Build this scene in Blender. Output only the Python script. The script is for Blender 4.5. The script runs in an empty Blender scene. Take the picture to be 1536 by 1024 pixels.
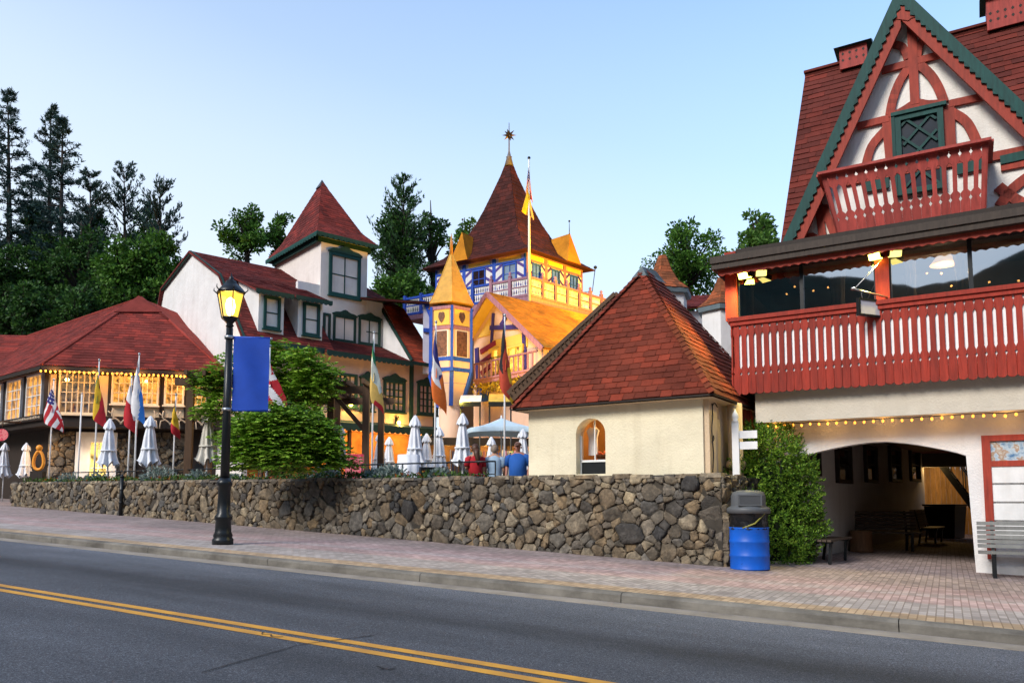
import bpy, math, random
from mathutils import Vector as V, Matrix
R = math.radians
random.seed(11)
SC = bpy.context.scene
COL = SC.collection
F, PITCH, HOR, CH = 1150.0, R(5), 750.0, 1.25
PPY = HOR - F * math.tan(PITCH)
CAM = V((0, 0, CH))
GR = .0326
RD, RN = V((-.87, .493, 0)), V((.493, .87, 0))


def ray(px, py):
    u, v = (px - 768) / F, (PPY - py) / F
    c, s = math.cos(PITCH), math.sin(PITCH)
    return V((u, c - v * s, s + v * c))


def at(px, py, d):
    r = ray(px, py)
    return CAM + r * (d / r.y)


def gz(x, y):
    return GR * (x * RD.x + y * RD.y)


def on_ground(px, py, off=0):
    r = ray(px, py)
    n = V((-GR * RD.x, -GR * RD.y, 1))
    k = (off - n.dot(CAM)) / n.dot(r)
    return CAM + r * k


def rp(s, t, off=0):
    p = RD * s + RN * t
    return V((p.x, p.y, GR * s + off))


class Fr:
    def __init__(s, o, ang):
        s.o = V((o[0], o[1], 0))
        s.ang = R(ang)
        s.a = V((math.cos(s.ang), math.sin(s.ang), 0))
        s.b = V((-math.sin(s.ang), math.cos(s.ang), 0))

    def p(s, u, t, z):
        q = s.o + s.a * u + s.b * t
        return V((q.x, q.y, z))

    def px(s, x, y, t=0):
        r = ray(x, y)
        k = (t - (CAM - s.o).dot(s.b)) / r.dot(s.b)
        q = CAM + r * k
        return ((q - s.o).dot(s.a), q.z)

    def pt(s, x, y, t=0):
        u, z = s.px(x, y, t)
        return s.p(u, t, z)

    def s_at(s, x, y, t=0):
        return s.px(x, y, t)[0]

    def t_at(s, x, y, u):
        """depth t at which the ray of a pixel meets the plane s = u"""
        r = ray(x, y)
        k = (u - (CAM - s.o).dot(s.a)) / r.dot(s.a)
        q = CAM + r * k
        return ((q - s.o).dot(s.b), q.z)


XF = {}


def world(o):
    m = Matrix.Identity(4)
    while o is not None:
        m = XF.get(o, Matrix.Identity(4)) @ m
        o = o.parent
    return m


def tag(o, label=None, cat=None, group=None, kind=None):
    if label: o['label'] = label
    if cat: o['category'] = cat
    if group: o['group'] = group
    if kind: o['kind'] = kind
    return o


def place(o, loc, rz=0, sc=1):
    o.location = loc
    o.rotation_euler = (0, 0, rz)
    o.scale = (sc, sc, sc)
    XF[o] = Matrix.Translation(V(loc)) @ Matrix.Rotation(rz, 4, 'Z') @ Matrix.Scale(sc, 4)


def thing(name, label, cat, loc=(0, 0, 0), rz=0, group=None):
    o = bpy.data.objects.new(name, None)
    o.empty_display_size = .2
    COL.objects.link(o)
    place(o, loc, rz)
    return tag(o, label, cat, group)


def dup(root, loc, rz=0, sc=1, label=None, group=None):
    r = root.copy()
    COL.objects.link(r)
    place(r, loc, rz, sc)
    if label: r['label'] = label
    if group: r['group'] = group
    for ch in list(root.children):
        c = ch.copy(); COL.objects.link(c); c.parent = r
        for g in list(ch.children):
            d = g.copy(); COL.objects.link(d); d.parent = c
    return r


class MB:
    """collects shapes in world coordinates; build() links them as ONE mesh object"""

    def __init__(s):
        s.v, s.f, s.m, s.cur, s.sm = [], [], [], 0, []

    def face(s, idx, smooth=False):
        s.f.append(tuple(idx)); s.m.append(s.cur); s.sm.append(smooth)

    def poly(s, pts):
        n = len(s.v)
        s.v += [tuple(p) for p in pts]
        s.face(range(n, n + len(pts)))
        return s

    def prism(s, pts, vec):
        n, k = len(s.v), len(pts)
        vec = V(vec)
        s.v += [tuple(p) for p in pts] + [tuple(V(p) + vec) for p in pts]
        s.face(range(n, n + k))
        s.face(reversed(range(n + k, n + 2 * k)))
        for i in range(k):
            j = (i + 1) % k
            s.face((n + j, n + i, n + k + i, n + k + j))
        return s

    def hexa(s, c):
        n = len(s.v)
        s.v += [tuple(p) for p in c]
        for q in ((0, 3, 2, 1), (4, 5, 6, 7), (0, 1, 5, 4), (1, 2, 6, 5), (2, 3, 7, 6), (3, 0, 4, 7)):
            s.face([n + i for i in q])
        return s

    def box(s, fr, s0, s1, t0, t1, z0, z1):
        return s.hexa([fr.p(s0, t0, z0), fr.p(s1, t0, z0), fr.p(s1, t1, z0), fr.p(s0, t1, z0),
                       fr.p(s0, t0, z1), fr.p(s1, t0, z1), fr.p(s1, t1, z1), fr.p(s0, t1, z1)])

    def bar(s, p, q, w, h, up=(0, 0, 1)):
        p, q = V(p), V(q)
        d = (q - p).normalized()
        x = d.cross(V(up))
        if x.length < 1e-4: x = d.cross(V((1, 0, 0)))
        x.normalize()
        y = x.cross(d)
        x, y = x * w / 2, y * h / 2
        return s.hexa([p - x - y, p + x - y, p + x + y, p - x + y, q - x - y, q + x - y, q + x + y, q - x + y])

    def tube(s, pts, r, n=8, cap=True, smooth=True):
        pts = [V(p) for p in pts]
        if not hasattr(r, '__len__'): r = [r] * len(pts)
        base = len(s.v)
        ref = None
        for i, p in enumerate(pts):
            d = (pts[min(i + 1, len(pts) - 1)] - pts[max(i - 1, 0)])
            d = d.normalized() if d.length > 1e-9 else V((0, 0, 1))
            if ref is None: ref = V((1, 0, 0)) if abs(d.x) < .8 else V((0, 1, 0))
            x = (ref - d * ref.dot(d)).normalized()
            y = d.cross(x)
            ref = x
            for k in range(n):
                a = 2 * math.pi * k / n
                s.v.append(tuple(p + (x * math.cos(a) + y * math.sin(a)) * r[i]))
        for i in range(len(pts) - 1):
            for k in range(n):
                a, b = base + i * n + k, base + i * n + (k + 1) % n
                s.face((a, b, b + n, a + n), smooth)
        if cap:
            s.face([base + k for k in reversed(range(n))])
            s.face([base + (len(pts) - 1) * n + k for k in range(n)])
        return s

    def lathe(s, c, prof, n=16, smooth=True, a0=0, sx=1, sy=1):
        c = V(c)
        base = len(s.v)
        for r, z in prof:
            for k in range(n):
                a = a0 + 2 * math.pi * k / n
                s.v.append((c.x + r * math.cos(a) * sx, c.y + r * math.sin(a) * sy, c.z + z))
        for i in range(len(prof) - 1):
            for k in range(n):
                a, b = base + i * n + k, base + i * n + (k + 1) % n
                s.face((a, b, b + n, a + n), smooth)
        s.face([base + k for k in reversed(range(n))])
        s.face([base + (len(prof) - 1) * n + k for k in range(n)])
        return s

    def ball(s, c, r, n=8, sz=1.0):
        m = max(3, n // 2)
        prof = [(r * math.sin(math.pi * i / m) + 1e-4, -r * sz * math.cos(math.pi * i / m)) for i in range(m + 1)]
        return s.lathe(c, prof, n)

    def slab(s, pts, th):
        """a roof plane: polygon pts (outer face) thickened downwards"""
        pts = [V(p) for p in pts]
        n = V((0, 0, 0))
        for i in range(len(pts)):
            n += pts[i].cross(pts[(i + 1) % len(pts)])
        n.normalize()
        if n.z < 0: n = -n
        return s.prism(pts, -n * th)

    def build_each(s, name, mats, parent, groups=None):
        """one object per loose shape (or per run of `groups` shapes)"""
        out, i = [], 0
        st = {}
        par = list(range(len(s.v)))
        def find(a):
            while par[a] != a: par[a] = par[par[a]]; a = par[a]
            return a
        for f in s.f:
            for k in f[1:]: par[find(f[0])] = find(k)
        order = []
        for fi, f in enumerate(s.f):
            r = find(f[0])
            if r not in st: st[r] = []; order.append(r)
            st[r].append(fi)
        if groups: order = [order[k:k + groups] for k in range(0, len(order), groups)]
        else: order = [[r] for r in order]
        for rs in order:
            m = MB(); mp = {}
            for r in rs:
                for fi in st[r]:
                    idx = []
                    for k in s.f[fi]:
                        if k not in mp: mp[k] = len(m.v); m.v.append(s.v[k])
                        idx.append(mp[k])
                    m.cur = s.m[fi]; m.face(idx, s.sm[fi])
            out.append(m.build(name, mats, parent))
        return out

    def build(s, name, mats, parent=None, origin=None, uv=True, kind=None):
        m = bpy.data.meshes.new(name)
        if parent is not None:
            inv = world(parent).inverted()
        else:
            inv = Matrix.Translation(-V(origin)) if origin is not None else Matrix.Identity(4)
        m.from_pydata([inv @ V(p) for p in s.v], [], s.f)
        if not isinstance(mats, (list, tuple)): mats = [mats]
        for x in mats: m.materials.append(x)
        m.polygons.foreach_set('material_index', s.m)
        m.polygons.foreach_set('use_smooth', s.sm)
        if uv and len(s.f) < 60000:
            l = m.uv_layers.new(name='UVMap').data
            zz = V((0, 0, 1))
            vs = m.vertices
            for p in m.polygons:
                nn = p.normal
                if abs(nn.z) > .999:
                    ua, va = V((1, 0, 0)), V((0, 1, 0))
                else:
                    ua = zz.cross(nn).normalized(); va = nn.cross(ua)
                for li in p.loop_indices:
                    co = vs[m.loops[li].vertex_index].co
                    l[li].uv = (co.dot(ua), co.dot(va))
        m.update()
        o = bpy.data.objects.new(name, m)
        COL.objects.link(o)
        if parent is not None:
            o.parent = parent
        elif origin is not None:
            place(o, origin)
        if kind: o['kind'] = kind
        return o


# ------------------------------------------------------------------ materials
class NT:
    def __init__(s, name):
        s.mat = bpy.data.materials.new(name)
        s.mat.use_nodes = True
        s.t = s.mat.node_tree
        s.bsdf = s.t.nodes['Principled BSDF']
        s.out = s.t.nodes['Material Output']
        s.tc = s.t.nodes.new('ShaderNodeTexCoord')

    def n(s, kind, **kw):
        nd = s.t.nodes.new('ShaderNode' + kind)
        for k, v in kw.items():
            if k in nd.inputs: nd.inputs[k].default_value = v
            else: setattr(nd, k, v)
        return nd

    def l(s, a, b): s.t.links.new(a, b)

    def coord(s, kind='Object', scale=(1, 1, 1), rot=(0, 0, 0)):
        mp = s.n('Mapping')
        mp.inputs['Scale'].default_value = scale
        mp.inputs['Rotation'].default_value = rot
        s.l(s.tc.outputs[kind], mp.inputs['Vector'])
        return mp.outputs[0]

    def noise(s, scale, detail=4, rough=.55, kind='Object', stretch=(1, 1, 1)):
        nd = s.n('TexNoise', Scale=scale, Detail=detail, Roughness=rough)
        s.l(s.coord(kind, stretch), nd.inputs['Vector'])
        return nd.outputs['Fac']

    def ramp(s, fac, stops):
        nd = s.n('ValToRGB')
        e = nd.color_ramp.elements
        while len(e) < len(stops): e.new(.5)
        for i, (p, c) in enumerate(stops):
            e[i].position = p
            e[i].color = (*c, 1) if hasattr(c, '__len__') else (c, c, c, 1)
        s.l(fac, nd.inputs[0])
        return nd.outputs[0]

    def mix(s, a, b, fac, mode='MIX'):
        nd = s.n('Mix', data_type='RGBA', blend_type=mode)
        for sock, v in ((nd.inputs[6], a), (nd.inputs[7], b), (nd.inputs[0], fac)):
            if hasattr(v, 'is_output'): s.l(v, sock)
            elif hasattr(v, '__len__'): sock.default_value = (*v, 1)
            else: sock.default_value = v
        return nd.outputs[2]

    def math(s, op, a, b=0.0):
        nd = s.n('Math', operation=op)
        for i, v in enumerate((a, b)):
            if hasattr(v, 'is_output'): s.l(v, nd.inputs[i])
            else: nd.inputs[i].default_value = v
        return nd.outputs[0]

    def color(s, c):
        if hasattr(c, 'is_output'): s.l(c, s.bsdf.inputs['Base Color'])
        else: s.bsdf.inputs['Base Color'].default_value = (*c, 1)

    def bump(s, h, strength=.4, dist=.02):
        b = s.n('Bump', Strength=strength, Distance=dist)
        s.l(h, b.inputs['Height'])
        s.l(b.outputs[0], s.bsdf.inputs['Normal'])

    def set(s, **kw):
        for k, v in kw.items():
            s.bsdf.inputs[k.replace('_', ' ')].default_value = v
        return s


MATS = {}


def paint(name, c, rough=.6, var=.18, scale=2.5, bump=.15, bscale=40, metal=0, stretch=(1, 1, 1), spec=.4, dirt=0, chip=0):
    if name in MATS: return MATS[name]
    t = NT(name)
    lo, hi = tuple(x * (1 - var) for x in c), tuple(min(1, x * (1 + var)) for x in c)
    col = t.ramp(t.noise(scale, 5, .6, stretch=stretch), [(.3, lo), (.7, hi)])
    if dirt:
        st = t.ramp(t.noise(1.3, 6, .65, stretch=(1.6, 1.6, .35)), [(.5, 0), (.78, 1)])
        col = t.mix(col, tuple(x * .5 * k for x, k in zip(c, (1, .95, .85))), t.math('MULTIPLY', st, dirt))
    if chip:
        ch = t.ramp(t.noise(7, 8, .7), [(.64, 0), (.68, 1)])
        col = t.mix(col, tuple(x * .35 for x in c), t.math('MULTIPLY', ch, chip))
    t.color(col)
    t.set(Roughness=rough, Metallic=metal)
    t.bsdf.inputs['Specular IOR Level'].default_value = spec
    if bump: t.bump(t.noise(bscale, 4, .6), bump, .01)
    MATS[name] = t.mat
    return t.mat


def shingle(name, c, var=.35, hue=(1.25, 1.0, .9)):
    """material of roofs built out of separate tabs: each tab its own tone"""
    if name in MATS: return MATS[name]
    t = NT(name)
    g = t.n('NewGeometry')
    lo = tuple(x * (1 - var) for x in c)
    hi = tuple(x * (1 + var) * h for x, h in zip(c, hue))
    col = t.ramp(g.outputs['Random Per Island'], [(0, lo), (.5, c), (1, hi)])
    wear = t.ramp(t.noise(.7, 7, .7), [(.32, .55), (.55, 1.0), (.72, 1.18)])
    col = t.mix(col, wear, 1.0, 'MULTIPLY')
    gr = t.ramp(t.noise(90, 2, .5), [(.3, .75), (.7, 1.2)])
    col = t.mix(col, gr, 1.0, 'MULTIPLY')
    t.color(col)
    t.set(Roughness=.9)
    t.bsdf.inputs['Specular IOR Level'].default_value = .2
    t.bump(t.noise(120, 3), .35, .006)
    MATS[name] = t.mat
    return t.mat


def leafmat(name, c, c2, var=.5, trans=.25):
    if name in MATS: return MATS[name]
    t = NT(name)
    g = t.n('NewGeometry')
    col = t.ramp(g.outputs['Random Per Island'], [(0, tuple(x * (1 - var) for x in c)), (.55, c), (1, c2)])
    t.color(col)
    t.set(Roughness=.6)
    t.bsdf.inputs['Specular IOR Level'].default_value = .25
    tr = t.n('BsdfTranslucent')
    t.l(col, tr.inputs['Color'])
    mx = t.n('MixShader')
    mx.inputs[0].default_value = trans
    t.l(t.bsdf.outputs[0], mx.inputs[1]); t.l(tr.outputs[0], mx.inputs[2])
    t.l(mx.outputs[0], t.out.inputs['Surface'])
    MATS[name] = t.mat
    return t.mat


def emit(name, c, k, noise=0):
    if name in MATS: return MATS[name]
    t = NT(name)
    t.color(tuple(min(x, .8) for x in c))
    t.bsdf.inputs['Emission Color'].default_value = (*c, 1)
    t.bsdf.inputs['Emission Strength'].default_value = k
    if noise:
        col = t.ramp(t.noise(noise, 3, .6), [(.35, tuple(x * .25 for x in c)), (.5, c), (.68, tuple(min(1.5, x * 1.5) for x in c))])
        t.l(col, t.bsdf.inputs['Emission Color'])
    MATS[name] = t.mat
    return t.mat


def clear_glass(name, tint=(.75, .8, .82), refl=.55):
    if name in MATS: return MATS[name]
    t = NT(name)
    tr = t.n('BsdfTransparent'); tr.inputs[0].default_value = (*tint, 1)
    gl = t.n('BsdfGlossy'); gl.inputs['Roughness'].default_value = .02
    gl.inputs['Color'].default_value = (.9, .95, 1, 1)
    fr = t.n('LayerWeight'); fr.inputs[0].default_value = refl
    mx = t.n('MixShader')
    t.l(fr.outputs['Fresnel'], mx.inputs[0])
    t.l(tr.outputs[0], mx.inputs[1]); t.l(gl.outputs[0], mx.inputs[2])
    b = t.n('Bump', Strength=.05, Distance=.02)
    t.l(t.noise(1.2, 2), b.inputs['Height'])
    t.l(b.outputs[0], gl.inputs['Normal'])
    t.l(mx.outputs[0], t.out.inputs['Surface'])
    MATS[name] = t.mat
    return t.mat


def lit_glass(name, c, k, through=.6):
    if name in MATS: return MATS[name]
    t = NT(name)
    tr = t.n('BsdfTransparent'); tr.inputs[0].default_value = (1, .95, .8, 1)
    em = t.n('Emission'); em.inputs[0].default_value = (*c, 1); em.inputs[1].default_value = k
    mx = t.n('MixShader'); mx.inputs[0].default_value = 1 - through
    t.l(tr.outputs[0], mx.inputs[1]); t.l(em.outputs[0], mx.inputs[2])
    t.l(mx.outputs[0], t.out.inputs['Surface'])
    MATS[name] = t.mat
    return t.mat


def dark_glass(name, c=(.02, .03, .035), glow=None, k=0, spec=1.0):
    if name in MATS: return MATS[name]
    t = NT(name)
    t.color(t.ramp(t.noise(2.2, 3), [(.35, c), (.7, tuple(x * 3 for x in c))]))
    t.set(Roughness=.04)
    t.bsdf.inputs['IOR'].default_value = 1.9
    t.bsdf.inputs['Specular IOR Level'].default_value = spec
    if glow:
        col = t.ramp(t.noise(3.5, 4, .65), [(.38, tuple(x * .05 for x in glow)), (.5, tuple(x * .6 for x in glow)), (.66, glow)])
        t.l(col, t.bsdf.inputs['Emission Color'])
        t.bsdf.inputs['Emission Strength'].default_value = k
    t.bump(t.noise(1.5, 2), .08, .02)
    MATS[name] = t.mat
    return t.mat


def stucco(name, c, dirt=.35, var=.05):
    if name in MATS: return MATS[name]
    t = NT(name)
    col = t.ramp(t.noise(.9, 6, .6), [(.3, tuple(x * (1 - var * 2) for x in c)), (.7, tuple(min(1, x * (1 + var)) for x in c))])
    st = t.ramp(t.noise(1.1, 7, .7, stretch=(2.2, 2.2, .3)), [(.5, 0), (.8, 1)])
    col = t.mix(col, (c[0] * .55, c[1] * .5, c[2] * .42), t.math('MULTIPLY', st, dirt))
    sp = t.ramp(t.noise(9, 8, .75), [(.66, 0), (.72, 1)])
    col = t.mix(col, (c[0] * .4, c[1] * .36, c[2] * .3), t.math('MULTIPLY', sp, dirt * .5))
    t.color(col)
    t.set(Roughness=.85)
    t.bsdf.inputs['Specular IOR Level'].default_value = .2
    h = t.math('ADD', t.noise(28, 5, .65), t.math('MULTIPLY', t.noise(3, 3), 1.5))
    t.bump(h, .5, .03)
    MATS[name] = t.mat
    return t.mat


def woodmat(name, c, rough=.65, var=.3, chip=.3):
    if name in MATS: return MATS[name]
    t = NT(name)
    g = t.n('NewGeometry')
    grain = t.noise(6, 6, .65, stretch=(3, 3, .4))
    col = t.ramp(grain, [(.3, tuple(x * (1 - var) for x in c)), (.7, tuple(x * (1 + var) for x in c))])
    rnd = t.ramp(g.outputs['Random Per Island'], [(0, .78), (1, 1.18)])
    col = t.mix(col, rnd, 1.0, 'MULTIPLY')
    ch = t.ramp(t.noise(11, 8, .75), [(.63, 0), (.7, 1)])
    col = t.mix(col, tuple(x * .4 + .01 for x in c), t.math('MULTIPLY', ch, chip))
    t.color(col)
    t.set(Roughness=rough)
    t.bsdf.inputs['Specular IOR Level'].default_value = .3
    t.bump(grain, .25, .01)
    MATS[name] = t.mat
    return t.mat


# palette
white_st = stucco('white_stucco', (.74, .73, .72), .35)
cream_st = stucco('cream_stucco', (.80, .72, .52), .42, .07)
gable_st = stucco('gable_stucco', (.82, .79, .74), .5)
pink_st = stucco('pink_stucco', (.74, .50, .40), .25)
tan_st = stucco('tan_stucco', (.66, .50, .33), .3)
beam_st = stucco('beam_stucco', (.62, .56, .46), .2)
red_wood = woodmat('red_painted_wood', (.27, .034, .018))
redder = woodmat('red_balcony_wood', (.27, .024, .011), chip=.3)
coral = woodmat('coral_balcony_wood', (.31, .042, .032), chip=.35)
brown_wood = woodmat('brown_wood', (.085, .045, .022))
dark_wood = woodmat('dark_wood', (.022, .014, .010))
fascia_w = woodmat('weathered_fascia', (.045, .032, .024))
bench_w = woodmat('grey_bench_wood', (.16, .16, .15), var=.2)
old_bench = woodmat('brown_bench_wood', (.07, .05, .035))
green_trim = woodmat('green_trim', (.006, .050, .044), chip=.25)
dgreen = woodmat('dark_green_trim', (.012, .045, .035), chip=.2)
wframe = paint('white_frame_paint', (.7, .7, .68), .5, .1)
roof_hut = shingle('rust_shingles', (.165, .034, .018), .24)
roof_red = shingle('wine_shingles', (.15, .028, .024), .25)
roof_left = shingle('brick_red_shingles', (.20, .036, .028), .25)
roof_main = shingle('brown_red_shingles', (.115, .026, .019), .2)
black_m = paint('black_metal', (.012, .014, .016), .35, .2, metal=.2, bump=.05)
grey_pl = paint('grey_plastic', (.085, .09, .095), .5, .12, bump=.06)
blue_pl = paint('blue_barrel', (.003, .095, .50), .42, .15, bump=.08, chip=.6, dirt=.4)
blue_cl = paint('blue_banner_cloth', (.010, .065, .42), .75, .12, bump=.2, bscale=200)
white_cl = paint('white_canvas', (.72, .74, .78), .85, .12, scale=5, bump=.25, bscale=60)
cream_cl = paint('cream_canvas', (.62, .58, .50), .85, .12, scale=5, bump=.25, bscale=60)
steel = paint('brushed_steel', (.45, .46, .47), .35, .1, metal=.9, bump=.05)
white_pt = paint('white_paint', (.75, .75, .74), .5, .1, dirt=.4)
bulb = emit('warm_bulb', (1.0, .34, .04), 1.3)
lamp_glow = emit('lamp_glass_glow', (1.0, .78, .32), 9)
flood_em = emit('flood_lens_glow', (1.0, .88, .12), 6)


# ------------------------------------------------------------------ building blocks
def interp(a, b, f): return a + (b - a) * f


def tabs(mb, poly, rows_h, tab_w, th=.018, jitter=.25):
    """shingle tabs over a convex planar polygon: real overlapping pieces"""
    P = [V(p) for p in poly]
    n = V((0, 0, 0))
    for i in range(len(P)):
        n += P[i].cross(P[(i + 1) % len(P)])
    n.normalize()
    if n.z < 0: n = -n
    ua = V((0, 0, 1)).cross(n).normalized()
    va = n.cross(ua)
    o = P[0]
    Q = [((p - o).dot(ua), (p - o).dot(va)) for p in P]
    v0, v1 = min(q[1] for q in Q), max(q[1] for q in Q)
    rows = max(1, round((v1 - v0) / rows_h))
    rh = (v1 - v0) / rows

    def span(v):
        v = min(max(v, v0 + 1e-4), v1 - 1e-4)
        xs = []
        for i in range(len(Q)):
            (x0, y0), (x1, y1) = Q[i], Q[(i + 1) % len(Q)]
            if (y0 - v) * (y1 - v) <= 0 and abs(y1 - y0) > 1e-9:
                xs.append(x0 + (x1 - x0) * (v - y0) / (y1 - y0))
        return (min(xs), max(xs)) if xs else (0, 0)

    def w(u, v, h): return o + ua * u + va * v + n * h

    for r in range(rows):
        va0, va1 = v0 + r * rh, v0 + (r + 1) * rh
        l0, r0 = span(va0)
        l1, r1 = span(va1)
        if r0 - l0 < .02: continue
        off = (r % 2) * .5 + random.uniform(-.15, .15)
        cuts = [l0]
        u = (math.floor(l0 / tab_w) + off) * tab_w
        while u < r0 - .25 * tab_w:
            if u > l0 + .25 * tab_w: cuts.append(u + random.uniform(-jitter, jitter) * tab_w * .3)
            u += tab_w
        cuts.append(r0)
        for i in range(len(cuts) - 1):
            a, b = cuts[i], cuts[i + 1]
            f0 = (a - l0) / (r0 - l0); f1 = (b - l0) / (r0 - l0)
            ta = l1 if i == 0 else min(max(a, l1), r1)
            tb = r1 if i == len(cuts) - 2 else min(max(b, l1), r1)
            lift = th * random.uniform(.7, 1.3)
            drop = rh * random.choice((0, 0, 0, .08, .12))
            g = min(.006, (b - a) * .04)
            k = len(mb.v)
            mb.v += [tuple(w(a + g, va0 - drop, lift)), tuple(w(b - g, va0 - drop, lift)), tuple(w(tb - g, va1, .004)), tuple(w(ta + g, va1, .004)),
                     tuple(w(a + g, va0 - drop, .0)), tuple(w(b - g, va0 - drop, .0))]
            mb.face((k, k + 1, k + 2, k + 3))
            mb.face((k + 4, k + 5, k + 1, k))


def roof_plane(mb, poly, rh=.14, tw=.32, th=.016, thick=.08, dense=True):
    mb.slab(poly, thick)
    if dense: tabs(mb, poly, rh, tw, th)


def ribbon(mb, pts, w, nrm, depth):
    """a flat strip of width w following pts (coplanar, normal nrm), extruded by depth along nrm"""
    pts = [V(p) for p in pts]
    nrm = V(nrm).normalized()
    L, Rr = [], []
    for i, p in enumerate(pts):
        d = (pts[min(i + 1, len(pts) - 1)] - pts[max(i - 1, 0)]).normalized()
        x = d.cross(nrm).normalized() * (w[i] if hasattr(w, '__len__') else w) / 2
        L.append(p + x); Rr.append(p - x)
    for i in range(len(pts) - 1):
        mb.hexa([L[i], Rr[i], Rr[i + 1], L[i + 1]] + [q + nrm * depth for q in (L[i], Rr[i], Rr[i + 1], L[i + 1])])


def curve(pts, n=4):
    """Catmull-Rom through pts"""
    pts = [V(p) for p in pts]
    out = []
    for i in range(len(pts) - 1):
        p0, p1, p2, p3 = pts[max(i - 1, 0)], pts[i], pts[i + 1], pts[min(i + 2, len(pts) - 1)]
        for k in range(n):
            t = k / n
            out.append(.5 * ((2 * p1) + (p2 - p0) * t + (2 * p0 - 5 * p1 + 4 * p2 - p3) * t * t + (3 * p1 - p0 - 3 * p2 + p3) * t ** 3))
    out.append(pts[-1])
    return out


def window(root, fr, s0, s1, z0, z1, t, fmat, gmat, cols=2, rows=2, fw=.09, mw=.03, dep=.08, sill=True, crest=False, name='window', split=None):
    f = MB()
    f.box(fr, s0, s0 + fw, t - dep, t + .05, z0, z1)
    f.box(fr, s1 - fw, s1, t - dep, t + .05, z0, z1)
    f.box(fr, s0 + fw, s1 - fw, t - dep, t + .05, z0, z0 + fw)
    f.box(fr, s0 + fw, s1 - fw, t - dep, t + .05, z1 - fw, z1)
    for i in range(1, cols):
        x = interp(s0 + fw, s1 - fw, i / cols)
        w = mw * (2.2 if split and i == split else 1)
        f.box(fr, x - w / 2, x + w / 2, t - dep * .6, t + .03, z0 + fw, z1 - fw)
    for j in range(1, rows):
        z = interp(z0 + fw, z1 - fw, j / rows)
        f.box(fr, s0 + fw, s1 - fw, t - dep * .55, t + .025, z - mw / 2, z + mw / 2)
    if sill: f.box(fr, s0 - .05, s1 + .05, t - dep - .06, t - .002, z0 - .07, z0 - .003)
    if crest:
        m, h, w = (s0 + s1) / 2, crest, (s1 - s0)
        pr = [(s0 - .06, 0), (s1 + .06, 0), (s1 + .06, h * .25)]
        for k in range(1, 12):
            x = 1 - k / 12
            pr.append((s0 + w * x, h * (.35 + .65 * max(0, math.cos((x - .5) * math.pi * 1.0)) ** 1 * (1 - .35 * math.cos((x - .5) * 4 * math.pi + math.pi)))))
        pr.append((s0 - .06, h * .25))
        f.prism([fr.p(x, t - dep - .03, z1 + .003 + y) for x, y in pr], fr.b * (dep + .02))
    w = f.build(name, fmat, root)
    g = MB()
    g.poly([fr.p(s0 + fw, t, z0 + fw), fr.p(s1 - fw, t, z0 + fw), fr.p(s1 - fw, t, z1 - fw), fr.p(s0 + fw, t, z1 - fw)])
    g.build('pane', gmat, w)
    return w


def point_light(name, loc, col, power, r=.08, parent=None):
    l = bpy.data.lights.new(name, 'POINT')
    l.color, l.energy, l.shadow_soft_size = col, power, r
    o = bpy.data.objects.new(name, l)
    COL.objects.link(o)
    if parent is not None:
        o.parent = parent
        o.location = world(parent).inverted() @ V(loc)
    else:
        o.location = loc
    return o


def spot_light(name, loc, target, col, power, angle=70, blend=.6, r=.15, parent=None):
    l = bpy.data.lights.new(name, 'SPOT')
    l.color, l.energy, l.shadow_soft_size, l.spot_size, l.spot_blend = col, power, r, R(angle), blend
    o = bpy.data.objects.new(name, l)
    COL.objects.link(o)
    d = V(target) - V(loc)
    m = Matrix.Translation(V(loc)) @ d.to_track_quat('-Z', 'Y').to_matrix().to_4x4()
    if parent is not None:
        o.parent = parent
        m = world(parent).inverted() @ m
    o.matrix_local = m
    return o


def leaf(mb, p, d, n, L, W):
    """one leaf: a bent diamond at p pointing along d"""
    d = d.normalized()
    x = d.cross(n)
    if x.length < 1e-4: x = d.cross(V((.3, .5, .8)))
    x = x.normalized() * W / 2
    k = len(mb.v)
    mb.v += [tuple(p), tuple(p + d * L * .5 + x), tuple(p + d * L), tuple(p + d * L * .5 - x)]
    mb.face((k, k + 1, k + 2, k + 3))


def rdir():
    z = random.uniform(-1, 1); a = random.uniform(0, 2 * math.pi)
    r = math.sqrt(1 - z * z)
    return V((r * math.cos(a), r * math.sin(a), z))


def blob_leaves(mb, c, rad, n, size, shell=.55, droop=.0, up=.3):
    c = V(c)
    for _ in range(n):
        u = rdir()
        k = random.uniform(shell, 1.08) if random.random() < .8 else random.uniform(.2, shell)
        p = c + V((u.x * rad[0], u.y * rad[1], u.z * rad[2])) * k
        d = (u * .7 + rdir() * .8 + V((0, 0, up - droop))).normalized()
        s = size * random.uniform(.6, 1.35)
        leaf(mb, p, d, rdir(), s, s * .6)
# ------------------------------------------------------------------ camera, sky, sun
cam_d = bpy.data.cameras.new('camera')
cam = bpy.data.objects.new('camera', cam_d)
COL.objects.link(cam)
cam.location = CAM
cam.rotation_euler = (R(90) + PITCH, 0, 0)
cam_d.sensor_width = 36
cam_d.lens = 36 * F / 1536
cam_d.shift_y = (PPY - 512) / 1536
cam_d.clip_end = 3000
SC.camera = cam

wd = bpy.data.worlds.new('World')
SC.world = wd
wd.use_nodes = True
wt = wd.node_tree
bg = wt.nodes['Background']
sky = wt.nodes.new('ShaderNodeTexSky')
sky.sky_type = 'NISHITA'
sky.sun_disc = False
SUN_EL, SUN_AZ = 13, 226          # azimuth clockwise from +y: low on the left, behind the camera
sky.sun_elevation = R(SUN_EL)
sky.sun_rotation = R(SUN_AZ)
sky.air_density = 1.0
sky.dust_density = .4
sky.ozone_density = 3.5
bg.inputs['Strength'].default_value = .15
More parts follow.
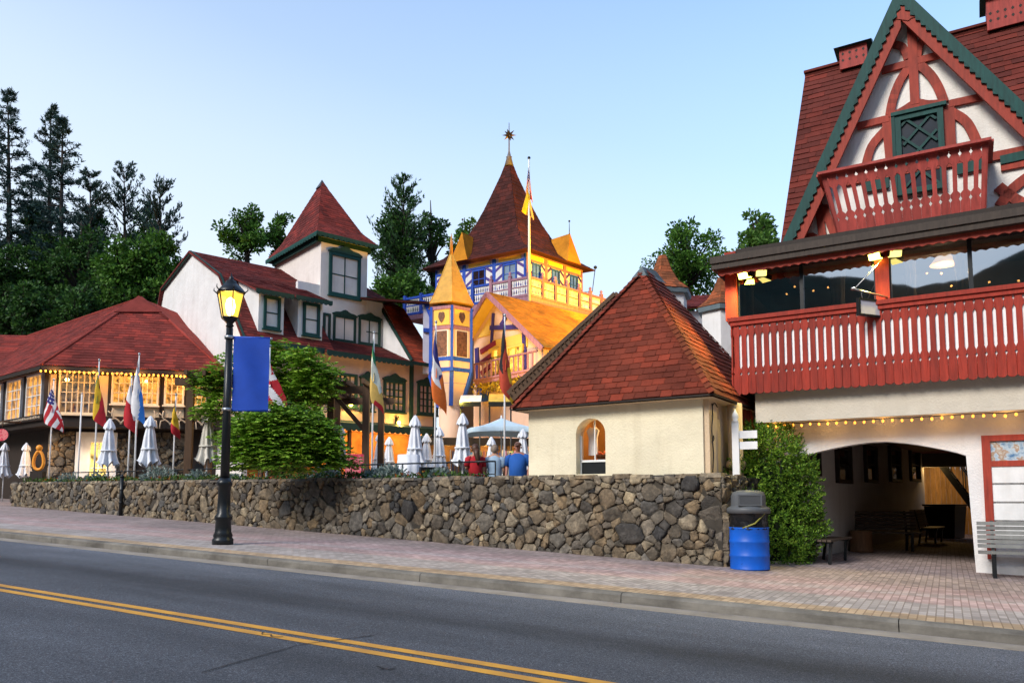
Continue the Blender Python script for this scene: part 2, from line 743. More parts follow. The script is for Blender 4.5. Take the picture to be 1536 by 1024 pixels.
# pale evening haze low in the sky, thicker on the sunset side
tcw = wt.nodes.new('ShaderNodeTexCoord')
sxyz = wt.nodes.new('ShaderNodeSeparateXYZ')
wt.links.new(tcw.outputs['Generated'], sxyz.inputs[0])
mm = wt.nodes.new('ShaderNodeMath'); mm.operation = 'MULTIPLY_ADD'
mm.inputs[1].default_value = .22
wt.links.new(sxyz.outputs[0], mm.inputs[0]); wt.links.new(sxyz.outputs[2], mm.inputs[2])
rw = wt.nodes.new('ShaderNodeValToRGB')
el_ = rw.color_ramp.elements
el_[0].position, el_[0].color = 0, (.96, .96, .96, 1)
el_[1].position, el_[1].color = 1, (.12, .12, .12, 1)
for p_, c_ in ((.22, .93), (.34, .72), (.46, .44), (.60, .26)):
    e_ = el_.new(p_); e_.color = (c_, c_, c_, 1)
wt.links.new(mm.outputs[0], rw.inputs[0])
mxw = wt.nodes.new('ShaderNodeMix'); mxw.data_type = 'RGBA'
wt.links.new(rw.outputs[0], mxw.inputs[0]); wt.links.new(sky.outputs[0], mxw.inputs[6])
mxw.inputs[7].default_value = (2.12, 2.43, 2.82, 1)
wt.links.new(mxw.outputs[2], bg.inputs[0])
sl = bpy.data.lights.new('sun', 'SUN')
sl.energy = 1.4
sl.angle = R(20)
sl.color = (1, .93, .84)
so = bpy.data.objects.new('sun', sl)
COL.objects.link(so)
sd = V((math.sin(R(SUN_AZ)) * math.cos(R(36)), math.cos(R(SUN_AZ)) * math.cos(R(36)), math.sin(R(36))))
so.rotation_euler = (-sd).to_track_quat('-Z', 'Y').to_euler()
so.location = (0, 0, 60)
SC.view_settings.view_transform = 'Standard'
SC.view_settings.look = 'None'
SC.view_settings.exposure = 1.45
SC.view_settings.gamma = 1
SC.cycles.use_denoising = True
SC.cycles.max_bounces = 6
SC.cycles.transparent_max_bounces = 12
SC.cycles.sample_clamp_indirect = 4

# ------------------------------------------------------------------ ground
KT = 8.98                      # kerb line, metres across the road
wL, wR = on_ground(16, 758.4), on_ground(1085, 849.5)
WD = (wR - wL).normalized()
WF = Fr((wR.x, wR.y), math.degrees(math.atan2(wR.y - wL.y, wR.x - wL.x)))   # wall front: u runs right, 0 at the right end
WLEN = math.hypot(wR.x - wL.x, wR.y - wL.y)
PZ = .95


def st(p): return (p.dot(RD), p.dot(RN))


def gh(x, y):
    s, t = x * RD.x + y * RD.y, x * RN.x + y * RN.y
    z = GR * s
    z = max(min(z, 2.5 if t < 12 else .8), -6)
    d = math.hypot(x, y)
    h = 0
    if t > 40: h = 16 * (1 - math.exp(-((t - 40) / 60) ** 2)) * (1 if x < 20 else max(.35, 1 - (x - 20) / 60))
    return z - .32 + h


def mat_ground():
    t = NT('meadow_soil')
    t.color(t.ramp(t.noise(.4, 8, .65), [(.3, (.02, .035, .012)), (.7, (.05, .07, .025))]))
    t.set(Roughness=1)
    return t.mat


gm = MB()
gx = [-1500, -700, -400, -250] + list(range(-180, 181, 8)) + [250, 400, 700, 1500]
for y in gx:
    for x in gx: gm.v.append((x, y, gh(x, y)))
n = len(gx)
for j in range(n - 1):
    for i in range(n - 1): gm.face((j * n + i, j * n + i + 1, (j + 1) * n + i + 1, (j + 1) * n + i), True)
gm.build('ground', mat_ground(), kind='structure', uv=False)

# mountains behind the camera (they show in the window reflections)
hm = MB()
N = 70
for k in range(2):
    for i in range(N + 1):
        a = R(140 + 260 * i / N)
        d = 330 if k == 0 else 420
        h = -5 if k == 0 else 128 + 22 * math.sin(i * .37) + 14 * math.sin(i * .9 + 1) + 5 * math.sin(i * 2.3)
        hm.v.append((d * math.cos(a), d * math.sin(a), h))
for i in range(N): hm.face((i, i + 1, N + 2 + i, N + 1 + i), True)
hm.build('hills', paint('wooded_hill', (.018, .03, .022), 1, .4, .08, 0), kind='structure', uv=False)


def uvroad(o):
    """UV = metres along / across the road"""
    me = o.data
    l = me.uv_layers[0].data
    for p in me.polygons:
        for li in p.loop_indices:
            co = me.vertices[me.loops[li].vertex_index].co
            l[li].uv = (co.dot(RD), co.dot(RN))


def mat_asphalt():
    t = NT('asphalt')
    fine = t.noise(82, 5, .85)
    col = t.ramp(fine, [(.30, (.008, .009, .011)), (.45, (.044, .048, .058)), (.55, (.092, .099, .116)), (.66, (.29, .305, .335))])
    mid = t.ramp(t.noise(38, 3, .65), [(.35, .7), (.65, 1.25)])
    col = t.mix(col, mid, 1.0, 'MULTIPLY')
    big = t.ramp(t.noise(.55, 6, .6, 'UV', (.35, 1.5, 1)), [(.3, .6), (.7, 1.25)])
    col = t.mix(col, big, 1.0, 'MULTIPLY')
    # worn dark wheel tracks, paler clean strip near the kerb
    sep = t.n('SeparateXYZ')
    t.l(t.tc.outputs['UV'], sep.inputs[0])
    wob = t.math('MULTIPLY', t.math('SUBTRACT', t.noise(.8, 5, .7, 'UV', (.5, 1.2, 1)), .5), .9)
    a = t.math('MULTIPLY', t.math('ADD', sep.outputs[1], wob), .1)
    band = t.ramp(a, [(0, .95), (.40, .95), (.46, .80), (.49, 1), (.56, 1.0), (.61, .95), (.66, .50), (.685, .58), (.72, 1.0), (.80, 1.35), (.85, 1.6)])
    col = t.mix(col, band, 1.0, 'MULTIPLY')
    t.color(col)
    t.set(Roughness=.82)
    t.bsdf.inputs['Specular IOR Level'].default_value = .35
    t.bump(t.math('ADD', fine, t.noise(90, 3)), .6, .012)
    return t.mat


rm = MB()
rm.poly([rp(-60, -9, -.13), rp(90, -9, -.13), rp(90, KT - .02, -.13), rp(-60, KT - .02, -.13)])
road = rm.build('road', mat_asphalt(), kind='structure')
uvroad(road)


def mat_yellow():
    t = NT('road_yellow')
    w = t.noise(30, 8, .75)
    col = t.mix((.62, .30, .025), (.42, .20, .03), t.ramp(t.noise(3, 5), [(.35, 0), (.7, 1)]))
    col = t.mix(col, (.09, .08, .07), t.ramp(w, [(.60, 0), (.68, .85)]))
    t.color(col); t.set(Roughness=.7)
    t.bump(t.noise(200, 3), .4, .006)
    return t.mat


ym = MB()
for tc in (5.235, 5.025):
    ym.poly([rp(-60, tc - .058, -.126), rp(90, tc - .058, -.126), rp(90, tc + .058, -.126), rp(-60, tc + .058, -.126)])
uvroad(ym.build('road_marking', mat_yellow(), kind='structure'))

# tar-filled cracks
cm = MB()
for (x0, y0, x1, y1) in ((450, 966, 560, 952), (300, 1008, 450, 966), (560, 1000, 590, 1002), (390, 948, 420, 955)):
    a, b = on_ground(x0, y0, -.122), on_ground(x1, y1, -.122)
    pts = []
    for k in range(9):
        q = a.lerp(b, k / 8)
        pts.append(q + RN * random.uniform(-.04, .04))
    ribbon(cm, pts, [random.uniform(.004, .016) for _ in pts], (0, 0, 1), .002)
cm.build('road_crack', paint('tar', (.012, .012, .014), .6, .2), kind='structure')

gt = MB()
gt.hexa([rp(-60, KT - .30, -.135), rp(90, KT - .30, -.135), rp(90, KT - .03, -.135), rp(-60, KT - .03, -.135),
         rp(-60, KT - .30, -.122), rp(90, KT - .30, -.122), rp(90, KT - .03, -.116), rp(-60, KT - .03, -.116)])
uvroad(gt.build('gutter_strip', paint('gutter_concrete', (.26, .225, .185), .9, .3, 1.2, .3, 60, dirt=.6), kind='structure'))


def mat_kerb():
    t = NT('kerb_concrete')
    col = t.ramp(t.noise(1.4, 7, .65), [(.3, (.085, .075, .062)), (.5, (.17, .155, .13)), (.75, (.27, .245, .205))])
    st_ = t.ramp(t.noise(2.5, 6, .7, 'Object', (.6, .6, 3)), [(.48, 0), (.75, 1)])
    col = t.mix(col, (.05, .045, .038), t.math('MULTIPLY', st_, .55))
    t.color(col); t.set(Roughness=.92)
    t.bump(t.noise(60, 5, .7), .5, .012)
    return t.mat


km = MB()
s = -30.0
while s < 75:
    e = s + 3.05
    prof = [(-.01, -.25), (.0, -.03), (.02, -.008), (.045, .0), (.17, .0), (.17, -.25)]
    km.prism([rp(s + .004, KT + a, b) for a, b in prof], rp(e - .006, KT, 0) - rp(s + .004, KT, 0))
    s = e
km.build('kerb', mat_kerb(), kind='structure')


def mat_paver():
    t = NT('brick_paver')
    br = t.n('TexBrick', Scale=1.0)
    br.inputs['Brick Width'].default_value = .17
    br.inputs['Row Height'].default_value = .085
    br.inputs['Mortar Size'].default_value = .007
    br.inputs['Mortar Smooth'].default_value = .3
    br.inputs['Color1'].default_value = (.75, .75, .75, 1)
    br.inputs['Color2'].default_value = (1.25, 1.25, 1.25, 1)
    br.inputs['Mortar'].default_value = (.66, .63, .6, 1)
    t.l(t.coord('UV', rot=(0, 0, R(90))), br.inputs['Vector'])
    sep = t.n('SeparateXYZ')
    t.l(t.tc.outputs['UV'], sep.inputs[0])
    wob = t.math('MULTIPLY', t.math('SUBTRACT', t.noise(.7, 5, .6, 'UV', (.25, 1, 1)), .5), .35)
    a = t.math('DIVIDE', t.math('SUBTRACT', t.math('ADD', sep.outputs[1], wob), KT), 10)
    tan, gre, pnk, gp = (.42, .30, .19), (.36, .315, .29), (.40, .285, .265), (.38, .315, .295)
    band = t.ramp(a, [(.0, tan), (.055, tan), (.065, gre), (.16, gre), (.175, pnk), (.235, pnk), (.25, gp), (.31, (.40, .28, .265)), (.40, (.30, .24, .225))])
    col = t.mix(band, br.outputs['Color'], 1.0, 'MULTIPLY')
    big = t.ramp(t.noise(.5, 7, .65), [(.3, .72), (.7, 1.2)])
    col = t.mix(col, big, 1.0, 'MULTIPLY')
    t.color(col); t.set(Roughness=.85)
    t.bsdf.inputs['Specular IOR Level'].default_value = .25
    h = t.math('ADD', t.math('MULTIPLY', br.outputs['Fac'], -1.0), t.math('MULTIPLY', t.noise(70, 4), .5))
    t.bump(h, .5, .012)
    return t.mat


sR, tR = st(wR)
sL, tL = st(wL)
pm_ = MB()
pm_.poly([rp(-30, KT + .17), rp(70, KT + .17), rp(70, tL + (70 - sL) * .05 + 12), rp(sL + .0, tL + 12), rp(sL, tL + .3), rp(sR, tR + .3), rp(sR, 48), rp(-30, 48)])
uvroad(pm_.build('pavement', mat_paver(), kind='structure'))

# raised plaza behind the wall
plz = MB()
c0, c1 = WF.p(0, .15, 0), WF.p(-WLEN, .15, 0)
plz.prism([V((p[0], p[1], PZ)) for p in (c0, c1, WF.p(-WLEN - 1, 14, 0), (-75, 60), (-75, 95), (60, 95), WF.p(4, 60, 0), WF.p(.0, 4, 0))], (0, 0, -1.6))
plz.build('plaza', paint('plaza_paving', (.22, .19, .16), .85, .25, .8, .2, dirt=.4), kind='structure')

# ------------------------------------------------------------------ the stone wall
stone_mat = NT('field_stone')
_t = stone_mat
_g = _t.n('NewGeometry')
_c = _t.ramp(_g.outputs['Random Per Island'], [(0, (.045, .042, .040)), (.2, (.135, .105, .07)), (.4, (.21, .145, .078)), (.55, (.085, .08, .073)), (.72, (.24, .185, .115)), (.88, (.16, .14, .115)), (1, (.34, .265, .16))])
_c = _t.mix(_c, _t.ramp(_t.noise(7, 8, .7), [(.26, .25), (.5, .9), (.74, 2.0)]), 1.0, 'MULTIPLY')
_c = _t.mix(_c, (.02, .02, .017), _t.ramp(_t.noise(3.0, 7, .7), [(.55, 0), (.75, .5)]))
_t.color(_c)
_t.set(Roughness=.85)
_t.bump(_t.math('ADD', _t.noise(26, 6, .7), _t.math('MULTIPLY', _t.noise(7, 4), 1.5)), .8, .035)
stone_mat = _t.mat
mortar_mat = paint('dark_mortar', (.05, .042, .032), .95, .4, 4, .6, 40)


def clip(poly, a, b, c):
    """keep a*x+b*y<=c"""
    out = []
    for i in range(len(poly)):
        p, q = poly[i], poly[(i + 1) % len(poly)]
        dp, dq = a * p[0] + b * p[1] - c, a * q[0] + b * q[1] - c
        if dp <= 0: out.append(p)
        if dp * dq < 0:
            f = dp / (dp - dq)
            out.append((p[0] + (q[0] - p[0]) * f, p[1] + (q[1] - p[1]) * f))
    return out


def stones(mb, fr, u0, u1, zb, zt, t0, size, sgn=-1, relief=.07, seed=3):
    """packed field stones on the plane t0 of frame fr: Voronoi cells, each its own chamfered lump"""
    rnd = random.Random(seed)
    pts = []
    zmin, zmax = min(zb(u0), zb(u1)), max(zt(u0), zt(u1))
    tries = 0
    while tries < 14000:
        tries += 1
        u, z = rnd.uniform(u0, u1), rnd.uniform(zmin, zmax)
        if not zb(u) < z < zt(u): continue
        r = size * rnd.choice((.35, .45, .55, .7, .85, 1, 1.2, 1.5))
        if z > zt(u) - .25: r *= .7
        if all((u - a) ** 2 + ((z - b) * 1.35) ** 2 > (.5 * (r + q)) ** 2 for a, b, q in pts): pts.append((u, z, r))
    for i, (u, z, r) in enumerate(pts):
        poly = [(u - 1, z - 1), (u + 1, z - 1), (u + 1, z + 1), (u - 1, z + 1)]
        for j, (a, b, q) in enumerate(pts):
            if j == i or abs(a - u) > 1.3 or abs(b - z) > 1.3: continue
            dx, dz = a - u, b - z
            L2 = dx * dx + dz * dz
            k = .5 + .5 * (r * r - q * q) / max(L2, .01) * .5
            k = min(max(k, .25), .75)
            poly = clip(poly, dx, dz, dx * (u + dx * k) + dz * (z + dz * k))
            if len(poly) < 3: break
        if len(poly) < 3: continue
        poly = clip(poly, 1, 0, u1); poly = clip(poly, -1, 0, -u0)
        sl_ = (zt(u1) - zt(u0)) / (u1 - u0); poly = clip(poly, -sl_, 1, zt(u0) - sl_ * u0 + rnd.uniform(-.03, .03))
        sb_ = (zb(u1) - zb(u0)) / (u1 - u0); poly = clip(poly, sb_, -1, -(zb(u0) - sb_ * u0))
        if len(poly) < 3: continue
        cu = sum(p[0] for p in poly) / len(poly); cz = sum(p[1] for p in poly) / len(poly)
        # cut the corners and roughen
        ch = []
        for k in range(len(poly)):
            p, q = poly[k], poly[(k + 1) % len(poly)]
            for f in (.10, .36, .64, .90):
                ch.append((p[0] + (q[0] - p[0]) * f + rnd.uniform(-.013, .013), p[1] + (q[1] - p[1]) * f + rnd.uniform(-.013, .013)))
        ext = max(math.hypot(p[0] - cu, p[1] - cz) for p in ch)
        g = max(.6, 1 - .007 / max(ext, .04))
        rel = relief * rnd.uniform(.45, 1.5)
        tu, tz = rnd.uniform(-.35, .35), rnd.uniform(-.4, .4)
        base = len(mb.v)
        m = len(ch)
        for sc_, dp in ((g, -.02), (g * .992, rel * .6), (g * .90, rel * .95), (g * .5, rel * 1.02)):
            for p in ch:
                pu, pz = cu + (p[0] - cu) * sc_, cz + (p[1] - cz) * sc_
                d = dp + ((pu - cu) * tu + (pz - cz) * tz) * (.9 if dp > 0 else 0)
                d += rnd.uniform(-.008, .008) if dp > 0 else 0
                mb.v.append(tuple(fr.p(pu, t0 + sgn * d, pz)))
        for rg in range(3):
            for k in range(m):
                a, b = base + rg * m + k, base + rg * m + (k + 1) % m
                mb.face((a, b, b + m, a + m), rg > 0)
        mb.face([base + 3 * m + k for k in range(m)], True)


zw0 = WF.px(1080, 711.5)[1]
zw1 = WF.px(20, 724)[1]


def w_top(u): return interp(zw0, zw1, -u / WLEN)


def w_bot(u):
    p = WF.p(u, 0, 0)
    return gz(p.x, p.y) - .03


wall = thing('stone_wall', 'long low wall of rough brown field stones between pavement and plaza', 'wall', (wR.x, wR.y, gz(wR.x, wR.y)))
core = MB()
for k in range(12):
    u0, u1 = -WLEN * (k + 1) / 12, -WLEN * k / 12
    core.hexa([WF.p(u0, .03, w_bot(u0) - .3), WF.p(u1, .03, w_bot(u1) - .3), WF.p(u1, .5, w_bot(u1) - .3), WF.p(u0, .5, w_bot(u0) - .3),
               WF.p(u0, .03, w_top(u0) - .02), WF.p(u1, .03, w_top(u1) - .02), WF.p(u1, .5, w_top(u1) - .02), WF.p(u0, .5, w_top(u0) - .02)])
core.build('mortar_core', mortar_mat, wall)
sm_ = MB()
stones(sm_, WF, -WLEN, 0, w_bot, w_top, .03, .29, relief=.06)
# return at the right end, running back beside the hut
WB = Fr(WF.p(.0, 0, 0)[:2], math.degrees(WF.ang) + 90)
stones(sm_, WB, 0, 2.2, lambda u: w_bot(0) - .05, lambda u: w_top(0), .0, .34, 1 if False else -1, seed=9)
# flat stones capping the top edge
rr = random.Random(5)
u = -WLEN
while u < 0:
    e = min(u + rr.uniform(.22, .5), .03)
    z0 = w_top(u) - .05
    h = rr.uniform(.03, .07)
    j = [rr.uniform(-.02, .02) for _ in range(8)]
    sm_.hexa([WF.p(u + .01, -.03 + j[0], z0), WF.p(e - .01, -.03 + j[1], z0), WF.p(e - .01, .33 + j[2], z0), WF.p(u + .01, .33 + j[3], z0),
              WF.p(u + .03, .0 + j[0], z0 + h + .02), WF.p(e - .03, .0 + j[1], z0 + h + .02), WF.p(e - .03, .31, z0 + h + .02), WF.p(u + .03, .31, z0 + h + .02)])
    u = e
sm_.build('stone_facing', stone_mat, wall)
bk = MB()
bk.box(WB, 0, 2.2, .0, .35, -.3, w_top(0) - .02)
bk.build('mortar_core', mortar_mat, wall)

# black drain post standing against the wall
p = WF.pt(181, 765, -.12)
dpst = thing('black_post', 'thin black metal post standing against the far part of the stone wall', 'post', (p.x, p.y, gz(p.x, p.y)))
m = MB()
zt_ = WF.px(181, 714, -.12)[1]
m.tube([(p.x, p.y, gz(p.x, p.y) - .05), (p.x, p.y, zt_)], .06, 10)
m.lathe((p.x, p.y, zt_), [(.075, -.03), (.075, .0), (.03, .05)], 10)
m.build('shaft', black_m, dpst)
m = MB()
for z in (.4, .8): m.lathe((p.x, p.y, gz(p.x, p.y) + z), [(.07, 0), (.07, .05)], 10)
m.build_each('bracket', black_m, dpst)

# ------------------------------------------------------------------ lamp post with banner
lp = on_ground(334, 816)
LZ = lp.z
k_ = lp.y
lamp = thing('street_lamp', 'black lamp post with lit lantern and a plain blue banner on the pavement', 'street lamp', tuple(lp))


def lz(py): return at(340, py, k_).z


m = MB()
m.lathe(lp, [(.20, 0), (.20, .10), (.17, .13), (.185, .17), (.155, .24), (.145, .46), (.17, .48), (.17, .54), (.125, .60), (.115, 1.12), (.145, 1.14), (.15, 1.2), (.10, 1.28)], 12, True)
m.build('pedestal', black_m, lamp)
m = MB()
zt0 = lz(492)
m.tube([lp + V((0, 0, 1.2)), lp + V((0, 0, 2.6)), V((lp.x, lp.y, zt0))], [.088, .078, .066], 12)
m.build('pole', black_m, lamp)
lan = MB()
c = V((lp.x, lp.y, zt0))
H = lz(425) - zt0
lan.lathe(c, [(.05, 0), (.085, .04), (.06, .08), (.12, .15), (.17, .19), (.17, .215)], 6)
zb, ztp = .20, .20 + .50
for k in range(6):
    a = 2 * math.pi * k / 6
    d = V((math.cos(a), math.sin(a), 0))
    lan.bar(c + d * .165 + V((0, 0, zb)), c + d * .265 + V((0, 0, ztp)), .018, .018)
    lan.tube([c + d * .27 + V((0, 0, ztp)), c + d * .34 + V((0, 0, ztp + .06)), c + d * .335 + V((0, 0, ztp + .12))], [.014, .012, .004], 5)
lan.lathe(c, [(.285, ztp - .01), (.29, ztp + .03), (.19, ztp + .14), (.12, ztp + .2), (.11, ztp + .24), (.04, ztp + .28), (.05, ztp + .32), (.015, ztp + .36), (.004, ztp + .43)], 6)
lan = lan.build('lantern', black_m, lamp)
m = MB()
m.lathe(c, [(.155, zb + .02), (.25, ztp - .02)], 6, False)
m.build('lamp_glass', lit_glass('lantern_glass', (1, .60, .08), .8, .5), lan)
m = MB()
m.lathe(c, [(.02, zb + .03), (.07, zb + .1), (.10, zb + .25), (.07, zb + .38), (.02, zb + .42)], 12)
m.build('lamp_bulb', emit('lantern_bulb', (1, .74, .25), 9), lan)
point_light('lantern_light', c + V((0, 0, .5)), (1, .62, .14), 75, .12, lamp)
# banner on two arms
az = [lz(506), lz(614)]
m = MB()
bdir = V((.985, .17, 0)).normalized()
xr = at(403, 560, k_).x - lp.x
for z in az:
    m.tube([V((lp.x, lp.y, z)), V((lp.x, lp.y, z)) + bdir * xr], .018, 8)
    m.lathe((lp.x, lp.y, z - .03), [(.095, 0), (.095, .06)], 12)
    m.ball(V((lp.x, lp.y, z)) + bdir * xr, .03)
m.build_each('banner_arm', steel, lamp, 3)
m = MB()
x0 = .09
nx, nz = 8, 16
for j in range(nz + 1):
    for i in range(nx + 1):
        f, g = i / nx, j / nz
        q = V((lp.x, lp.y, 0)) + bdir * interp(x0, xr - .02, f) + V((-bdir.y, bdir.x, 0)) * (.035 * math.sin(f * 6 + g * 5) * math.sin(g * math.pi) - .03)
        m.v.append((q.x, q.y, interp(az[1] + .0, az[0] + .0, g)))
for j in range(nz):
    for i in range(nx):
        a = j * (nx + 1) + i
        m.face((a, a + 1, a + nx + 2, a + nx + 1), True)
m.build('banner', blue_cl, lamp)
m = MB()
for z in az: m.tube([V((lp.x, lp.y, z)) + bdir * x0, V((lp.x, lp.y, z)) + bdir * (xr - .02)], .032, 8)
m.build_each('banner_hem', blue_cl, lamp)

# ------------------------------------------------------------------ litter bin
tp = on_ground(1125, 853)
bin_ = thing('trash_can', 'blue steel drum trash can with grey plastic dome lid beside the shrub', 'trash can', tuple(tp))
pxm = tp.y / F
rB = 28 * pxm * 1.02


def tz(py): return at(1125, py, tp.y - rB).z - tp.z


hB = tz(791)
m = MB()
pr = [(rB * .97, 0), (rB, .015), (rB, .02), (rB * .985, .03)]
for f in (.33, .66):
    z = hB * f
    pr += [(rB * .985, z - .03), (rB * 1.012, z - .012), (rB * 1.012, z + .012), (rB * .985, z + .03)]
pr += [(rB * .985, hB - .03), (rB * 1.012, hB - .012), (rB * 1.012, hB), (rB * .93, hB)]
m.lathe(tp, pr, 40)
m.build('drum', blue_pl, bin_)
m = MB()
zb = tz(768)
n0 = len(m.v)
for j in range(6):
    z = interp(hB - .03, zb, j / 5)
    for k in range(36):
        a = 2 * math.pi * k / 36
        r = rB * (1.0 - .05 * math.sin(j / 5 * math.pi)) + .012 * math.sin(k * 2.3 + j) + .01 * math.sin(k * 5.1 - j * 1.7)
        m.v.append((tp.x + r * math.cos(a), tp.y + r * math.sin(a), tp.z + z))
for j in range(5):
    for k in range(36):
        m.face((n0 + j * 36 + k, n0 + j * 36 + (k + 1) % 36, n0 + (j + 1) * 36 + (k + 1) % 36, n0 + (j + 1) * 36 + k), True)
m.build('bin_bag', paint('black_bin_bag', (.008, .008, .009), .22, .2, bump=.3, bscale=25), bin_)
m = MB()
zl = tz(768)
h1, h2, ht = tz(757), tz(752), tz(735)
m.lathe(tp, [(rB * 1.02, zl - .02), (rB * 1.10, zl - .02), (rB * 1.10, zl + .05), (rB * 1.06, zl + .075), (rB * .90, zl + .10), (rB * .88, zl + .12), (rB * .87, ht - .10), (rB * .80, ht - .03), (rB * .55, ht), (rB * .02, ht + .012)], 36)
lid = m.build('dome_lid', grey_pl, bin_)
BF = Fr((tp.x, tp.y), math.degrees(math.atan2(-tp.x, tp.y)) + 6)
m = MB()
zz0, zz1 = zl + .13, ht - .09
m.box(BF, -.19, .19, -rB * .93, -rB * .70, zz0 + tp.z - .025, zz0 + tp.z)
m.box(BF, -.19, .19, -rB * .93, -rB * .70, zz1 + tp.z, zz1 + tp.z + .025)
m.box(BF, -.19, -.165, -rB * .93, -rB * .70, zz0 + tp.z, zz1 + tp.z)
m.box(BF, .165, .19, -rB * .93, -rB * .70, zz0 + tp.z, zz1 + tp.z)
m.build('flap_frame', grey_pl, lid)
m = MB()
m.box(BF, -.165, .165, -rB * .905, -rB * .88, zz0 + tp.z, zz1 + tp.z)
m.build('flap', paint('dark_grey_plastic', (.055, .058, .062), .55, .15), lid)
m = MB()
m.tube([tp + V((-rB * .6, -rB * .85, hB - .01)), tp + V((0, -rB * 1.03, hB + .07)), tp + V((rB * .75, -rB * .72, zl + .02))], [.008, .014, .008], 5)
m.build('bag_tie', paint('yellow_green_tape', (.28, .26, .04), .5), bin_)
# ------------------------------------------------------------------ the half-timbered house on the right
P0 = on_ground(1466, 858)
RB = Fr((P0.x, P0.y), -30.7)
house = thing('half_timbered_house', 'red and white half timbered house with steep gable, glazed porch and arched passage', 'house', (P0.x, P0.y, P0.z))
SE = 7.0                                   # runs on past the edge of the photo
TB = 14.5                                  # depth of the house
q = RB.px
gs = lambda u, t=0: gz(*RB.p(u, t, 0)[:2])


def PP(lst, t): return [RB.pt(x, y, t) for x, y in lst]


beam_b, beam_t = q(1133, 634, -.6)[1], q(1133, 590, -.6)[1]
sLw = RB.s_at(1138, 700, 0)
ceil_z = 3.15
# ground floor front wall with the arch
arch = [(1449, 683), (1437, 679), (1420, 675), (1400, 671), (1378, 667), (1355, 664), (1330, 662), (1305, 663), (1280, 666.5), (1255, 671), (1228, 677), (1198, 686)]
ap = [q(x, y, 0) for x, y in arch]
jl = ap[-1][0]
pts = [(sLw, -.6), (sLw, beam_b + .12), (SE, beam_b + .12), (SE, -.6), (0.0, -.6)] + ap + [(jl, -.6)]
m = MB()
m.prism([RB.p(u, 0, z) for u, z in pts], RB.b * .28)
m.box(RB, sLw, sLw + .25, .28, TB, -.4, beam_b + .12)
m.build('front_wall', white_st, house)

# passage: left wall, right wall, ceiling, far wall
PW = Fr(RB.p(jl, .28, 0)[:2], 53.5)        # along the passage; b points into its left wall
PL = 15.0
m = MB()
m.box(PW, -.2, PL, .0, .25, -.6, ceil_z + .3)
PR = Fr(RB.p(.05, .28, 0)[:2], 53.5)
m.box(PR, -.05, PL, -.25, .0, -.6, ceil_z + .3)
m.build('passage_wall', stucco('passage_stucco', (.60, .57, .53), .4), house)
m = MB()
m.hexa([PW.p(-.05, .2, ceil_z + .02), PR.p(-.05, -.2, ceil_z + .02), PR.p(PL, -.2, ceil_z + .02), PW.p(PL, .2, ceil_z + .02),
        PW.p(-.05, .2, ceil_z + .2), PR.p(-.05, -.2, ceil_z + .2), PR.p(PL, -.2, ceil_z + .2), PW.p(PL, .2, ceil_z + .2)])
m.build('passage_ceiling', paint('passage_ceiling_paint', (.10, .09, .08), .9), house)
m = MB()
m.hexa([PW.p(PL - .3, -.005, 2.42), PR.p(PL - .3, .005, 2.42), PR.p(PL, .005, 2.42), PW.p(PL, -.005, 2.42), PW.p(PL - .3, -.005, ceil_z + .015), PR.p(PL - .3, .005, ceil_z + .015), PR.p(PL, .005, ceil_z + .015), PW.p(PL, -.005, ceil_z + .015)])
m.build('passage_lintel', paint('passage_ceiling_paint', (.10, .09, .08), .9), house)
# windows along the passage
for (x0, x1, y0, y1) in ((1202, 1226, 664, 712), (1252, 1273, 666, 724), (1295, 1312, 667, 723), (1332, 1348, 668, 722), (1363, 1377, 670, 721)):
    u0, u1 = PW.s_at(x0, 690, 0), PW.s_at(x1, 690, 0)
    z0, z1 = PW.px(x0, y1, 0)[1], PW.px(x0, y0, 0)[1]
    window(house, PW, u0, u1, z0, min(z1, ceil_z - .02), -.01, dark_wood, dark_glass('passage_glass', (.01, .011, .012), None, 0, .4), 1, 2, fw=.09, sill=False)
# white beam over the passage, with a soffit behind it
m = MB()
sB = RB.s_at(1133, 610, -.6)
m.box(RB, sB, SE, -.6, -.32, beam_b, beam_t + .1)
m.build('beam', beam_st, house)
m = MB()
m.box(RB, sB, SE, -.315, -.005, beam_b + .16, beam_b + .22)
m.build('soffit', paint('soffit_shade_green', (.10, .11, .05), .8), house)  # greenish shadow under the beam put into the soffit colour
# knee brace under the balcony's left corner
m = MB()
m.bar(RB.pt(1098, 592, -.5), RB.pt(1128, 652, -.1), .16, .16)
m.bar(RB.pt(1118, 592, -.1), RB.pt(1128, 690, -.1), .16, .16)
m.build('knee_brace', red_wood, house)

# ---- lower balcony: cut-out boards
BT = -.86
rz1, rz0 = q(1095, 480, BT)[1], q(1100, 593, BT)[1]
bl = RB.s_at(1096, 540, BT)
s_first, s_last = RB.s_at(1111, 540, BT), RB.s_at(1523, 500, BT)
pitch = (s_last - s_first) / 32.0


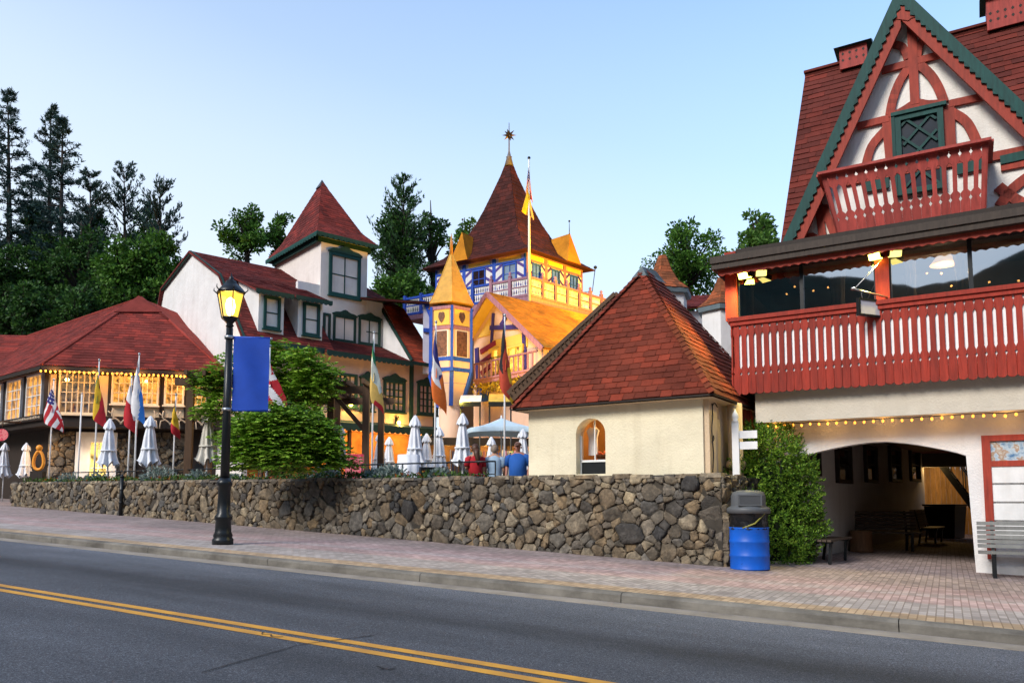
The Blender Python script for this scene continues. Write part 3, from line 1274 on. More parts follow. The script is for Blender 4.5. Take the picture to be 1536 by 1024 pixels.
def cut_boards(mb, fr, u0, n, pitch, t0, th, zb, zt, slot, dia, sw, dw, rnd=.0, gap=.002, place=None):
    """n boards side by side; slots and diamonds are sawn out of their edges"""
    w = pitch / 2 - gap
    for i in range(n):
        c = u0 + (i + .5) * pitch
        j = random.uniform(-rnd, rnd)
        R_ = []
        R_.append((w, zb + .045)); 
        for (zc, h) in [dia[0]]:
            R_ += [(w, zc - h), (w - dw, zc), (w, zc + h)]
        R_ += [(w, slot[0]), (w - sw, slot[0] + .05), (w - sw, slot[1] - .05), (w, slot[1])]
        for (zc, h) in [dia[1]]:
            R_ += [(w, zc - h), (w - dw, zc), (w, zc + h)]
        R_.append((w, zt))
        bot = [(w * math.sin(a), zb + .045 - .045 * math.cos(a)) for a in (-1.2, -.7, -.3, 0, .3, .7, 1.2)]
        prof = R_ + [(-x, z) for x, z in reversed(R_)] + [(x, z + j) for x, z in bot]
        if place:
            P = [place(c + x, z) for x, z in prof]
            mb.prism(P, fr.b * th)
        else:
            mb.prism([fr.p(c + x, t0 + random.uniform(-.004, .004), z) for x, z in prof], fr.b * th)


H_ = rz1 - rz0
bal = MB()
nb = int((SE - bl) / pitch)
slot = (rz0 + .34 * H_, rz0 + .80 * H_)
cut_boards(bal, RB, s_first - pitch * 1.0, nb, pitch, BT, .03, rz0, rz1 - .05, slot, [(rz0 + .275 * H_, .035), (rz0 + .885 * H_, .035)], .17 * pitch, .15 * pitch, .012)
u0b = s_first - pitch
# left return
RL = Fr(RB.p(u0b - .02, BT, 0)[:2], -30.7 + 90)
cut_boards(bal, RL, .03, 5, pitch, -.0, .03, rz0, rz1 - .05, slot, [(rz0 + .275 * H_, .035), (rz0 + .885 * H_, .035)], .17 * pitch, .15 * pitch, .012)
balc = bal.build('balcony_boards', redder, house)
m = MB()
m.box(RB, u0b - .08, SE, BT - .07, BT + .12, rz1 - .048, rz1 + .03)
m.box(RL, .125, .8, -.09, .10, rz1 - .048, rz1 + .03)
m.box(RB, u0b - .04, SE, BT - .035, BT - .008, rz1 - .13, rz1 - .05)
m.build('balcony_rail', redder, balc)
m = MB()
m.box(RB, u0b + .05, SE, BT + .034, BT + .06, rz0 + .18 * H_, rz1 - .06)
m.build('white_backing', paint('white_backing_board', (.82, .82, .82), .7, .08), balc)
m = MB()
m.box(RB, u0b + .06, SE, BT + .075, .0, rz0 + .12, rz0 + .24)
m.build('balcony_floor', dark_wood, house)

# ---- glazed porch
GT = -.55
gz0 = rz1 + .035
gz1 = q(1200, 399, GT)[1] + .02
pr_z = q(1200, 388, -1.3)[1]
m = MB()
sp0, sp1 = RB.s_at(1088, 440, GT - .1), RB.s_at(1105, 440, GT - .1)
m.box(RB, sp0, sp1, GT - .12, GT + .1, gz0, gz1 + .45)
c0, c1 = RB.s_at(1313, 420, GT - .1), RB.s_at(1334, 420, GT - .1)
m.box(RB, c0, c1, GT - .12, GT + .1, gz0, gz1 + .3)
c2 = c1 + (c0 - sp1) + .1
m.box(RB, c2, c2 + .23, GT - .12, GT + .1, gz0, gz1 + .3)
m.build_each('porch_post', redder, house)
m = MB()
m.box(RB, sp1, SE, GT - .06, GT + .08, gz1, gz1 + .5)
m.box(RB, sp0 + .05, sp0 + .2, GT + .1, 3, gz1, gz1 + .5)
m.build('lintel', dark_wood, house)
mull = MB()
for x in (1203, 1457): 
    u = RB.s_at(x, 430, GT)
    mull.box(RB, u - .035, u + .035, GT - .05, GT + .04, gz0, gz1)
for a, b in ((sp1, c0), (c1, c2)):
    mull.box(RB, a, a + .03, GT - .03, GT + .03, gz0, gz1); mull.box(RB, b - .03, b, GT - .03, GT + .03, gz0, gz1)
mull = mull.build_each('window_frame', black_m, house)[0]
pg = clear_glass('porch_glass', (.30, .33, .36), .8)
for a, b in ((sp1, RB.s_at(1203, 430, GT)), (RB.s_at(1203, 430, GT), c0), (c1, RB.s_at(1457, 430, GT)), (RB.s_at(1457, 430, GT), c2), (c2 + .23, SE)):
    m = MB()
    m.poly([RB.p(a, GT, gz0), RB.p(b, GT, gz0), RB.p(b, GT, gz1), RB.p(a, GT, gz1)])
    m.build('pane', pg, mull)
# room behind the glass
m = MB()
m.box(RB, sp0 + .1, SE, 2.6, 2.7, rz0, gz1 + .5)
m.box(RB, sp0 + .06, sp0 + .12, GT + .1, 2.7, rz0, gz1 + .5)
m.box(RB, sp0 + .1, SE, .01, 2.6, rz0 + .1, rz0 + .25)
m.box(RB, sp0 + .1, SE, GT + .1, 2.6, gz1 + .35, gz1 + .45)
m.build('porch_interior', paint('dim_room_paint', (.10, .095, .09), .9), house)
m = MB()
for x, w in ((1258, .3), (1125, .16), (1368, .2), (1448, .3)):
    u = RB.s_at(x, 430, .6)
    for k in range(6):
        m.tube([RB.p(u + (k - 3) * w / 6, .6 + .03 * (k % 2), gz1 + .1), RB.p(u + (k - 3) * w / 9, .6 + .03 * (k % 2), (gz0 + gz1) / 2), RB.p(u + (k - 3) * w / 5, .6, gz0)], w / 8, 6)
m.build_each('curtain', paint('pale_curtain', (.45, .43, .38), .9), house, 6)
for (x, y) in ((1192, 430), (1180, 441), (1220, 436), (1242, 431), (1390, 410), (1412, 410), (1427, 429), (1440, 424), (1484, 423), (1528, 421)):
    u, z = q(x, y, 1.2)
    m = MB(); m.ball(RB.p(u, 1.2, z), .022, 8)
    m.build('candle_bulb', emit('candle_glow', (1, .42, .10), 2.5), house)
m = MB()
u, z = q(1416, 388, 1.0)
m.lathe(RB.p(u, 1.0, z - .12), [(.26, 0), (.10, .22)], 14, True)
m.build('ceiling_lamp', emit('shade_glow', (1, .55, .2), .8), house)
point_light('porch_lamp_light', RB.p(u, 1.0, z - .3), (1, .6, .3), 30, .1, house)

# ---- porch roof
FT = -1.08
fz1, fz0 = q(1072, 389, FT)[1], q(1072, 404, FT)[1]
sf = RB.s_at(1067, 396, FT)
m = MB()
m.box(RB, sf, SE, FT, FT + .05, fz0, fz1)
m.box(RB, sf - .02, SE, FT - .035, FT - .003, fz1 - .09, fz1 + .02)
m.box(RB, sf, sf + .05, FT + .05, 2.2, fz0, fz1)
m.box(RB, sf + .05, SE, FT + .05, GT - .1, fz0 + .0, fz0 + .04)
m.build('fascia', fascia_w, house)
m = MB()
m.hexa([RB.p(sf - .03, FT - .02, fz1 + .023), RB.p(SE, FT - .02, fz1 + .023), RB.p(SE, .5, fz1 + .2), RB.p(sf - .03, .5, fz1 + .2),
        RB.p(sf - .03, FT - .02, fz1 + .05), RB.p(SE, FT - .02, fz1 + .05), RB.p(SE, .5, fz1 + .24), RB.p(sf - .03, .5, fz1 + .24)])
m.build('porch_roof', fascia_w, house)
m = MB()
m.box(RB, sf + .1, SE, FT + .12, FT + .15, fz0 - .10, fz0 - .003)
u = sf + .1
while u < SE:
    m.prism([RB.p(u, FT + .115, fz0 - .09), RB.p(u + .08, FT + .115, fz0 - .125), RB.p(u + .16, FT + .115, fz0 - .09)], RB.b * .03)
    u += .16
m.build('eave_trim', red_wood, house)

# ---- gable
GW = .22                                   # gable wall plane
BG = -.12                                  # barge board plane
apex = q(1348.5, -20, BG)
bot_z = fz1 + .05
Lb = q(1173, 366, BG)
Rb_ = q(1536, 156, BG)


def line_at(a, b, z):
    f = (z - a[1]) / (b[1] - a[1])
    return (a[0] + (b[0] - a[0]) * f, z)


LB = line_at(apex, Lb, bot_z)
RBt = line_at(apex, Rb_, bot_z)
# trim: outer green band, inner red band
ww = 1.0
for side, (A, B) in (('l', (apex, LB)), ('r', (apex, RBt))):
    A_, B_ = V((A[0], 0, A[1])), V((B[0], 0, B[1]))
    d = (B_ - A_).normalized()
    nrm = V((-d.z, 0, d.x))
    if nrm.z > 0: nrm = -nrm
    cx = abs(nrm.x)

    def off(w, A_=A_, B_=B_, nrm=nrm):      # line moved inwards by w, met with centre line and bottom
        a = A_ + nrm * w; b = B_ + nrm * w
        f = (A_.x - a.x) / (b.x - a.x)
        top = a + (b - a) * f
        f = (bot_z - a.z) / (b.z - a.z)
        return top, a + (b - a) * f
    g0, g1 = off(0), off(.17)
    m = MB()
    m.prism([RB.p(p.x, BG - .05, p.z) for p in (g0[0], g0[1], g1[1], g1[0])], RB.b * .07)
    L = (g1[1] - g1[0]).length
    k = int(L / .15)
    for i in range(k):                      # scalloped lower edge
        a = g1[0].lerp(g1[1], i / k); b = g1[0].lerp(g1[1], (i + 1) / k)
        mid = (a + b) / 2 + nrm * .05
        m.prism([RB.p(p.x, BG - .047, p.z) for p in (a, (a * .85 + mid * .35 - b * .2) if 0 else a.lerp(mid, .75), mid, b.lerp(mid, .75), b)], RB.b * .05)
    bb = m.build('bargeboard', green_trim, house)
    r0, r1 = off(.165), off(.36)
    m = MB()
    m.prism([RB.p(p.x, BG - .0, p.z) for p in (r0[0], r0[1], r1[1], r1[0])], RB.b * .07)
    m.build('inner_board', red_wood, bb)
    # soffit between the barge board and the wall
    s0_, s1_ = off(.13), off(.19)
    m = MB()
    m.prism([RB.p(p.x, BG + .08, p.z) for p in (s0_[0], s0_[1], s1_[1], s1_[0])], RB.b * (GW - BG - .09))
    m.build('gable_soffit', red_wood, bb)
    # gable roof: shingles running back
    t1 = 6.0
    poly = [RB.p(A[0], BG + .0, A[1] - .03), RB.p(B[0], BG + .0, B[1] - .03), RB.p(B[0], t1, B[1] - .03), RB.p(A[0], t1, A[1] - .03)]
    m = MB()
    roof_plane(m, poly, .16, .34, .02, .09)
    m.build('gable_roof', roof_main, house)
# gable wall
wa = q(1348.5, 12, GW)
m = MB()
lw = (LB[0] + .12, bot_z - .2); rw = (RBt[0] - .12, bot_z - .2)
m.prism([RB.p(u, GW, z) for u, z in ((apex[0], apex[1] - .35), lw, rw)], RB.b * .2)
m.build('gable_wall', gable_st, house)
# timbers
TM = GW - .075
tm = MB()


def timber(pxs, w, smooth=True, dep=.07, dt=0):
    P = PP(pxs, TM + dt)
    ribbon(tm, curve(P) if smooth and len(P) > 2 else P, w * .8, RB.b, dep - dt)


Z8 = lambda x, y: (1060 + x / 2.561, y / 2.561)
timber([Z8(785, 70), Z8(800, 400)], .20)
timber([Z8(672, 270), Z8(798, 236), Z8(925, 200)], .17, False, dt=.002)
timber([Z8(578, 484), Z8(700, 453)], .17, False, dt=.004)
timber([Z8(930, 398), Z8(1070, 368)], .17, False, dt=.004)
timber([Z8(705, 455), Z8(760, 425), Z8(803, 400), Z8(850, 404), Z8(915, 400)], .24, dt=.006)
timber([Z8(703, 440), Z8(715, 380), Z8(742, 310), Z8(778, 255)], .20, dt=.008)
timber([Z8(812, 243), Z8(858, 285), Z8(890, 335), Z8(912, 392)], .20, dt=.008)
timber([Z8(715, 168), Z8(752, 180), Z8(772, 225)], .17, dt=.01)
timber([Z8(862, 130), Z8(822, 165), Z8(808, 218)], .17, dt=.01)
timber([Z8(693, 455), Z8(708, 615)], .24, dt=.011)
timber([Z8(928, 402), Z8(936, 565)], .24, dt=.011)
timber([Z8(610, 640), Z8(634, 560), Z8(692, 492)], .20, dt=.012)
timber([Z8(938, 428), Z8(1000, 470), Z8(1045, 560)], .20, dt=.012)
timber([Z8(520, 700), Z8(800, 645), Z8(1100, 600), Z8(1250, 570)], .2, False, dt=.013)
timber([Z8(428, 780), Z8(448, 935)], .18, dt=.014)
timber([Z8(352, 935), Z8(405, 905), Z8(440, 945)], .16, dt=.016)
timber([Z8(448, 790), Z8(470, 850), Z8(500, 930)], .18, dt=.016)
timber([Z8(1130, 640), Z8(1330, 600)], .2, False, dt=.017)
timber([Z8(1125, 790), Z8(1180, 720), Z8(1260, 660)], .22, dt=.018)
timber([Z8(1120, 715), Z8(1180, 760), Z8(1260, 800)], .22, dt=.018)
timber([Z8(1335, 820), Z8(1290, 420)], .22, dt=.019)
timber([Z8(1420, 520), Z8(1460, 620), Z8(1470, 780)], .22, dt=.02)
tm.build('timber', red_wood, house)
m = MB()
ribbon(m, PP([Z8(1128, 615), Z8(1230, 592), Z8(1400, 555)], TM - .01), .16, RB.b, .05)
ribbon(m, PP([Z8(600, 720), Z8(700, 700)], TM - .01), .2, RB.b, .05)
ribbon(m, PP([Z8(960, 650), Z8(1060, 628)], TM - .01), .2, RB.b, .05)
m.build_each('green_sill', green_trim, house)
# triangular red board under the ridge
m = MB()
m.prism(PP([(1343, 28), (1352, 0), (1378, 24), (1367, 27), (1362, 31), (1356, 30)], BG - .02), RB.b * .06)
m.build('ridge_board', red_wood, house)
# diamond-leaded gable window
w0, z1 = q(*Z8(722, 455), TM)
w1 = q(*Z8(908, 430), TM)[0]
z1 = q(*Z8(722, 452), TM)[1]
z0 = q(*Z8(728, 610), TM)[1] - .75
f = MB()
fw = .1
f.box(RB, w0, w0 + fw, TM - .05, TM + .07, z0, z1); f.box(RB, w1 - fw, w1, TM - .05, TM + .07, z0, z1)
f.box(RB, w0 + fw, w1 - fw, TM - .05, TM + .07, z1 - fw, z1); f.box(RB, w0 + fw, w1 - fw, TM - .05, TM + .07, z0, z0 + fw)
f.box(RB, w0 - .06, w0, TM - .07, TM + .05, z0, z1 + .06); f.box(RB, w0 - .06, w1 + .06, TM - .09, TM + .05, z1, z1 + .07)
iw, ih = (w1 - w0 - 2 * fw), .55
for k in range(-2, 4):
    for sg in (1, -1):
        # lattice bars clipped to the opening
        a = (w0 + fw + k * iw / 1.55 + .1, z1 - fw); b = (a[0] + sg * 2.0, z1 - fw - 2.0 * 1.05)
        xs = []
        for t in [i / 60 for i in range(61)]:
            x, z = a[0] + (b[0] - a[0]) * t, a[1] + (b[1] - a[1]) * t
            if w0 + fw <= x <= w1 - fw and z0 + fw <= z <= z1 - fw: xs.append((x, z))
        if len(xs) > 2:
            ribbon(f, [RB.p(xs[0][0], TM - .015 - .004 * sg, xs[0][1]), RB.p(xs[-1][0], TM - .015 - .004 * sg, xs[-1][1])], .045, RB.b, .02)
f = f.build('gable_window', green_trim, house)
m = MB(); m.poly([RB.p(w0 + fw, TM + .03, z0 + fw), RB.p(w1 - fw, TM + .03, z0 + fw), RB.p(w1 - fw, TM + .03, z1 - fw), RB.p(w0 + fw, TM + .03, z1 - fw)])
m.build('pane', paint('gable_glass', (.010, .016, .026), .25, .4, 3, .0, spec=.15), f)

# ---- upper balcony, flared outwards
tT, tB = -.78, -.58
A1, A2 = q(1230.5, 262, tT), q(1483, 209, tT)
B1, B2 = q(1257, 354, tB), q(1479, 318, tB)
zT, zB = (A1[1] + A2[1]) / 2, min((B1[1] + B2[1]) / 2, fz1 + .4)
uT0, uT1, uB0, uB1 = A1[0], A2[0], B1[0], B2[0]
zB = fz1 + .16


def flare(u, z):
    f = (z - zB) / (zT - zB)
    return RB.p(interp(uB0, uB1, u) * (1 - f) + interp(uT0, uT1, u) * f, interp(tB, tT, f), z)


hb = zT - zB
ub = MB()
nbd = 15
for i in range(nbd):
    pass
Wd = uT1 - uT0
cut_boards(ub, RB, .035, nbd, .93 / nbd, 0, .03, zB - .03, zT - .04, (zB + .36 * hb, zB + .80 * hb), [(zB + .29 * hb, .045), (zB + .90 * hb, .045)], .93 / nbd * .27, .93 / nbd * .18, 0, .0004, place=flare)
# end posts
for u in (.0, .965):
    ub.prism([flare(u, zB - .03), flare(u + .035, zB - .03), flare(u + .035, zT - .03), flare(u, zT - .03)], RB.b * .05)
# side returns
for u in (0, 1):
    n_ = 6
    for i in range(n_):
        f0, f1 = i / n_, (i + .93) / n_
        P = []
        for ff, z in ((f0, zB - .03), (f1, zB - .03), (f1, zT - .04), (f0, zT - .04)):
            p = flare(u, z)
            tt = (p - RB.o).dot(RB.b)
            p = p + RB.b * (GW - tt) * ff
            P.append(p)
        ub.prism(P, RB.a * (.03 if u == 0 else -.03))
ub = ub.build('upper_balcony', coral, house)
m = MB()
m.bar(flare(-.015, zT - .02) - RB.b * .03, flare(1.015, zT - .02) - RB.b * .03, .16, .05)
m.bar(flare(1.01, zT - .018), flare(1.01, zT - .018) + RB.b * (GW - tT), .1, .045)
m.bar(flare(-.01, zT - .018), flare(-.01, zT - .018) + RB.b * (GW - tT), .1, .045)
m.build('balcony_rail', coral, ub)
m = MB()
m.prism([flare(0.01, zB + .05) + RB.b * .05, flare(.99, zB + .05) + RB.b * .05, RB.p(uB1, GW - .09, zB + .05), RB.p(uB0, GW - .09, zB + .05)], (0, 0, .06))
m.build('balcony_floor', dark_wood, ub)

# ---- main roof behind the gable
MT = .9
sl0 = q(1163, 371, MT)
tt, zr = RB.t_at(1208, 112, sl0[0] + .15)
tt = min(max(tt, 2.5), 7)
zr = q(1208, 112, tt)[1]
sl1 = q(1208, 112, tt)[0]
m = MB()
zb_ = bot_z + .05
roof_plane(m, [RB.p(sl0[0], MT, zb_), RB.p(SE + 2, MT, zb_), RB.p(SE + 2, tt, zr), RB.p(sl1, tt, zr)], .20, .42, .022, .12)
m.build('main_roof', roof_main, house)
m = MB()
m.slab([RB.p(sl1, tt, zr), RB.p(SE + 2, tt, zr), RB.p(SE + 2, tt * 2 - MT, zb_), RB.p(sl0[0], tt * 2 - MT, zb_)], .12)
m.prism([RB.p(sl0[0] + .15, MT + .1, zb_), RB.p(sl0[0] + .15, tt * 2 - MT - .1, zb_), RB.p(sl1 + .15, tt, zr - .15)], RB.a * .1)
m.box(RB, sl0[0] + .2, SE, 2.75, TB, beam_b + .12, zb_)
m.build('rear_roof', roof_main, house)
m = MB()
m.box(RB, sl1 - .02, SE, tt - .12, tt + .12, zr - .01, zr + .05)
m.build('ridge_cap', roof_main, house)
# lattice ridge vents with green caps
for (x0, x1, y0, y1, xr) in ((1262, 1303, 103, 86, None), (1480, 1560, 42, 19, None)):
    u0, u1 = RB.s_at(x0, y0, tt), RB.s_at(x1, y0, tt)
    z0, z1 = zr - .08, q(x0, y1, tt)[1] + .05
    z1 = z0 + (.40 if x0 < 1400 else .62)
    m = MB()
    m.box(RB, u0, u1, tt - .3, tt - .26, z0 - .2, z1 - .06); m.box(RB, u0, u1, tt + .26, tt + .3, z0 - .2, z1 - .06)
    m.box(RB, u0, u0 + .04, tt - .26, tt + .26, z0 - .2, z1 - .06); m.box(RB, u1 - .04, u1, tt - .26, tt + .26, z0 - .2, z1 - .06)
    v = m.build('ridge_vent', coral, house)
    m = MB()
    k = int((u1 - u0) / .13)
    for i in range(k):
        for j in range(2):
            c = RB.p(u0 + (i + .5 + .5 * j * 0) * (u1 - u0) / k, tt - .304, z0 + .02 + .17 * j)
            m.prism([c + RB.a * .035, c + V((0, 0, .045)), c - RB.a * .035, c - V((0, 0, .045))], RB.b * .003)
    m.build_each('vent_hole', dark_wood, v)
    m = MB()
    m.prism([RB.p(u0 - .12, tt - .42, z1 - .06), RB.p(u0 - .12, tt + .42, z1 - .06), RB.p(u0 - .12, tt, z1 + .12)], RB.a * (u1 - u0 + .24))
    m.build('vent_cap', green_trim, v)

# ---- twin floodlights on the porch
for (x, y, tlab) in ((1121, 411, 'a'), (1320, 382, 'b')):
    u, z = q(x, y, FT + .2)
    for k, (du, ang, on) in enumerate(((-.06, -20, True), (.2, 25, False))):
        FD = Fr(RB.p(u + du, FT + .38, 0)[:2], -30.7 + ang)
        m = MB()
        m.hexa([FD.p(-.11, -.10, z - .04), FD.p(.11, -.10, z - .04), FD.p(.07, .10, z + .01), FD.p(-.07, .10, z + .01),
                FD.p(-.11, -.14, z + .06), FD.p(.11, -.14, z + .06), FD.p(.07, .10, z + .07), FD.p(-.07, .10, z + .07)])
        m.bar(FD.p(0, .05, z + .05), FD.p(0, .1, fz0 + .02), .03, .03)
        h = m.build('floodlight', black_m, house)
        m = MB()
        m.hexa([FD.p(-.10, -.105, z - .052), FD.p(.10, -.105, z - .052), FD.p(.06, .09, z - .005), FD.p(-.06, .09, z - .005),
                FD.p(-.10, -.146, z + .05), FD.p(.10, -.146, z + .05), FD.p(.06, .08, z), FD.p(-.06, .08, z)])
        m.build('lens', flood_em if on else emit('flood_lens_dim', (1, .82, .2), .8), h)
    spot_light('flood_spot', RB.p(u, FT + .2, z - .08), RB.p(u - 2.2, FT - 1.0, 1.2) if tlab == 'a' else RB.p(u - .6, FT - 3.5, .2), (1, .82, .22), 160, 130, .9, .1, house)

# ---- boarded red window at the right
t_ = -.05
w0 = RB.s_at(1474, 700, t_); z1 = q(1474, 653, t_)[1]; z0 = q(1490, 838, t_)[1]
w1 = w0 + 1.5
zg0 = q(1484, 691, t_)[1]
f = MB()
fw = .13
f.box(RB, w0, w0 + fw, t_ - .02, 0, z0, z1); f.box(RB, w1 - fw, w1, t_ - .02, 0, z0, z1)
f.box(RB, w0 + fw, w1 - fw, t_ - .02, 0, z1 - fw * .8, z1); f.box(RB, w0 + fw, w1 - fw, t_ - .02, 0, zg0 - .1, zg0)
f = f.build('boarded_window', red_wood, house)
m = MB()
zz = [zg0 - .1 - (zg0 - .1 - z0) * k / 5 for k in range(6)]
for k in range(5):
    m.box(RB, w0 + fw, w1 - fw, t_ + .0, t_ + .045, zz[k + 1] + .035, zz[k])
m.build('white_board', white_pt, f)
m = MB()
m.box(RB, w0 + fw, w1 - fw, t_ + .02, t_ + .045, zg0, z1 - fw * .8)
t = NT('pale_picture')
col = t.ramp(t.noise(7, 5, .6), [(.3, (.06, .16, .32)), (.48, (.45, .55, .62)), (.55, (.35, .22, .14)), (.7, (.55, .58, .55))])
t.color(col); t.set(Roughness=.15)
m.build('upper_pane', t.mat, f)

# ---- string of bulbs under the beam
strg = thing('string_lights', 'string of warm bulbs hanging under the white beam over the arched passage', 'string lights', tuple(RB.p(0, -.25, beam_b)))
cab = MB()
bs = []
N_ = 27
u0, u1 = RB.s_at(1152, 645, -.3), RB.s_at(1524, 616, -.3)
zc = (q(1200, 640, -.3)[1] + q(1450, 621, -.3)[1]) / 2
for i in range(N_ + 6):
    u = u0 + (u1 - u0) * i / (N_ - 1)
    bs.append(RB.p(u, -.3, zc + random.uniform(-.012, .012)))
cab.tube([b + V((0, 0, .035)) for b in bs], .008, 5)
cab.build('cable', black_m, strg)
for b in bs:
    m = MB(); m.lathe(b + V((0, 0, -.035)), [(.004, 0), (.022, .015), (.024, .03), (.012, .055)], 8)
    m.build('bulb', bulb, strg)
for i in (1, 7, 13, 19, 25): point_light('string_glow', bs[i] + V((0, -.06, -.06)), (1, .50, .12), .8, .05, strg)

# ---- hanging sign
p_wall = RB.pt(1331, 446, GT - .12)
sg = thing('hanging_sign', 'small blank pale sign in a dark frame hanging from an iron bracket', 'sign', tuple(p_wall))
SG = Fr(p_wall[:2], -30.7 + 52)             # u = into the house; negative u sticks out
t0 = 0
u_out = SG.s_at(1287, 470, 0); u_in = SG.s_at(1322, 478, 0)
u_out = max(u_out, -2.6)
zA, zB_ = SG.px(1288, 447, 0)[1], SG.px(1288, 473, 0)[1]
m = MB()
m.box(SG, u_out, u_in, -.035, .035, zB_, zB_ + .035); m.box(SG, u_out, u_in, -.035, .035, zA - .035, zA)
m.box(SG, u_out, u_out + .035, -.035, .035, zB_ + .035, zA - .035); m.box(SG, u_in - .035, u_in, -.035, .035, zB_ + .035, zA - .035)
m.build('frame', black_m, sg)
m = MB(); m.box(SG, u_out + .035, u_in - .035, -.022, .022, zB_ + .035, zA - .035)
m.build('panel', paint('pale_sign_panel', (.55, .53, .54), .6, .1), sg)
m = MB()
zb_ar = p_wall.z
m.tube([SG.p(0, 0, zb_ar), SG.p(u_out - .1, 0, zA + .16)], .016, 6)
m.tube([SG.p(u_out - .06, 0, zA + .16), SG.p(0, 0, gz1 - .1)], .008, 5)
m.lathe(SG.p(u_out - .1, 0, zA + .14), [(.03, 0), (.03, .04)], 8)
m.build('bracket', steel, sg)
for u in (u_out + .12, u_in - .12):
    m = MB(); m.tube([SG.p(u, 0, zA), SG.p(u, .02, zA + .09), SG.p(u, 0, interp(zb_ar, zA + .16, u / (u_out - .1)))], .008, 5)
    m.build('hook', steel, sg)

# ------------------------------------------------------------------ benches
def bench(name, label, wood, L=1.8, seat_d=.42, group='slatted park benches'):
    b = thing(name, label, 'bench', group=group)
    F0 = Fr((0, 0), 0)                      # front towards -y
    m = MB()
    for k in range(5): m.box(F0, -L / 2, L / 2, -.42 + k * .085, -.42 + k * .085 + .068, .42, .455)
    m.build('seat', wood, b)
    m = MB()
    for k in range(6):
        y = .02 + k * .018; z = .50 + k * .075
        m.hexa([V((-L / 2, y, z)), V((L / 2, y, z)), V((L / 2, y + .035, z)), V((-L / 2, y + .035, z)),
                V((-L / 2, y + .014, z + .06)), V((L / 2, y + .014, z + .06)), V((L / 2, y + .05, z + .06)), V((-L / 2, y + .05, z + .06))])
    m.build('backrest', wood, b)
    for x in (-L / 2 + .22, L / 2 - .22):
        m = MB()
        m.bar((x, -.36, .42), (x, -.33, 0), .06, .05, (0, 1, 0)); m.bar((x, -.40, .4), (x, .06, .4), .06, .04)
        m.build('leg', black_m, b)
        m = MB()
        m.bar((x, .02, .42), (x, .08, 0), .06, .05, (0, 1, 0)); m.bar((x, .055, .4), (x, .165, .95), .05, .03, (0, 1, 0))
        m.build('leg', black_m, b)
    return b


b0 = bench('park_bench', 'grey slatted bench in front of the white boards', bench_w, 2.0)
ul = RB.s_at(1467, 825, -.75)
pb = RB.p(ul + 1.0, -.62, 0)
place(b0, (pb.x, pb.y, gz(pb.x, pb.y)), R(-30.7))
b1 = bench('park_bench', 'brown slatted bench half hidden by the shrub at the passage mouth', old_bench, 1.6)
bp = [(1247, 815, .42), (1305, 800, .42), (1378, 790, .42)]
u = PW.s_at(1232, 800, -.1)


def inpass(u, t, ang):
    p = PW.p(u, t, 0)
    return (p.x, p.y, gz(p.x, p.y)), R(53.5 + ang)


loc, rz = inpass(PW.s_at(1236, 790, -.45), -.35, 0); place(b1, loc, rz)
loc, rz = inpass(PW.s_at(1305, 790, -.3), -.55, -64)
dup(b1, loc, rz, 1, 'brown slatted bench against the passage wall, the one behind the tree stump')
loc, rz = inpass(PW.s_at(1362, 790, -.3), -.75, 0)
dup(b1, loc, rz, 1, 'brown slatted bench deepest in the passage, nearest the dark bin')
sp_ = on_ground(1292, 827)
stump = thing('log_stump', 'short brown log stump standing between passage benches', 'stump', tuple(sp_))
m = MB(); m.lathe(sp_, [(.27, 0), (.25, .06), (.24, .3), (.25, .47), (.235, .48)], 18)
m.build('bark', woodmat('stump_bark', (.17, .08, .035)), stump)
m = MB(); m.lathe(sp_ + V((0, 0, .481)), [(.22, 0), (.21, .012)], 18)
m.build('cut_face', woodmat('stump_top', (.25, .15, .07)), stump)
# dark wheelie bin at the far end
dp = on_ground(1420, 806)
db = thing('waste_bin', 'dark square waste bin at the far end of the passage', 'waste bin', tuple(dp))
FB = Fr(dp[:2], 40)
m = MB()
z = dp.z
m.hexa([FB.p(-.42, -.4, z), FB.p(.42, -.4, z), FB.p(.42, .4, z), FB.p(-.42, .4, z), FB.p(-.5, -.48, z + 1.05), FB.p(.5, -.48, z + 1.05), FB.p(.5, .48, z + 1.05), FB.p(-.5, .48, z + 1.05)])
m.build('body', black_m, db)
m = MB(); m.box(FB, -.54, .54, -.52, .52, z + 1.055, z + 1.12)
m.build('lid', black_m, db)
# yellow board fence and iron stair beyond the passage
ff = PW.p(PL + 2.5, -1, 0)
fen = thing('board_fence', 'tall fence of yellow boards beyond the passage', 'fence', (ff.x, ff.y, gz(ff.x, ff.y)))
m = MB()
for k in range(34):
    u = -2 + k * .17
    pz = gz(*ff[:2])
    F2 = Fr(ff[:2], -36.5)
    m.box(F2, u, u + .162, 0 + random.uniform(0, .012), .03, pz - .3, pz + 3.4)
m.build('board', woodmat('yellow_board', (.45, .24, .06)), fen)
m = MB()
for z_ in (.5, 1.7, 2.9): m.box(F2, -2, 3.8, .035, .09, pz + z_, pz + z_ + .1)
m.build('rail', dark_wood, fen)
stp = at(1428, 800, 27.5)
sta = thing('iron_stair', 'black iron open stair outside the far end of the passage', 'staircase', (stp.x, stp.y, gz(stp.x, stp.y)))
S2 = Fr(stp[:2], -36.5)
for dt, nm in ((0, 'stringer'), (.75, 'stringer')):
    m = MB(); m.bar(S2.p(-.45, dt, pz + 2.9), S2.p(1.3, dt, pz), .05, .2)
    m.build(nm, black_m, sta)
m = MB()
for k in range(11):
    f = k / 10
    m.box(S2, -.45 + 1.75 * f - .12, -.45 + 1.75 * f + .12, .03, .72, pz + 2.9 * (1 - f), pz + 2.9 * (1 - f) + .035)
m.build('tread', black_m, sta)
m = MB()
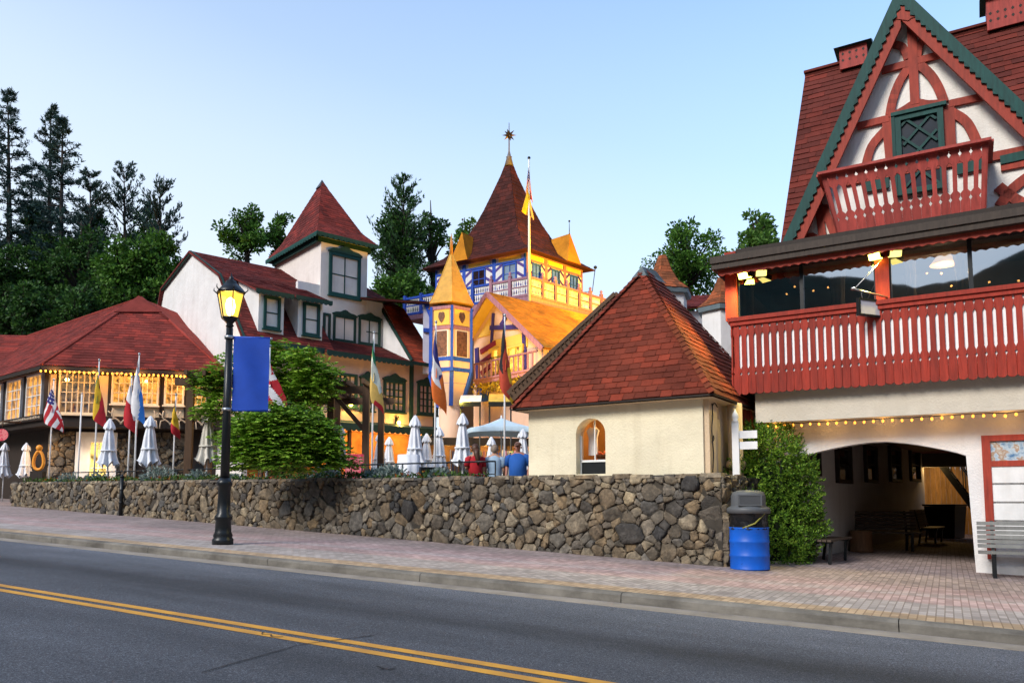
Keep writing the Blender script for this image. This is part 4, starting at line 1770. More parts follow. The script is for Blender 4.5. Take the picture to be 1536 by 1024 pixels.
for dt in (0, .75):
    m.tube([S2.p(-.45, dt, pz + 3.8), S2.p(1.3, dt, pz + .95)], .025, 6)
    for k in range(5):
        f = k / 4
        m.tube([S2.p(-.45 + 1.75 * f, dt, pz + 2.9 * (1 - f)), S2.p(-.45 + 1.75 * f, dt, pz + 2.9 * (1 - f) + .9)], .018, 5)
m.build('handrail', black_m, sta)
point_light('yard_lamp_light', S2.p(-.6, -.2, pz + 2.4), (1, .6, .2), 24, .15, sta)

# ------------------------------------------------------------------ clipped conifer shrub
shp = on_ground(1160, 845)
shp = shp + V((shp.x, shp.y, 0)).normalized() * .75
shp.z = gz(shp.x, shp.y)
SH = thing('conifer_shrub', 'bright green conifer shrub beside the blue trash can', 'shrub', tuple(shp))
kk = shp.y / F
m = MB()


def spray_blob(m, c, rx, ry, rz, n, L=.13, W=.055):
    for _ in range(n):
        u = rdir()
        k = random.uniform(.72, 1.05)
        p = c + V((u.x * rx, u.y * ry, u.z * rz)) * k
        d = (u * .8 + V((0, 0, .7)) + rdir() * .35).normalized()
        nn = rdir()
        for j in range(3):
            leaf(m, p + d * L * .45 * j + rdir() * .012, (d + rdir() * .35), nn, L * (1 - .15 * j), W)


def tuft_blob(m, c, rx, ry, rz, n):
    for _ in range(n):
        u = rdir()
        k = random.uniform(.80, 1.06) + (.14 if random.random() < .12 else 0)
        p = c + V((u.x * rx, u.y * ry, u.z * rz)) * k
        d = (u * .8 + V((0, 0, .55)) + rdir() * .4).normalized()
        L = random.uniform(.08, .17)
        for j in range(13):
            f = j / 12
            leaf(m, p + d * L * f + rdir() * .008, d * (.35 + .6 * f) + rdir() * .75 * (1.1 - .5 * f), rdir(), .062 * (1.15 - .4 * f), .024)


for (x, y, r, rzz) in ((1150, 705, 50, 58), (1188, 735, 36, 46), (1118, 745, 34, 56), (1158, 765, 56, 60), (1188, 795, 36, 48), (1112, 800, 30, 50), (1160, 815, 50, 38), (1165, 668, 28, 32), (1138, 676, 26, 28), (1200, 712, 22, 26), (1188, 826, 28, 20), (1205, 765, 22, 34), (1104, 770, 20, 36), (1098, 810, 16, 26), (1225, 790, 12, 22), (1130, 655, 14, 16), (1180, 690, 18, 20)):
    c = at(x, y, shp.y + random.uniform(-.45, .2))
    tuft_blob(m, c, r * kk, r * kk * .9, rzz * kk, int(420 * (r / 50) ** 2) + 30)
m.build('foliage', leafmat('conifer_green', (.095, .22, .018), (.30, .46, .055), .8), SH)
m = MB()
for _ in range(9):
    a = random.uniform(0, 6.28)
    m.tube([shp + V((.1 * math.cos(a), .1 * math.sin(a), -.05)), shp + V((.5 * math.cos(a), .5 * math.sin(a), 1.0)), shp + V((.55 * math.cos(a), .5 * math.sin(a), 1.9))], [.05, .03, .01], 6)
for (x, y, r) in ((1152, 725, 36), (1158, 785, 42), (1178, 770, 30), (1125, 775, 28)):  # added dark lumps, not stems: shade inside the foliage as colour
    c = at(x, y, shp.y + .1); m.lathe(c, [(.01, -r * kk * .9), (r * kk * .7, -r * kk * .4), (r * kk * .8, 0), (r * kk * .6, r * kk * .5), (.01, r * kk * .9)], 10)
m.build('stem', paint('shrub_shade_core', (.012, .022, .008), .95), SH)

# white finger post behind the shrub
wp = on_ground(1106, 838) + V((.35, 1.0, 0)); wp = V((wp.x, wp.y, gz(wp.x, wp.y)))
wp = at(1106, 750, 14.05); wp.z = gz(wp.x, wp.y)
FP = thing('white_post', 'white wooden post with pointed finial and short arms above the shrub', 'post', tuple(wp))
zt_ = at(1106, 626, wp.y).z
W2 = Fr(wp[:2], -25)
m = MB()
m.box(W2, -.06, .06, -.06, .06, wp.z, zt_ - .1)
m.lathe((wp.x, wp.y, zt_ - .1), [(.05, 0), (.075, .02), (.045, .05), (.065, .10), (.055, .16), (.02, .22), (.004, .26)], 10)
m.build('shaft', white_pt, FP)
za = at(1106, 652, wp.y).z
for z in (za, za - .2):
    m = MB(); m.box(W2, .061, .38, -.02, .02, z - .07, z + .07)
    m.build('arm', white_pt, FP)
# ------------------------------------------------------------------ the little stucco hut behind the wall
ho = at(1056, 711, 13.75)
HF = Fr(ho[:2], -33)
hut = thing('stucco_hut', 'cream stucco hut with rust shingle hip roof and arched window', 'hut', (ho.x, ho.y, PZ))
hq = HF.px
hl = HF.s_at(793, 660, 0)
ez = (hq(793, 611, 0)[1] + hq(1053, 593, 0)[1]) / 2
HD = 4.2
ax0, ax1 = HF.s_at(864, 660, 0), HF.s_at(908, 660, 0)
az1 = hq(886, 627, 0)[1]; az0 = hq(886, 709, 0)[1] - .02
r_ = (ax1 - ax0) / 2
arc = [((ax0 + ax1) / 2 + r_ * math.cos(a), az1 - r_ * .95 + r_ * .95 * math.sin(a)) for a in [math.pi * k / 12 for k in range(13)]]
m = MB()
outer = [(hl, PZ - .3), (ax0, PZ - .3), (ax0, az0)] if 0 else None
pts = [(0, .9), (0, ez), (hl, ez), (hl, .9), (ax0, .9), (ax0, az0)] + list(reversed(arc)) + [(ax1, az0), (ax1, .9)]
m.prism([HF.p(u, 0, z) for u, z in pts], HF.b * .32)
m.box(HF, ax0, ax1, .0, .32, .9, az0)
m.box(HF, hl, hl + .2, .32, HD, .9, ez)
m.box(HF, hl + .2, 0, HD - .2, HD, .9, ez)
m.build('wall', cream_st, hut)
m = MB()
m.box(HF, -.22, -.005, .32, HD - .2, .2, ez)
m.box(HF, -.02, .10, .0 + .05, .5, .3, ez - .02)
m.build('side_wall', tan_st, hut)
# pilaster at the corner and round pipe
m = MB(); pp = HF.p(.22, 1.2, 0)
m.lathe((pp.x, pp.y, .2), [(.14, 0), (.14, ez - 1.5), (.19, ez - 1.45), (.19, ez - 1.38), (.14, ez - 1.33), (.14, ez - .25)], 14)
m.build('column', tan_st, hut)
# painted vine scroll on the side wall (thin ironwork)
m = MB()
SW = Fr(HF.p(.115, 0, 0)[:2], -33 + 90)
for (pts) in ([(.1, 1.75), (.16, 2.1), (.1, 2.5), (.17, 2.8), (.15, 3.0)], [(.15, 2.95), (.3, 3.02), (.45, 2.96)], [(.12, 2.3), (.2, 2.35), (.18, 2.42)]):
    m.tube(curve([SW.p(u, -.012, z) for u, z in pts]), .012, 5)
m.build('vine_scroll', dark_wood, hut)
# interior niche seen through the arched window
m = MB()
iz1 = az1 + .12
m.box(HF, ax0 - .25, ax1 + .25, 1.35, 1.42, az0 - .1, iz1)
m.box(HF, ax0 - .3, ax0 - .25, .33, 1.42, az0 - .1, iz1); m.box(HF, ax1 + .25, ax1 + .3, .33, 1.42, az0 - .1, iz1)
m.box(HF, ax0 - .3, ax1 + .3, .33, 1.42, iz1, iz1 + .05); m.box(HF, ax0 - .3, ax1 + .3, .33, 1.42, az0 - .15, az0 - .1)
m.build('interior', paint('warm_interior', (.40, .22, .09), .8), hut)
f = MB()
zc = az0 + .24
f.box(HF, ax0 + .002, ax1 - .002, .17, .24, zc, zc + .045)
f.box(HF, ax0 + .002, ax0 + .03, .17, .22, az0, az1 - r_)
f.box(HF, ax1 - .03, ax1 - .002, .17, .22, az0, az1 - r_)
f.box(HF, (ax0 + ax1) / 2 - .01, (ax0 + ax1) / 2 + .012, .18, .21, zc + .045, az1 - .02)
f = f.build('arched_window', wframe, hut)
m = MB(); m.poly([HF.p(u, .2, z) for u, z in [(ax0 + .003, zc + .05)] + list(reversed(arc)) + [(ax1 - .003, zc + .05)]])
m.build('pane', clear_glass('shop_glass', (.9, .9, .88), .25), f)
m = MB(); m.box(HF, ax0 + .003, ax1 - .003, .19, .22, az0, zc)
m.build('lower_panel', black_m, f)
point_light('shop_light', HF.p((ax0 + ax1) / 2 + .1, .75, az1 - .12), (1, .62, .22), 5, .06, hut)
# goods in the window
uc = (ax0 + ax1) / 2
sh = thing('white_shirt', 'white shirt hanging inside the arched hut window', 'shirt', tuple(HF.p(uc - .1, .5, zc)))
m = MB()
SFr = HF
m.prism([HF.p(ax0 + .02 + x, .45, zc + .15 + z) for x, z in ((.02, .0), (.22, .0), (.21, .35), (.25, .5), (.17, .58), (.12, .55), (.06, .58), (-.02, .5), (.03, .35))], HF.b * .05)
m.build('cloth', white_cl, sh)
m = MB(); m.tube([HF.p(ax0 + .14, .47, zc + .7), HF.p(ax0 + .14, .47, zc + .78), HF.p(ax0 + .16, .47, zc + .82)], .006, 5)
m.build('hanger_hook', steel, sh)
bk_ = thing('goods_basket', 'basket of red and orange goods on the sill inside the hut window', 'basket', tuple(HF.p(uc, .5, zc + .05)))
m = MB(); m.lathe(HF.p(uc + .03, .6, zc + .05), [(.14, 0), (.2, .1), (.21, .11)], 14)
m.build('basket', woodmat('wicker', (.25, .10, .04)), bk_)
m = MB()
for _ in range(26):
    m.ball(HF.p(uc + .03 + random.uniform(-.17, .17), .6 + random.uniform(-.14, .14), zc + .15 + random.uniform(0, .08)), random.uniform(.02, .04), 6)
m.build('goods', paint('orange_red_goods', (.6, .12, .03), .5, .6, 14), bk_)
tl = thing('table_lamp', 'small lit table lamp inside the hut window', 'lamp', tuple(HF.p(uc + .15, .8, zc + .05)))
lp_ = HF.p(uc + .15, .8, zc + .05)
m = MB(); m.lathe(lp_, [(.06, 0), (.02, .04), (.025, .2), (.01, .26)], 10); m.build('base', dark_wood, tl)
m = MB(); m.lathe(lp_ + V((0, 0, .24)), [(.13, 0), (.06, .14)], 12); m.build('lamp_shade', emit('shade_orange', (1, .5, .12), 2.5), tl)
pf = thing('picture_frame', 'gilt frame leaning inside the hut window', 'picture frame', tuple(HF.p(uc, 1.2, zc)))
m = MB()
for (a, b) in (((uc - .08, zc + .35), (uc + .17, zc + .35)), ((uc - .08, zc + .75), (uc + .17, zc + .75)), ((uc - .08, zc + .35), (uc - .08, zc + .75)), ((uc + .17, zc + .35), (uc + .17, zc + .75))):
    m.bar(HF.p(a[0], 1.25, a[1]), HF.p(b[0], 1.25, b[1]), .04, .04, HF.b)
m.build('gilt_moulding', paint('gilt', (.55, .33, .08), .35, metal=.6), pf)
m = MB(); m.box(HF, uc - .06, uc + .15, 1.26, 1.28, zc + .37, zc + .73); m.build('picture', paint('dark_picture', (.05, .03, .02), .4, .5, 9), pf)

# hip roof with real shingle tabs
oh = .28
ez_r = ez - .02
eL, eR = HF.s_at(768, 610, -oh), HF.s_at(1070, 590, -oh)
e0z = (hq(768, 611, -oh)[1] + hq(1070, 590, -oh)[1]) / 2
tb = HD + oh
at_t = HD / 2 - .1
a0 = hq(967, 410, at_t - .1); a1 = hq(986, 410, at_t + .3)
A0 = HF.p(a0[0], at_t - .25, a0[1]); A1 = HF.p(a0[0] + .12, at_t + .25, a0[1])
FL, FR, BR, BL = HF.p(eL, -oh, e0z), HF.p(eR, -oh, e0z), HF.p(eR, tb, e0z), HF.p(eL, tb, e0z)
m = MB()
roof_plane(m, [FL, FR, A0], .15, .25, .018, .045)
roof_plane(m, [FR, BR, A1, A0], .15, .25, .018, .045)
roof_plane(m, [BL, FL, A0, A1], .15, .25, .018, .045)
m.slab([BR, BL, A1], .06)
for a, b in ((FR, A0), (FL, A0)):             # hip caps
    n_ = 30
    for i in range(n_):
        p, r = a.lerp(b, i / n_), a.lerp(b, (i + 1.12) / n_)
        d = (b - a).normalized(); x = d.cross(V((0, 0, 1))).normalized() * .11
        up = x.cross(d).normalized()
        if up.z < 0: up = -up
        dr = V((0, 0, -.055))
        m.poly([p + x + dr + up * .05, p + up * .055, r + up * .035, r + x + dr + up * .03])
        m.poly([p + up * .055, p - x + dr + up * .05, r - x + dr + up * .03, r + up * .035])
hr = m.build('roof', roof_hut, hut)
m = MB()
for a, b in ((FL, FR), (FR, BR), (FL, BL)):
    m.bar(a + V((0, 0, -.03)), b + V((0, 0, -.03)), .02, .03)
m.build('eave_board', dark_wood, hut)
m = MB()
top = A0 + V((0, 0, .10)); top2 = A1 + V((0, 0, .10))
for a, b, c in ((FL, FR, A0),): pass
w_ = .34
for (c1, c2, t1, t2) in ((FL, FR, top, top), (FR, BR, top, top2), (BL, FL, top2, top)):
    d1, d2 = (c1 - t1).normalized(), (c2 - t2).normalized()
    m.poly([t1 + V((0, 0, .02)), t1 + d1 * w_, t2 + d2 * w_, t2 + V((0, 0, .021))]) if t1 is not t2 else m.poly([t1 + V((0, 0, .02)), t1 + d1 * w_, t2 + d2 * w_])
m.build('ridge_cap', paint('lead_cap', (.10, .12, .12), .5, .3, 6), hut)
m = MB()
m.poly([HF.p(eL + .03, -oh + .03, e0z - .062), HF.p(eR - .03, -oh + .03, e0z - .062), HF.p(eR - .03, tb - .03, e0z - .062), HF.p(eL + .03, tb - .03, e0z - .062)])
m.build('soffit', tan_st, hut)

# ------------------------------------------------------------------ dark roofed walkway whose rake shows behind the hut
WK = Fr(at(778, 590, 19.0)[:2], -22)
wkq = WK.px
wk = thing('covered_walkway', 'dark gabled shelter roof rising behind the hut', 'shelter', (WK.o.x, WK.o.y, PZ))
l0 = wkq(770, 583, 0); l1 = wkq(925, 440, 0)
rs = 2 * l1[0] - l0[0]
m = MB()
for (a, b) in ((l0, l1), ((rs, l0[1]), l1)):
    poly = [WK.p(a[0], -.1, a[1]), WK.p(b[0], -.1, b[1]), WK.p(b[0], 5, b[1]), WK.p(a[0], 5, a[1])]
    roof_plane(m, poly, .2, .4, .02, .1)
m.build('roof', roof_red, wk)
m = MB()
for (a, b) in ((l0, l1), ((rs, l0[1]), l1)):
    ribbon(m, [WK.p(a[0], -.16, a[1] - .24), WK.p(b[0], -.16, b[1] - .24)], .40, WK.b, .05)
    ribbon(m, [WK.p(a[0], -.19, a[1] - .04), WK.p(b[0], -.19, b[1] - .04)], .09, WK.b, .07)
bb = m.build('bargeboard', brown_wood, wk)
m = MB()
for k in range(26):
    f = k / 26
    c = WK.p(interp(l0[0], l1[0], f), -.215, interp(l0[1], l1[1], f) - .16)
    m.ball(c, .028, 6)
m.build('trim_bead', brown_wood, bb)
m = MB()
m.prism([WK.p(l0[0] + .5, .5, l0[1] + .1), WK.p(rs - .5, .5, l0[1] + .1), WK.p(l1[0], .5, l1[1] - .3)], WK.b * .1)
m.box(WK, l0[0] + .4, rs - .4, .5, .6, l0[1] - .12, l0[1] + .1)
m.build('gable_panel', dark_wood, wk)
for (u, t) in ((l0[0] + .6, .6), (rs - .6, .6), (l0[0] + .6, 4.6), (rs - .6, 4.6)):
    m = MB(); m.box(WK, u - .1, u + .1, t - .1, t + .1, PZ, l0[1] + .1)
    m.build('post', brown_wood, wk)
# ------------------------------------------------------------------ helpers for the village
def plane_pt(px, py, a, b, c):
    n = (b - a).cross(c - a)
    r = ray(px, py)
    return CAM + r * ((a - CAM).dot(n) / r.dot(n))


def scallop(mb, fr, u0, u1, t, z, w, h, th=.03):
    k = max(1, round((u1 - u0) / w))
    for i in range(k):
        a, b = interp(u0, u1, i / k), interp(u0, u1, (i + 1) / k)
        c, r = (a + b) / 2, (b - a) / 2
        mb.prism([fr.p(a, t, z)] + [fr.p(c - r * math.cos(x), t, z - h * math.sin(x)) for x in (.5, 1.1, 1.57, 2.04, 2.64)] + [fr.p(b, t, z)], fr.b * th)


def bulbs(root, pts, r=.035, mat=None, name='bulb'):
    for p in pts:
        m = MB(); m.ball(p, r, 6, 1.3)
        m.build(name, mat or bulb, root)


amber = dark_glass('amber_lit_glass', (.05, .03, .012), (1, .42, .07), .55)
dimlit = dark_glass('dim_lit_glass', (.02, .022, .025), (1, .5, .15), .45)
skyglass = paint('sky_reflection_glass', (.05, .24, .33), .12, .5, 2.0, 0, spec=.25)  # reflected sky put into the blue base colour of the panes
cream_wall = stucco('cream_panel', (.68, .52, .34), .2)
antler_m = paint('antler_bone', (.55, .46, .34), .7, .2)

# ------------------------------------------------------------------ big red-roofed lodge on the left
lc = at(74, 600, 33.0)
LF = Fr(lc[:2], 13)
LS = Fr(lc[:2], 141.5 - 180)                # its a points right-front; the side wall runs along -a
lodge = thing('red_roofed_lodge', 'lodge with broad brick red hip roof, timber upper floor and stone ground floor', 'lodge', (lc.x, lc.y, PZ))
lq = LF.px
E1 = at(62, 547, 32.2)
E2 = LF.pt(338, 556, -.55); E2.z = E1.z
PkZ = at(212, 447, 37.5)
Pk = PkZ
Lr = Pk + LS.a * -15
E1b = E1 + LS.a * -17
E2b = E2 + V((1.0, 9.0, 0))
K = plane_pt(254, 481, E1, E2, Pk)
m = MB()
roof_plane(m, [E1, E2, K, Pk], .22, .42, .02, .12)
nL = (E1b - E1).cross(Pk - E1)
roof_plane(m, [E1b, E1, Pk, Pk + (E1b - E1) * .85], .22, .42, .02, .12)
m.slab([E2, E2b, Pk + V((1, 6, 0)), Pk, K], .1)
m.slab([E2b, E2b + LS.a * -16, Lr, Pk], .1)
m.build('roof', roof_left, lodge)
m = MB()
g0 = plane_pt(172, 470, E1, E2, Pk); g1 = plane_pt(243, 470, E1, E2, Pk)
nn = (E2 - E1).cross(Pk - E1).normalized()
if nn.z < 0: nn = -nn
m.prism([g0 + nn * .05, g1 + nn * .05, Pk + nn * .02 - V((0, .25, 0))], nn * .05)
m.build('gablet', roof_left, lodge)
m = MB()
for a, b in ((E1, Pk), (Pk, Pk + (E1b - E1) * .85), (E2, K), (K, Pk)):
    m.tube([a + V((0, 0, .0)), b + V((0, 0, .03))], .07, 6)
m.build('ridge_tile', roof_left, lodge)
m = MB()
m.bar(E1 - V((0, 0, .12)), E2 - V((0, 0, .12)), .06, .16); m.bar(E1 - V((0, 0, .12)), E1b - V((0, 0, .12)), .06, .16)
m.build('eave_board', dark_wood, lodge)
ezl = E1.z - .1
z_f = lq(100, 640, 0)[1]                     # floor level of the timber storey
z_b = lq(100, 622, 0)[1]
uE = LF.s_at(345, 600, 0)
# front: panels and dark timbers
m = MB()
m.box(LF, 0, uE, 0, .25, z_b - .1, ezl + .1)
m.box(LS, -15, 0, 0, .25, z_b - .1, ezl + .1)
m.build('upper_wall', cream_wall, lodge)
m = MB()
zs0 = PZ - .3
m.box(LF, .4, uE, .9, 1.2, zs0, z_f + .2)
m.box(LS, -14, -.4, .9, 1.2, zs0, z_f + .2)
m.build('lower_wall', dark_wood, lodge)
m = MB()
st_u = (LF.s_at(72, 680, .9), LF.s_at(112, 680, .9), LF.s_at(174, 680, .9), LF.s_at(205, 680, .9))
a = LF.s_at(228, 680, .9)
for a, b, sd in ((st_u[0], st_u[1], 21), (st_u[2], st_u[3], 22), (a, a + 1.6, 23)):
    m = MB()
    stones(m, LF, a, b, lambda u: PZ - .1, lambda u: z_f - .1, .9, .5, -1, .07, sd)
    m.build('stone_facing', stone_mat, lodge)
tm = MB()
for (x0, x1) in ((66, 72), (84, 88.5), (146, 147.5), (162, 168), (199, 203), (240, 247), (277, 281), (283, 288)):
    a, b = LF.s_at(x0, 590, -.02), LF.s_at(x1, 590, -.02)
    tm.box(LF, a, b, -.05, -.003, z_b, ezl)
tm.box(LF, -.08, uE, -.1, .9, z_f, z_b - .03)
tm.box(LF, -.05, uE, -.055, -.004, ezl - .16, ezl)
tm.box(LS, -15, 0, -.1, .9, z_f + .05, z_b)
for x in (5, 8, 37, 41, 68):
    a = LS.s_at(x, 600, -.02); tm.box(LS, a - .12, a + .12, -.05, -.003, z_b, ezl)
tm.build('timber', dark_wood, lodge)
# windows
def lwin(x0, x1, y0, y1, cols, rows, fm, gm, fr=LF, sp=None):
    a, b = fr.s_at(x0, (y0 + y1) / 2, -.05), fr.s_at(x1, (y0 + y1) / 2, -.05)
    z1, z0 = fr.px((x0 + x1) / 2, y0, -.05)[1], fr.px((x0 + x1) / 2, y1, -.05)[1]
    return window(lodge, fr, a, b, z0, z1, -.05, fm, gm, cols, rows, .075, .035, .1, True, split=sp)
cr_fr = paint('cream_window_paint', (.72, .6, .42), .5, .1)
bluegl = dark_glass('dusk_blue_glass', (.015, .03, .06), (1, .5, .15), .12)
lwin(88.5, 146, 556, 621, 6, 4, cr_fr, bluegl)
lwin(168, 198, 558, 606, 3, 3, cr_fr, amber)
lwin(204, 239, 556, 608, 4, 3, cr_fr, amber)
lwin(247, 277, 558, 608, 3, 3, cr_fr, amber)
lwin(288, 312, 560, 610, 3, 3, cr_fr, amber)
lwin(42, 65, 562, 626, 3, 4, wframe, amber, LS)
lwin(12, 34, 570, 630, 3, 4, wframe, amber, LS)
lwin(-16, 4, 578, 634, 3, 4, wframe, amber, LS)
# beam with row of pale marks standing for illegible lettering under the side windows
m = MB()
a0_, a1_ = LS.s_at(2, 640, -.2), LS.s_at(62, 632, -.2)
m.box(LS, a0_ - 3, a1_ + .15, -.25, -.105, z_b - .22, z_b + .02)
m.build('carved_beam', dark_wood, lodge)
m = MB()
k = 26
for i in range(k):
    c = LS.p(interp(a0_, a1_, (i + .5) / k), -.27, z_b - .10)
    m.box(Fr(c[:2], math.degrees(LS.ang)), -.045, .03, -.01, .02, c.z - random.uniform(.03, .06), c.z + random.uniform(.03, .06))
m.build_each('illegible_letter', antler_m, lodge)
# white shop door surround and lit shop window
a, b = LF.s_at(113, 680, .8), LF.s_at(175, 680, .8)
zt_ = lq(140, 648, .8)[1]
m = MB()
m.box(LF, a, a + .5, .78, .89, zs0, zt_); m.box(LF, b - .3, b, .78, .89, zs0, zt_); m.box(LF, a + .5, b - .3, .78, .89, zt_ - .35, zt_)
m.build('shop_surround', white_pt, lodge)
a2, b2 = a + .5, b - .3
window(lodge, LF, a2, b2, PZ + .5, zt_ - .35, .86, white_pt, dark_glass('shop_lit_glass', (.06, .05, .03), (1, .66, .15), .8), 2, 2, .1, .04, .08)
m = MB(); m.box(LF, a2, b2, .86, .89, PZ, PZ + .5); m.build('shop_stallriser', white_pt, lodge)
# arched dark doors further right
for x0, x1 in ((250, 268), (292, 306)):
    a, b = LF.s_at(x0, 690, .86), LF.s_at(x1, 690, .86)
    m = MB()
    r = (b - a) / 2
    m.prism([LF.p(a, .84, PZ), LF.p(b, .84, PZ)] + [LF.p((a + b) / 2 + r * math.cos(t), .84, PZ + 1.8 + r * math.sin(t)) for t in [math.pi * i / 8 for i in range(9)]], LF.b * .05)
    m.build('arched_door', black_m, lodge)
# eave bulbs
sl_ = thing('string_lights', 'row of warm bulbs along the front eave of the red-roofed lodge', 'string lights', tuple(E1))
P = [E1.lerp(E2, i / 40) + V((0, -.02, -.26 + random.uniform(-.02, .02))) for i in range(41)]
m = MB(); m.tube([p + V((0, 0, .05)) for p in P], .012, 4); m.build('cable', black_m, sl_)
bulbs(sl_, P, .045)
for i in (3, 12, 21, 30, 38): point_light('eave_glow', P[i] + V((0, -.15, -.1)), (1, .48, .12), 20, .08, sl_)
for k, (x, y) in enumerate(((58, 680), (140, 690))):  # warm glow added to the lodge ground floor, no lamp modelled
    p = LF.pt(x, y, .3); point_light('lodge_added_glow', p, (1, .6, .25), 14, .15, sl_)
# antlers on the dark band
def antler(loc, rz, s=1):
    t = thing('antler_mount', 'pale branching antlers on the dark lodge beam, the pair above the shop window', 'antlers', group='antlers on the lodge beam')
    for sx in (-1, 1):
        m = MB()
        m.tube(curve([V((0, -.03, 0)), V((.12 * sx, -.08, .12)), V((.34 * sx, -.14, .30)), V((.30 * sx, -.16, .62))]), .035, 5)
        m.tube([V((.2 * sx, -.1, .2)), V((.42 * sx, -.16, .12)), V((.46 * sx, -.16, -.25))], .03, 5)
        m.tube([V((.33 * sx, -.14, .36)), V((.5 * sx, -.2, .5))], .025, 5)
        m.build('antler', antler_m, t)
    m = MB(); m.ball(V((0, 0, 0)), .07, 6); m.build('skull_plate', antler_m, t)
    place(t, loc, rz, s)
    return t
zb_a = (z_f + z_b) / 2 - .05
an = antler(LF.p(LF.s_at(182, 628, -.1), -.1, zb_a), LF.ang)
for x, lab in ((222, 'behind the blue and white flag'), (256, 'left of the timber pergola post'), (281, 'right of the timber pergola post'), (303, 'nearest the vine')):
    dup(an, LF.p(LF.s_at(x, 628, -.1), -.1, zb_a), LF.ang, .9, 'pale branching antlers on the lodge beam, the pair ' + lab)
# smaller roof at the far left
fl = thing('side_wing', 'low wing with dark red roof at the far left of the lodge', 'building', tuple(at(5, 600, 41)))
WFr = Fr(at(42, 560, 41)[:2], 5)
m = MB()
a, b = WFr.px(40, 503, 3), WFr.px(-60, 498, 3)
e = WFr.px(-60, 562, -.5)
roof_plane(m, [WFr.p(e[0] - 4, -.5, e[1]), WFr.p(1.5, -.5, e[1]), WFr.p(a[0] + .6, 3, a[1]), WFr.p(e[0] - 4, 3, a[1])], .24, .45, .02, .1)
m.build('roof', roof_left, fl)
m = MB(); m.box(WFr, e[0] - 4, 1, .0, .2, PZ - .3, e[1] + .1); m.build('wall', cream_wall, fl)
m = MB(); m.box(WFr, e[0] - 4, 1, -.05, -.003, PZ + 2.4, PZ + 2.6); m.build('timber', dark_wood, fl)

# ------------------------------------------------------------------ white gambrel house
go = at(369, 506, 33.0)
GF = Fr(go[:2], 40.5)
gam = thing('white_gambrel_house', 'white gambrel roofed house with square tower and green trimmed dormers', 'house', (go.x, go.y, PZ))
gq = GF.px
ezg = go.z
tRB, zRB = GF.t_at(334, 412, 0)
tRG, zRG = GF.t_at(289, 377, 0)
tLB, zLB = GF.t_at(246, 433, 0)
tLE, zLE = GF.t_at(238, 458, 0)
prof = [(-.05, ezg), (tRB, zRB), (tRG, zRG), (tLB, zLB), (tLE, zLE - .4)]
uw = GF.s_at(614, 545, 0)
tw = GF.t_at(573, 521, uw)[0]
UE = GF.s_at(654, 548, 0)
m = MB()
m.prism([GF.p(0, .1, PZ - .3)] + [GF.p(0, t, z - .05) for t, z in prof] + [GF.p(0, tLE, PZ - .3)], GF.a * .25)
m.build('gable_wall', white_st, gam)
m = MB()
for i in range(4):
    ribbon(m, [GF.p(-.16, prof[i][0], prof[i][1] - .06), GF.p(-.16, prof[i + 1][0], prof[i + 1][1] - .06)], .17, GF.a, .10 + .003 * i)
m.build('rake_board', dgreen, gam)
ud2 = GF.s_at(486, 480, .4)
m = MB()
# upper slopes over the whole length, lower front slope with the recess left out
roof_plane(m, [GF.p(-.2, tRB, zRB), GF.p(UE, tRB, zRB), GF.p(UE, tRG, zRG), GF.p(-.2, tRG, zRG)], .2, .4, .02, .1)
roof_plane(m, [GF.p(-.2, -.1, ezg - .05), GF.p(ud2 + .3, -.1, ezg - .05), GF.p(ud2 + .3, tRB, zRB), GF.p(-.2, tRB, zRB)], .2, .4, .02, .1)
m.slab([GF.p(-.2, tRG, zRG), GF.p(UE, tRG, zRG), GF.p(UE, tLB, zLB), GF.p(-.2, tLB, zLB)], .1)
m.slab([GF.p(-.2, tLB, zLB), GF.p(UE, tLB, zLB), GF.p(UE, tLE + .3, zLE - 1), GF.p(-.2, tLE, zLE - 1)], .1)
m.build('roof', roof_red, gam)
m = MB()
roof_plane(m, [GF.p(uw, -.25, ezg - .1), GF.p(UE, -.25, ezg - .1), GF.p(UE, tRB, zRB), GF.p(uw, tRB, zRB)], .2, .4, .02, .1)
m.build('wing_roof', shingle('rust_wing_shingles', (.24, .045, .022), .25), gam)
zl_ = gq(573, 521, tw)[1]
m = MB()
roof_plane(m, [GF.p(ud2 - .2, -.35, ezg - .15), GF.p(uw - .004, -.35, ezg - .15), GF.p(uw - .004, tw, zl_), GF.p(ud2 - .2, tw, zl_)], .2, .4, .02, .1)
m.build('lean_to_roof', roof_red, gam)
# cheek wall of the wing
m = MB()
m.prism([GF.p(uw, -.1, ezg - .1), GF.p(uw, tRB, zRB), GF.p(uw, tw + .3, zRB), GF.p(uw, tw + .3, ezg - .2)], GF.a * .2)
m.build('cheek_wall', white_st, gam)
m = MB()
ribbon(m, [GF.p(uw - .05, -.25, ezg - .05), GF.p(uw - .05, tRB, zRB + .05)], .14, GF.a, .08)
m.build('rake_board', dgreen, gam)
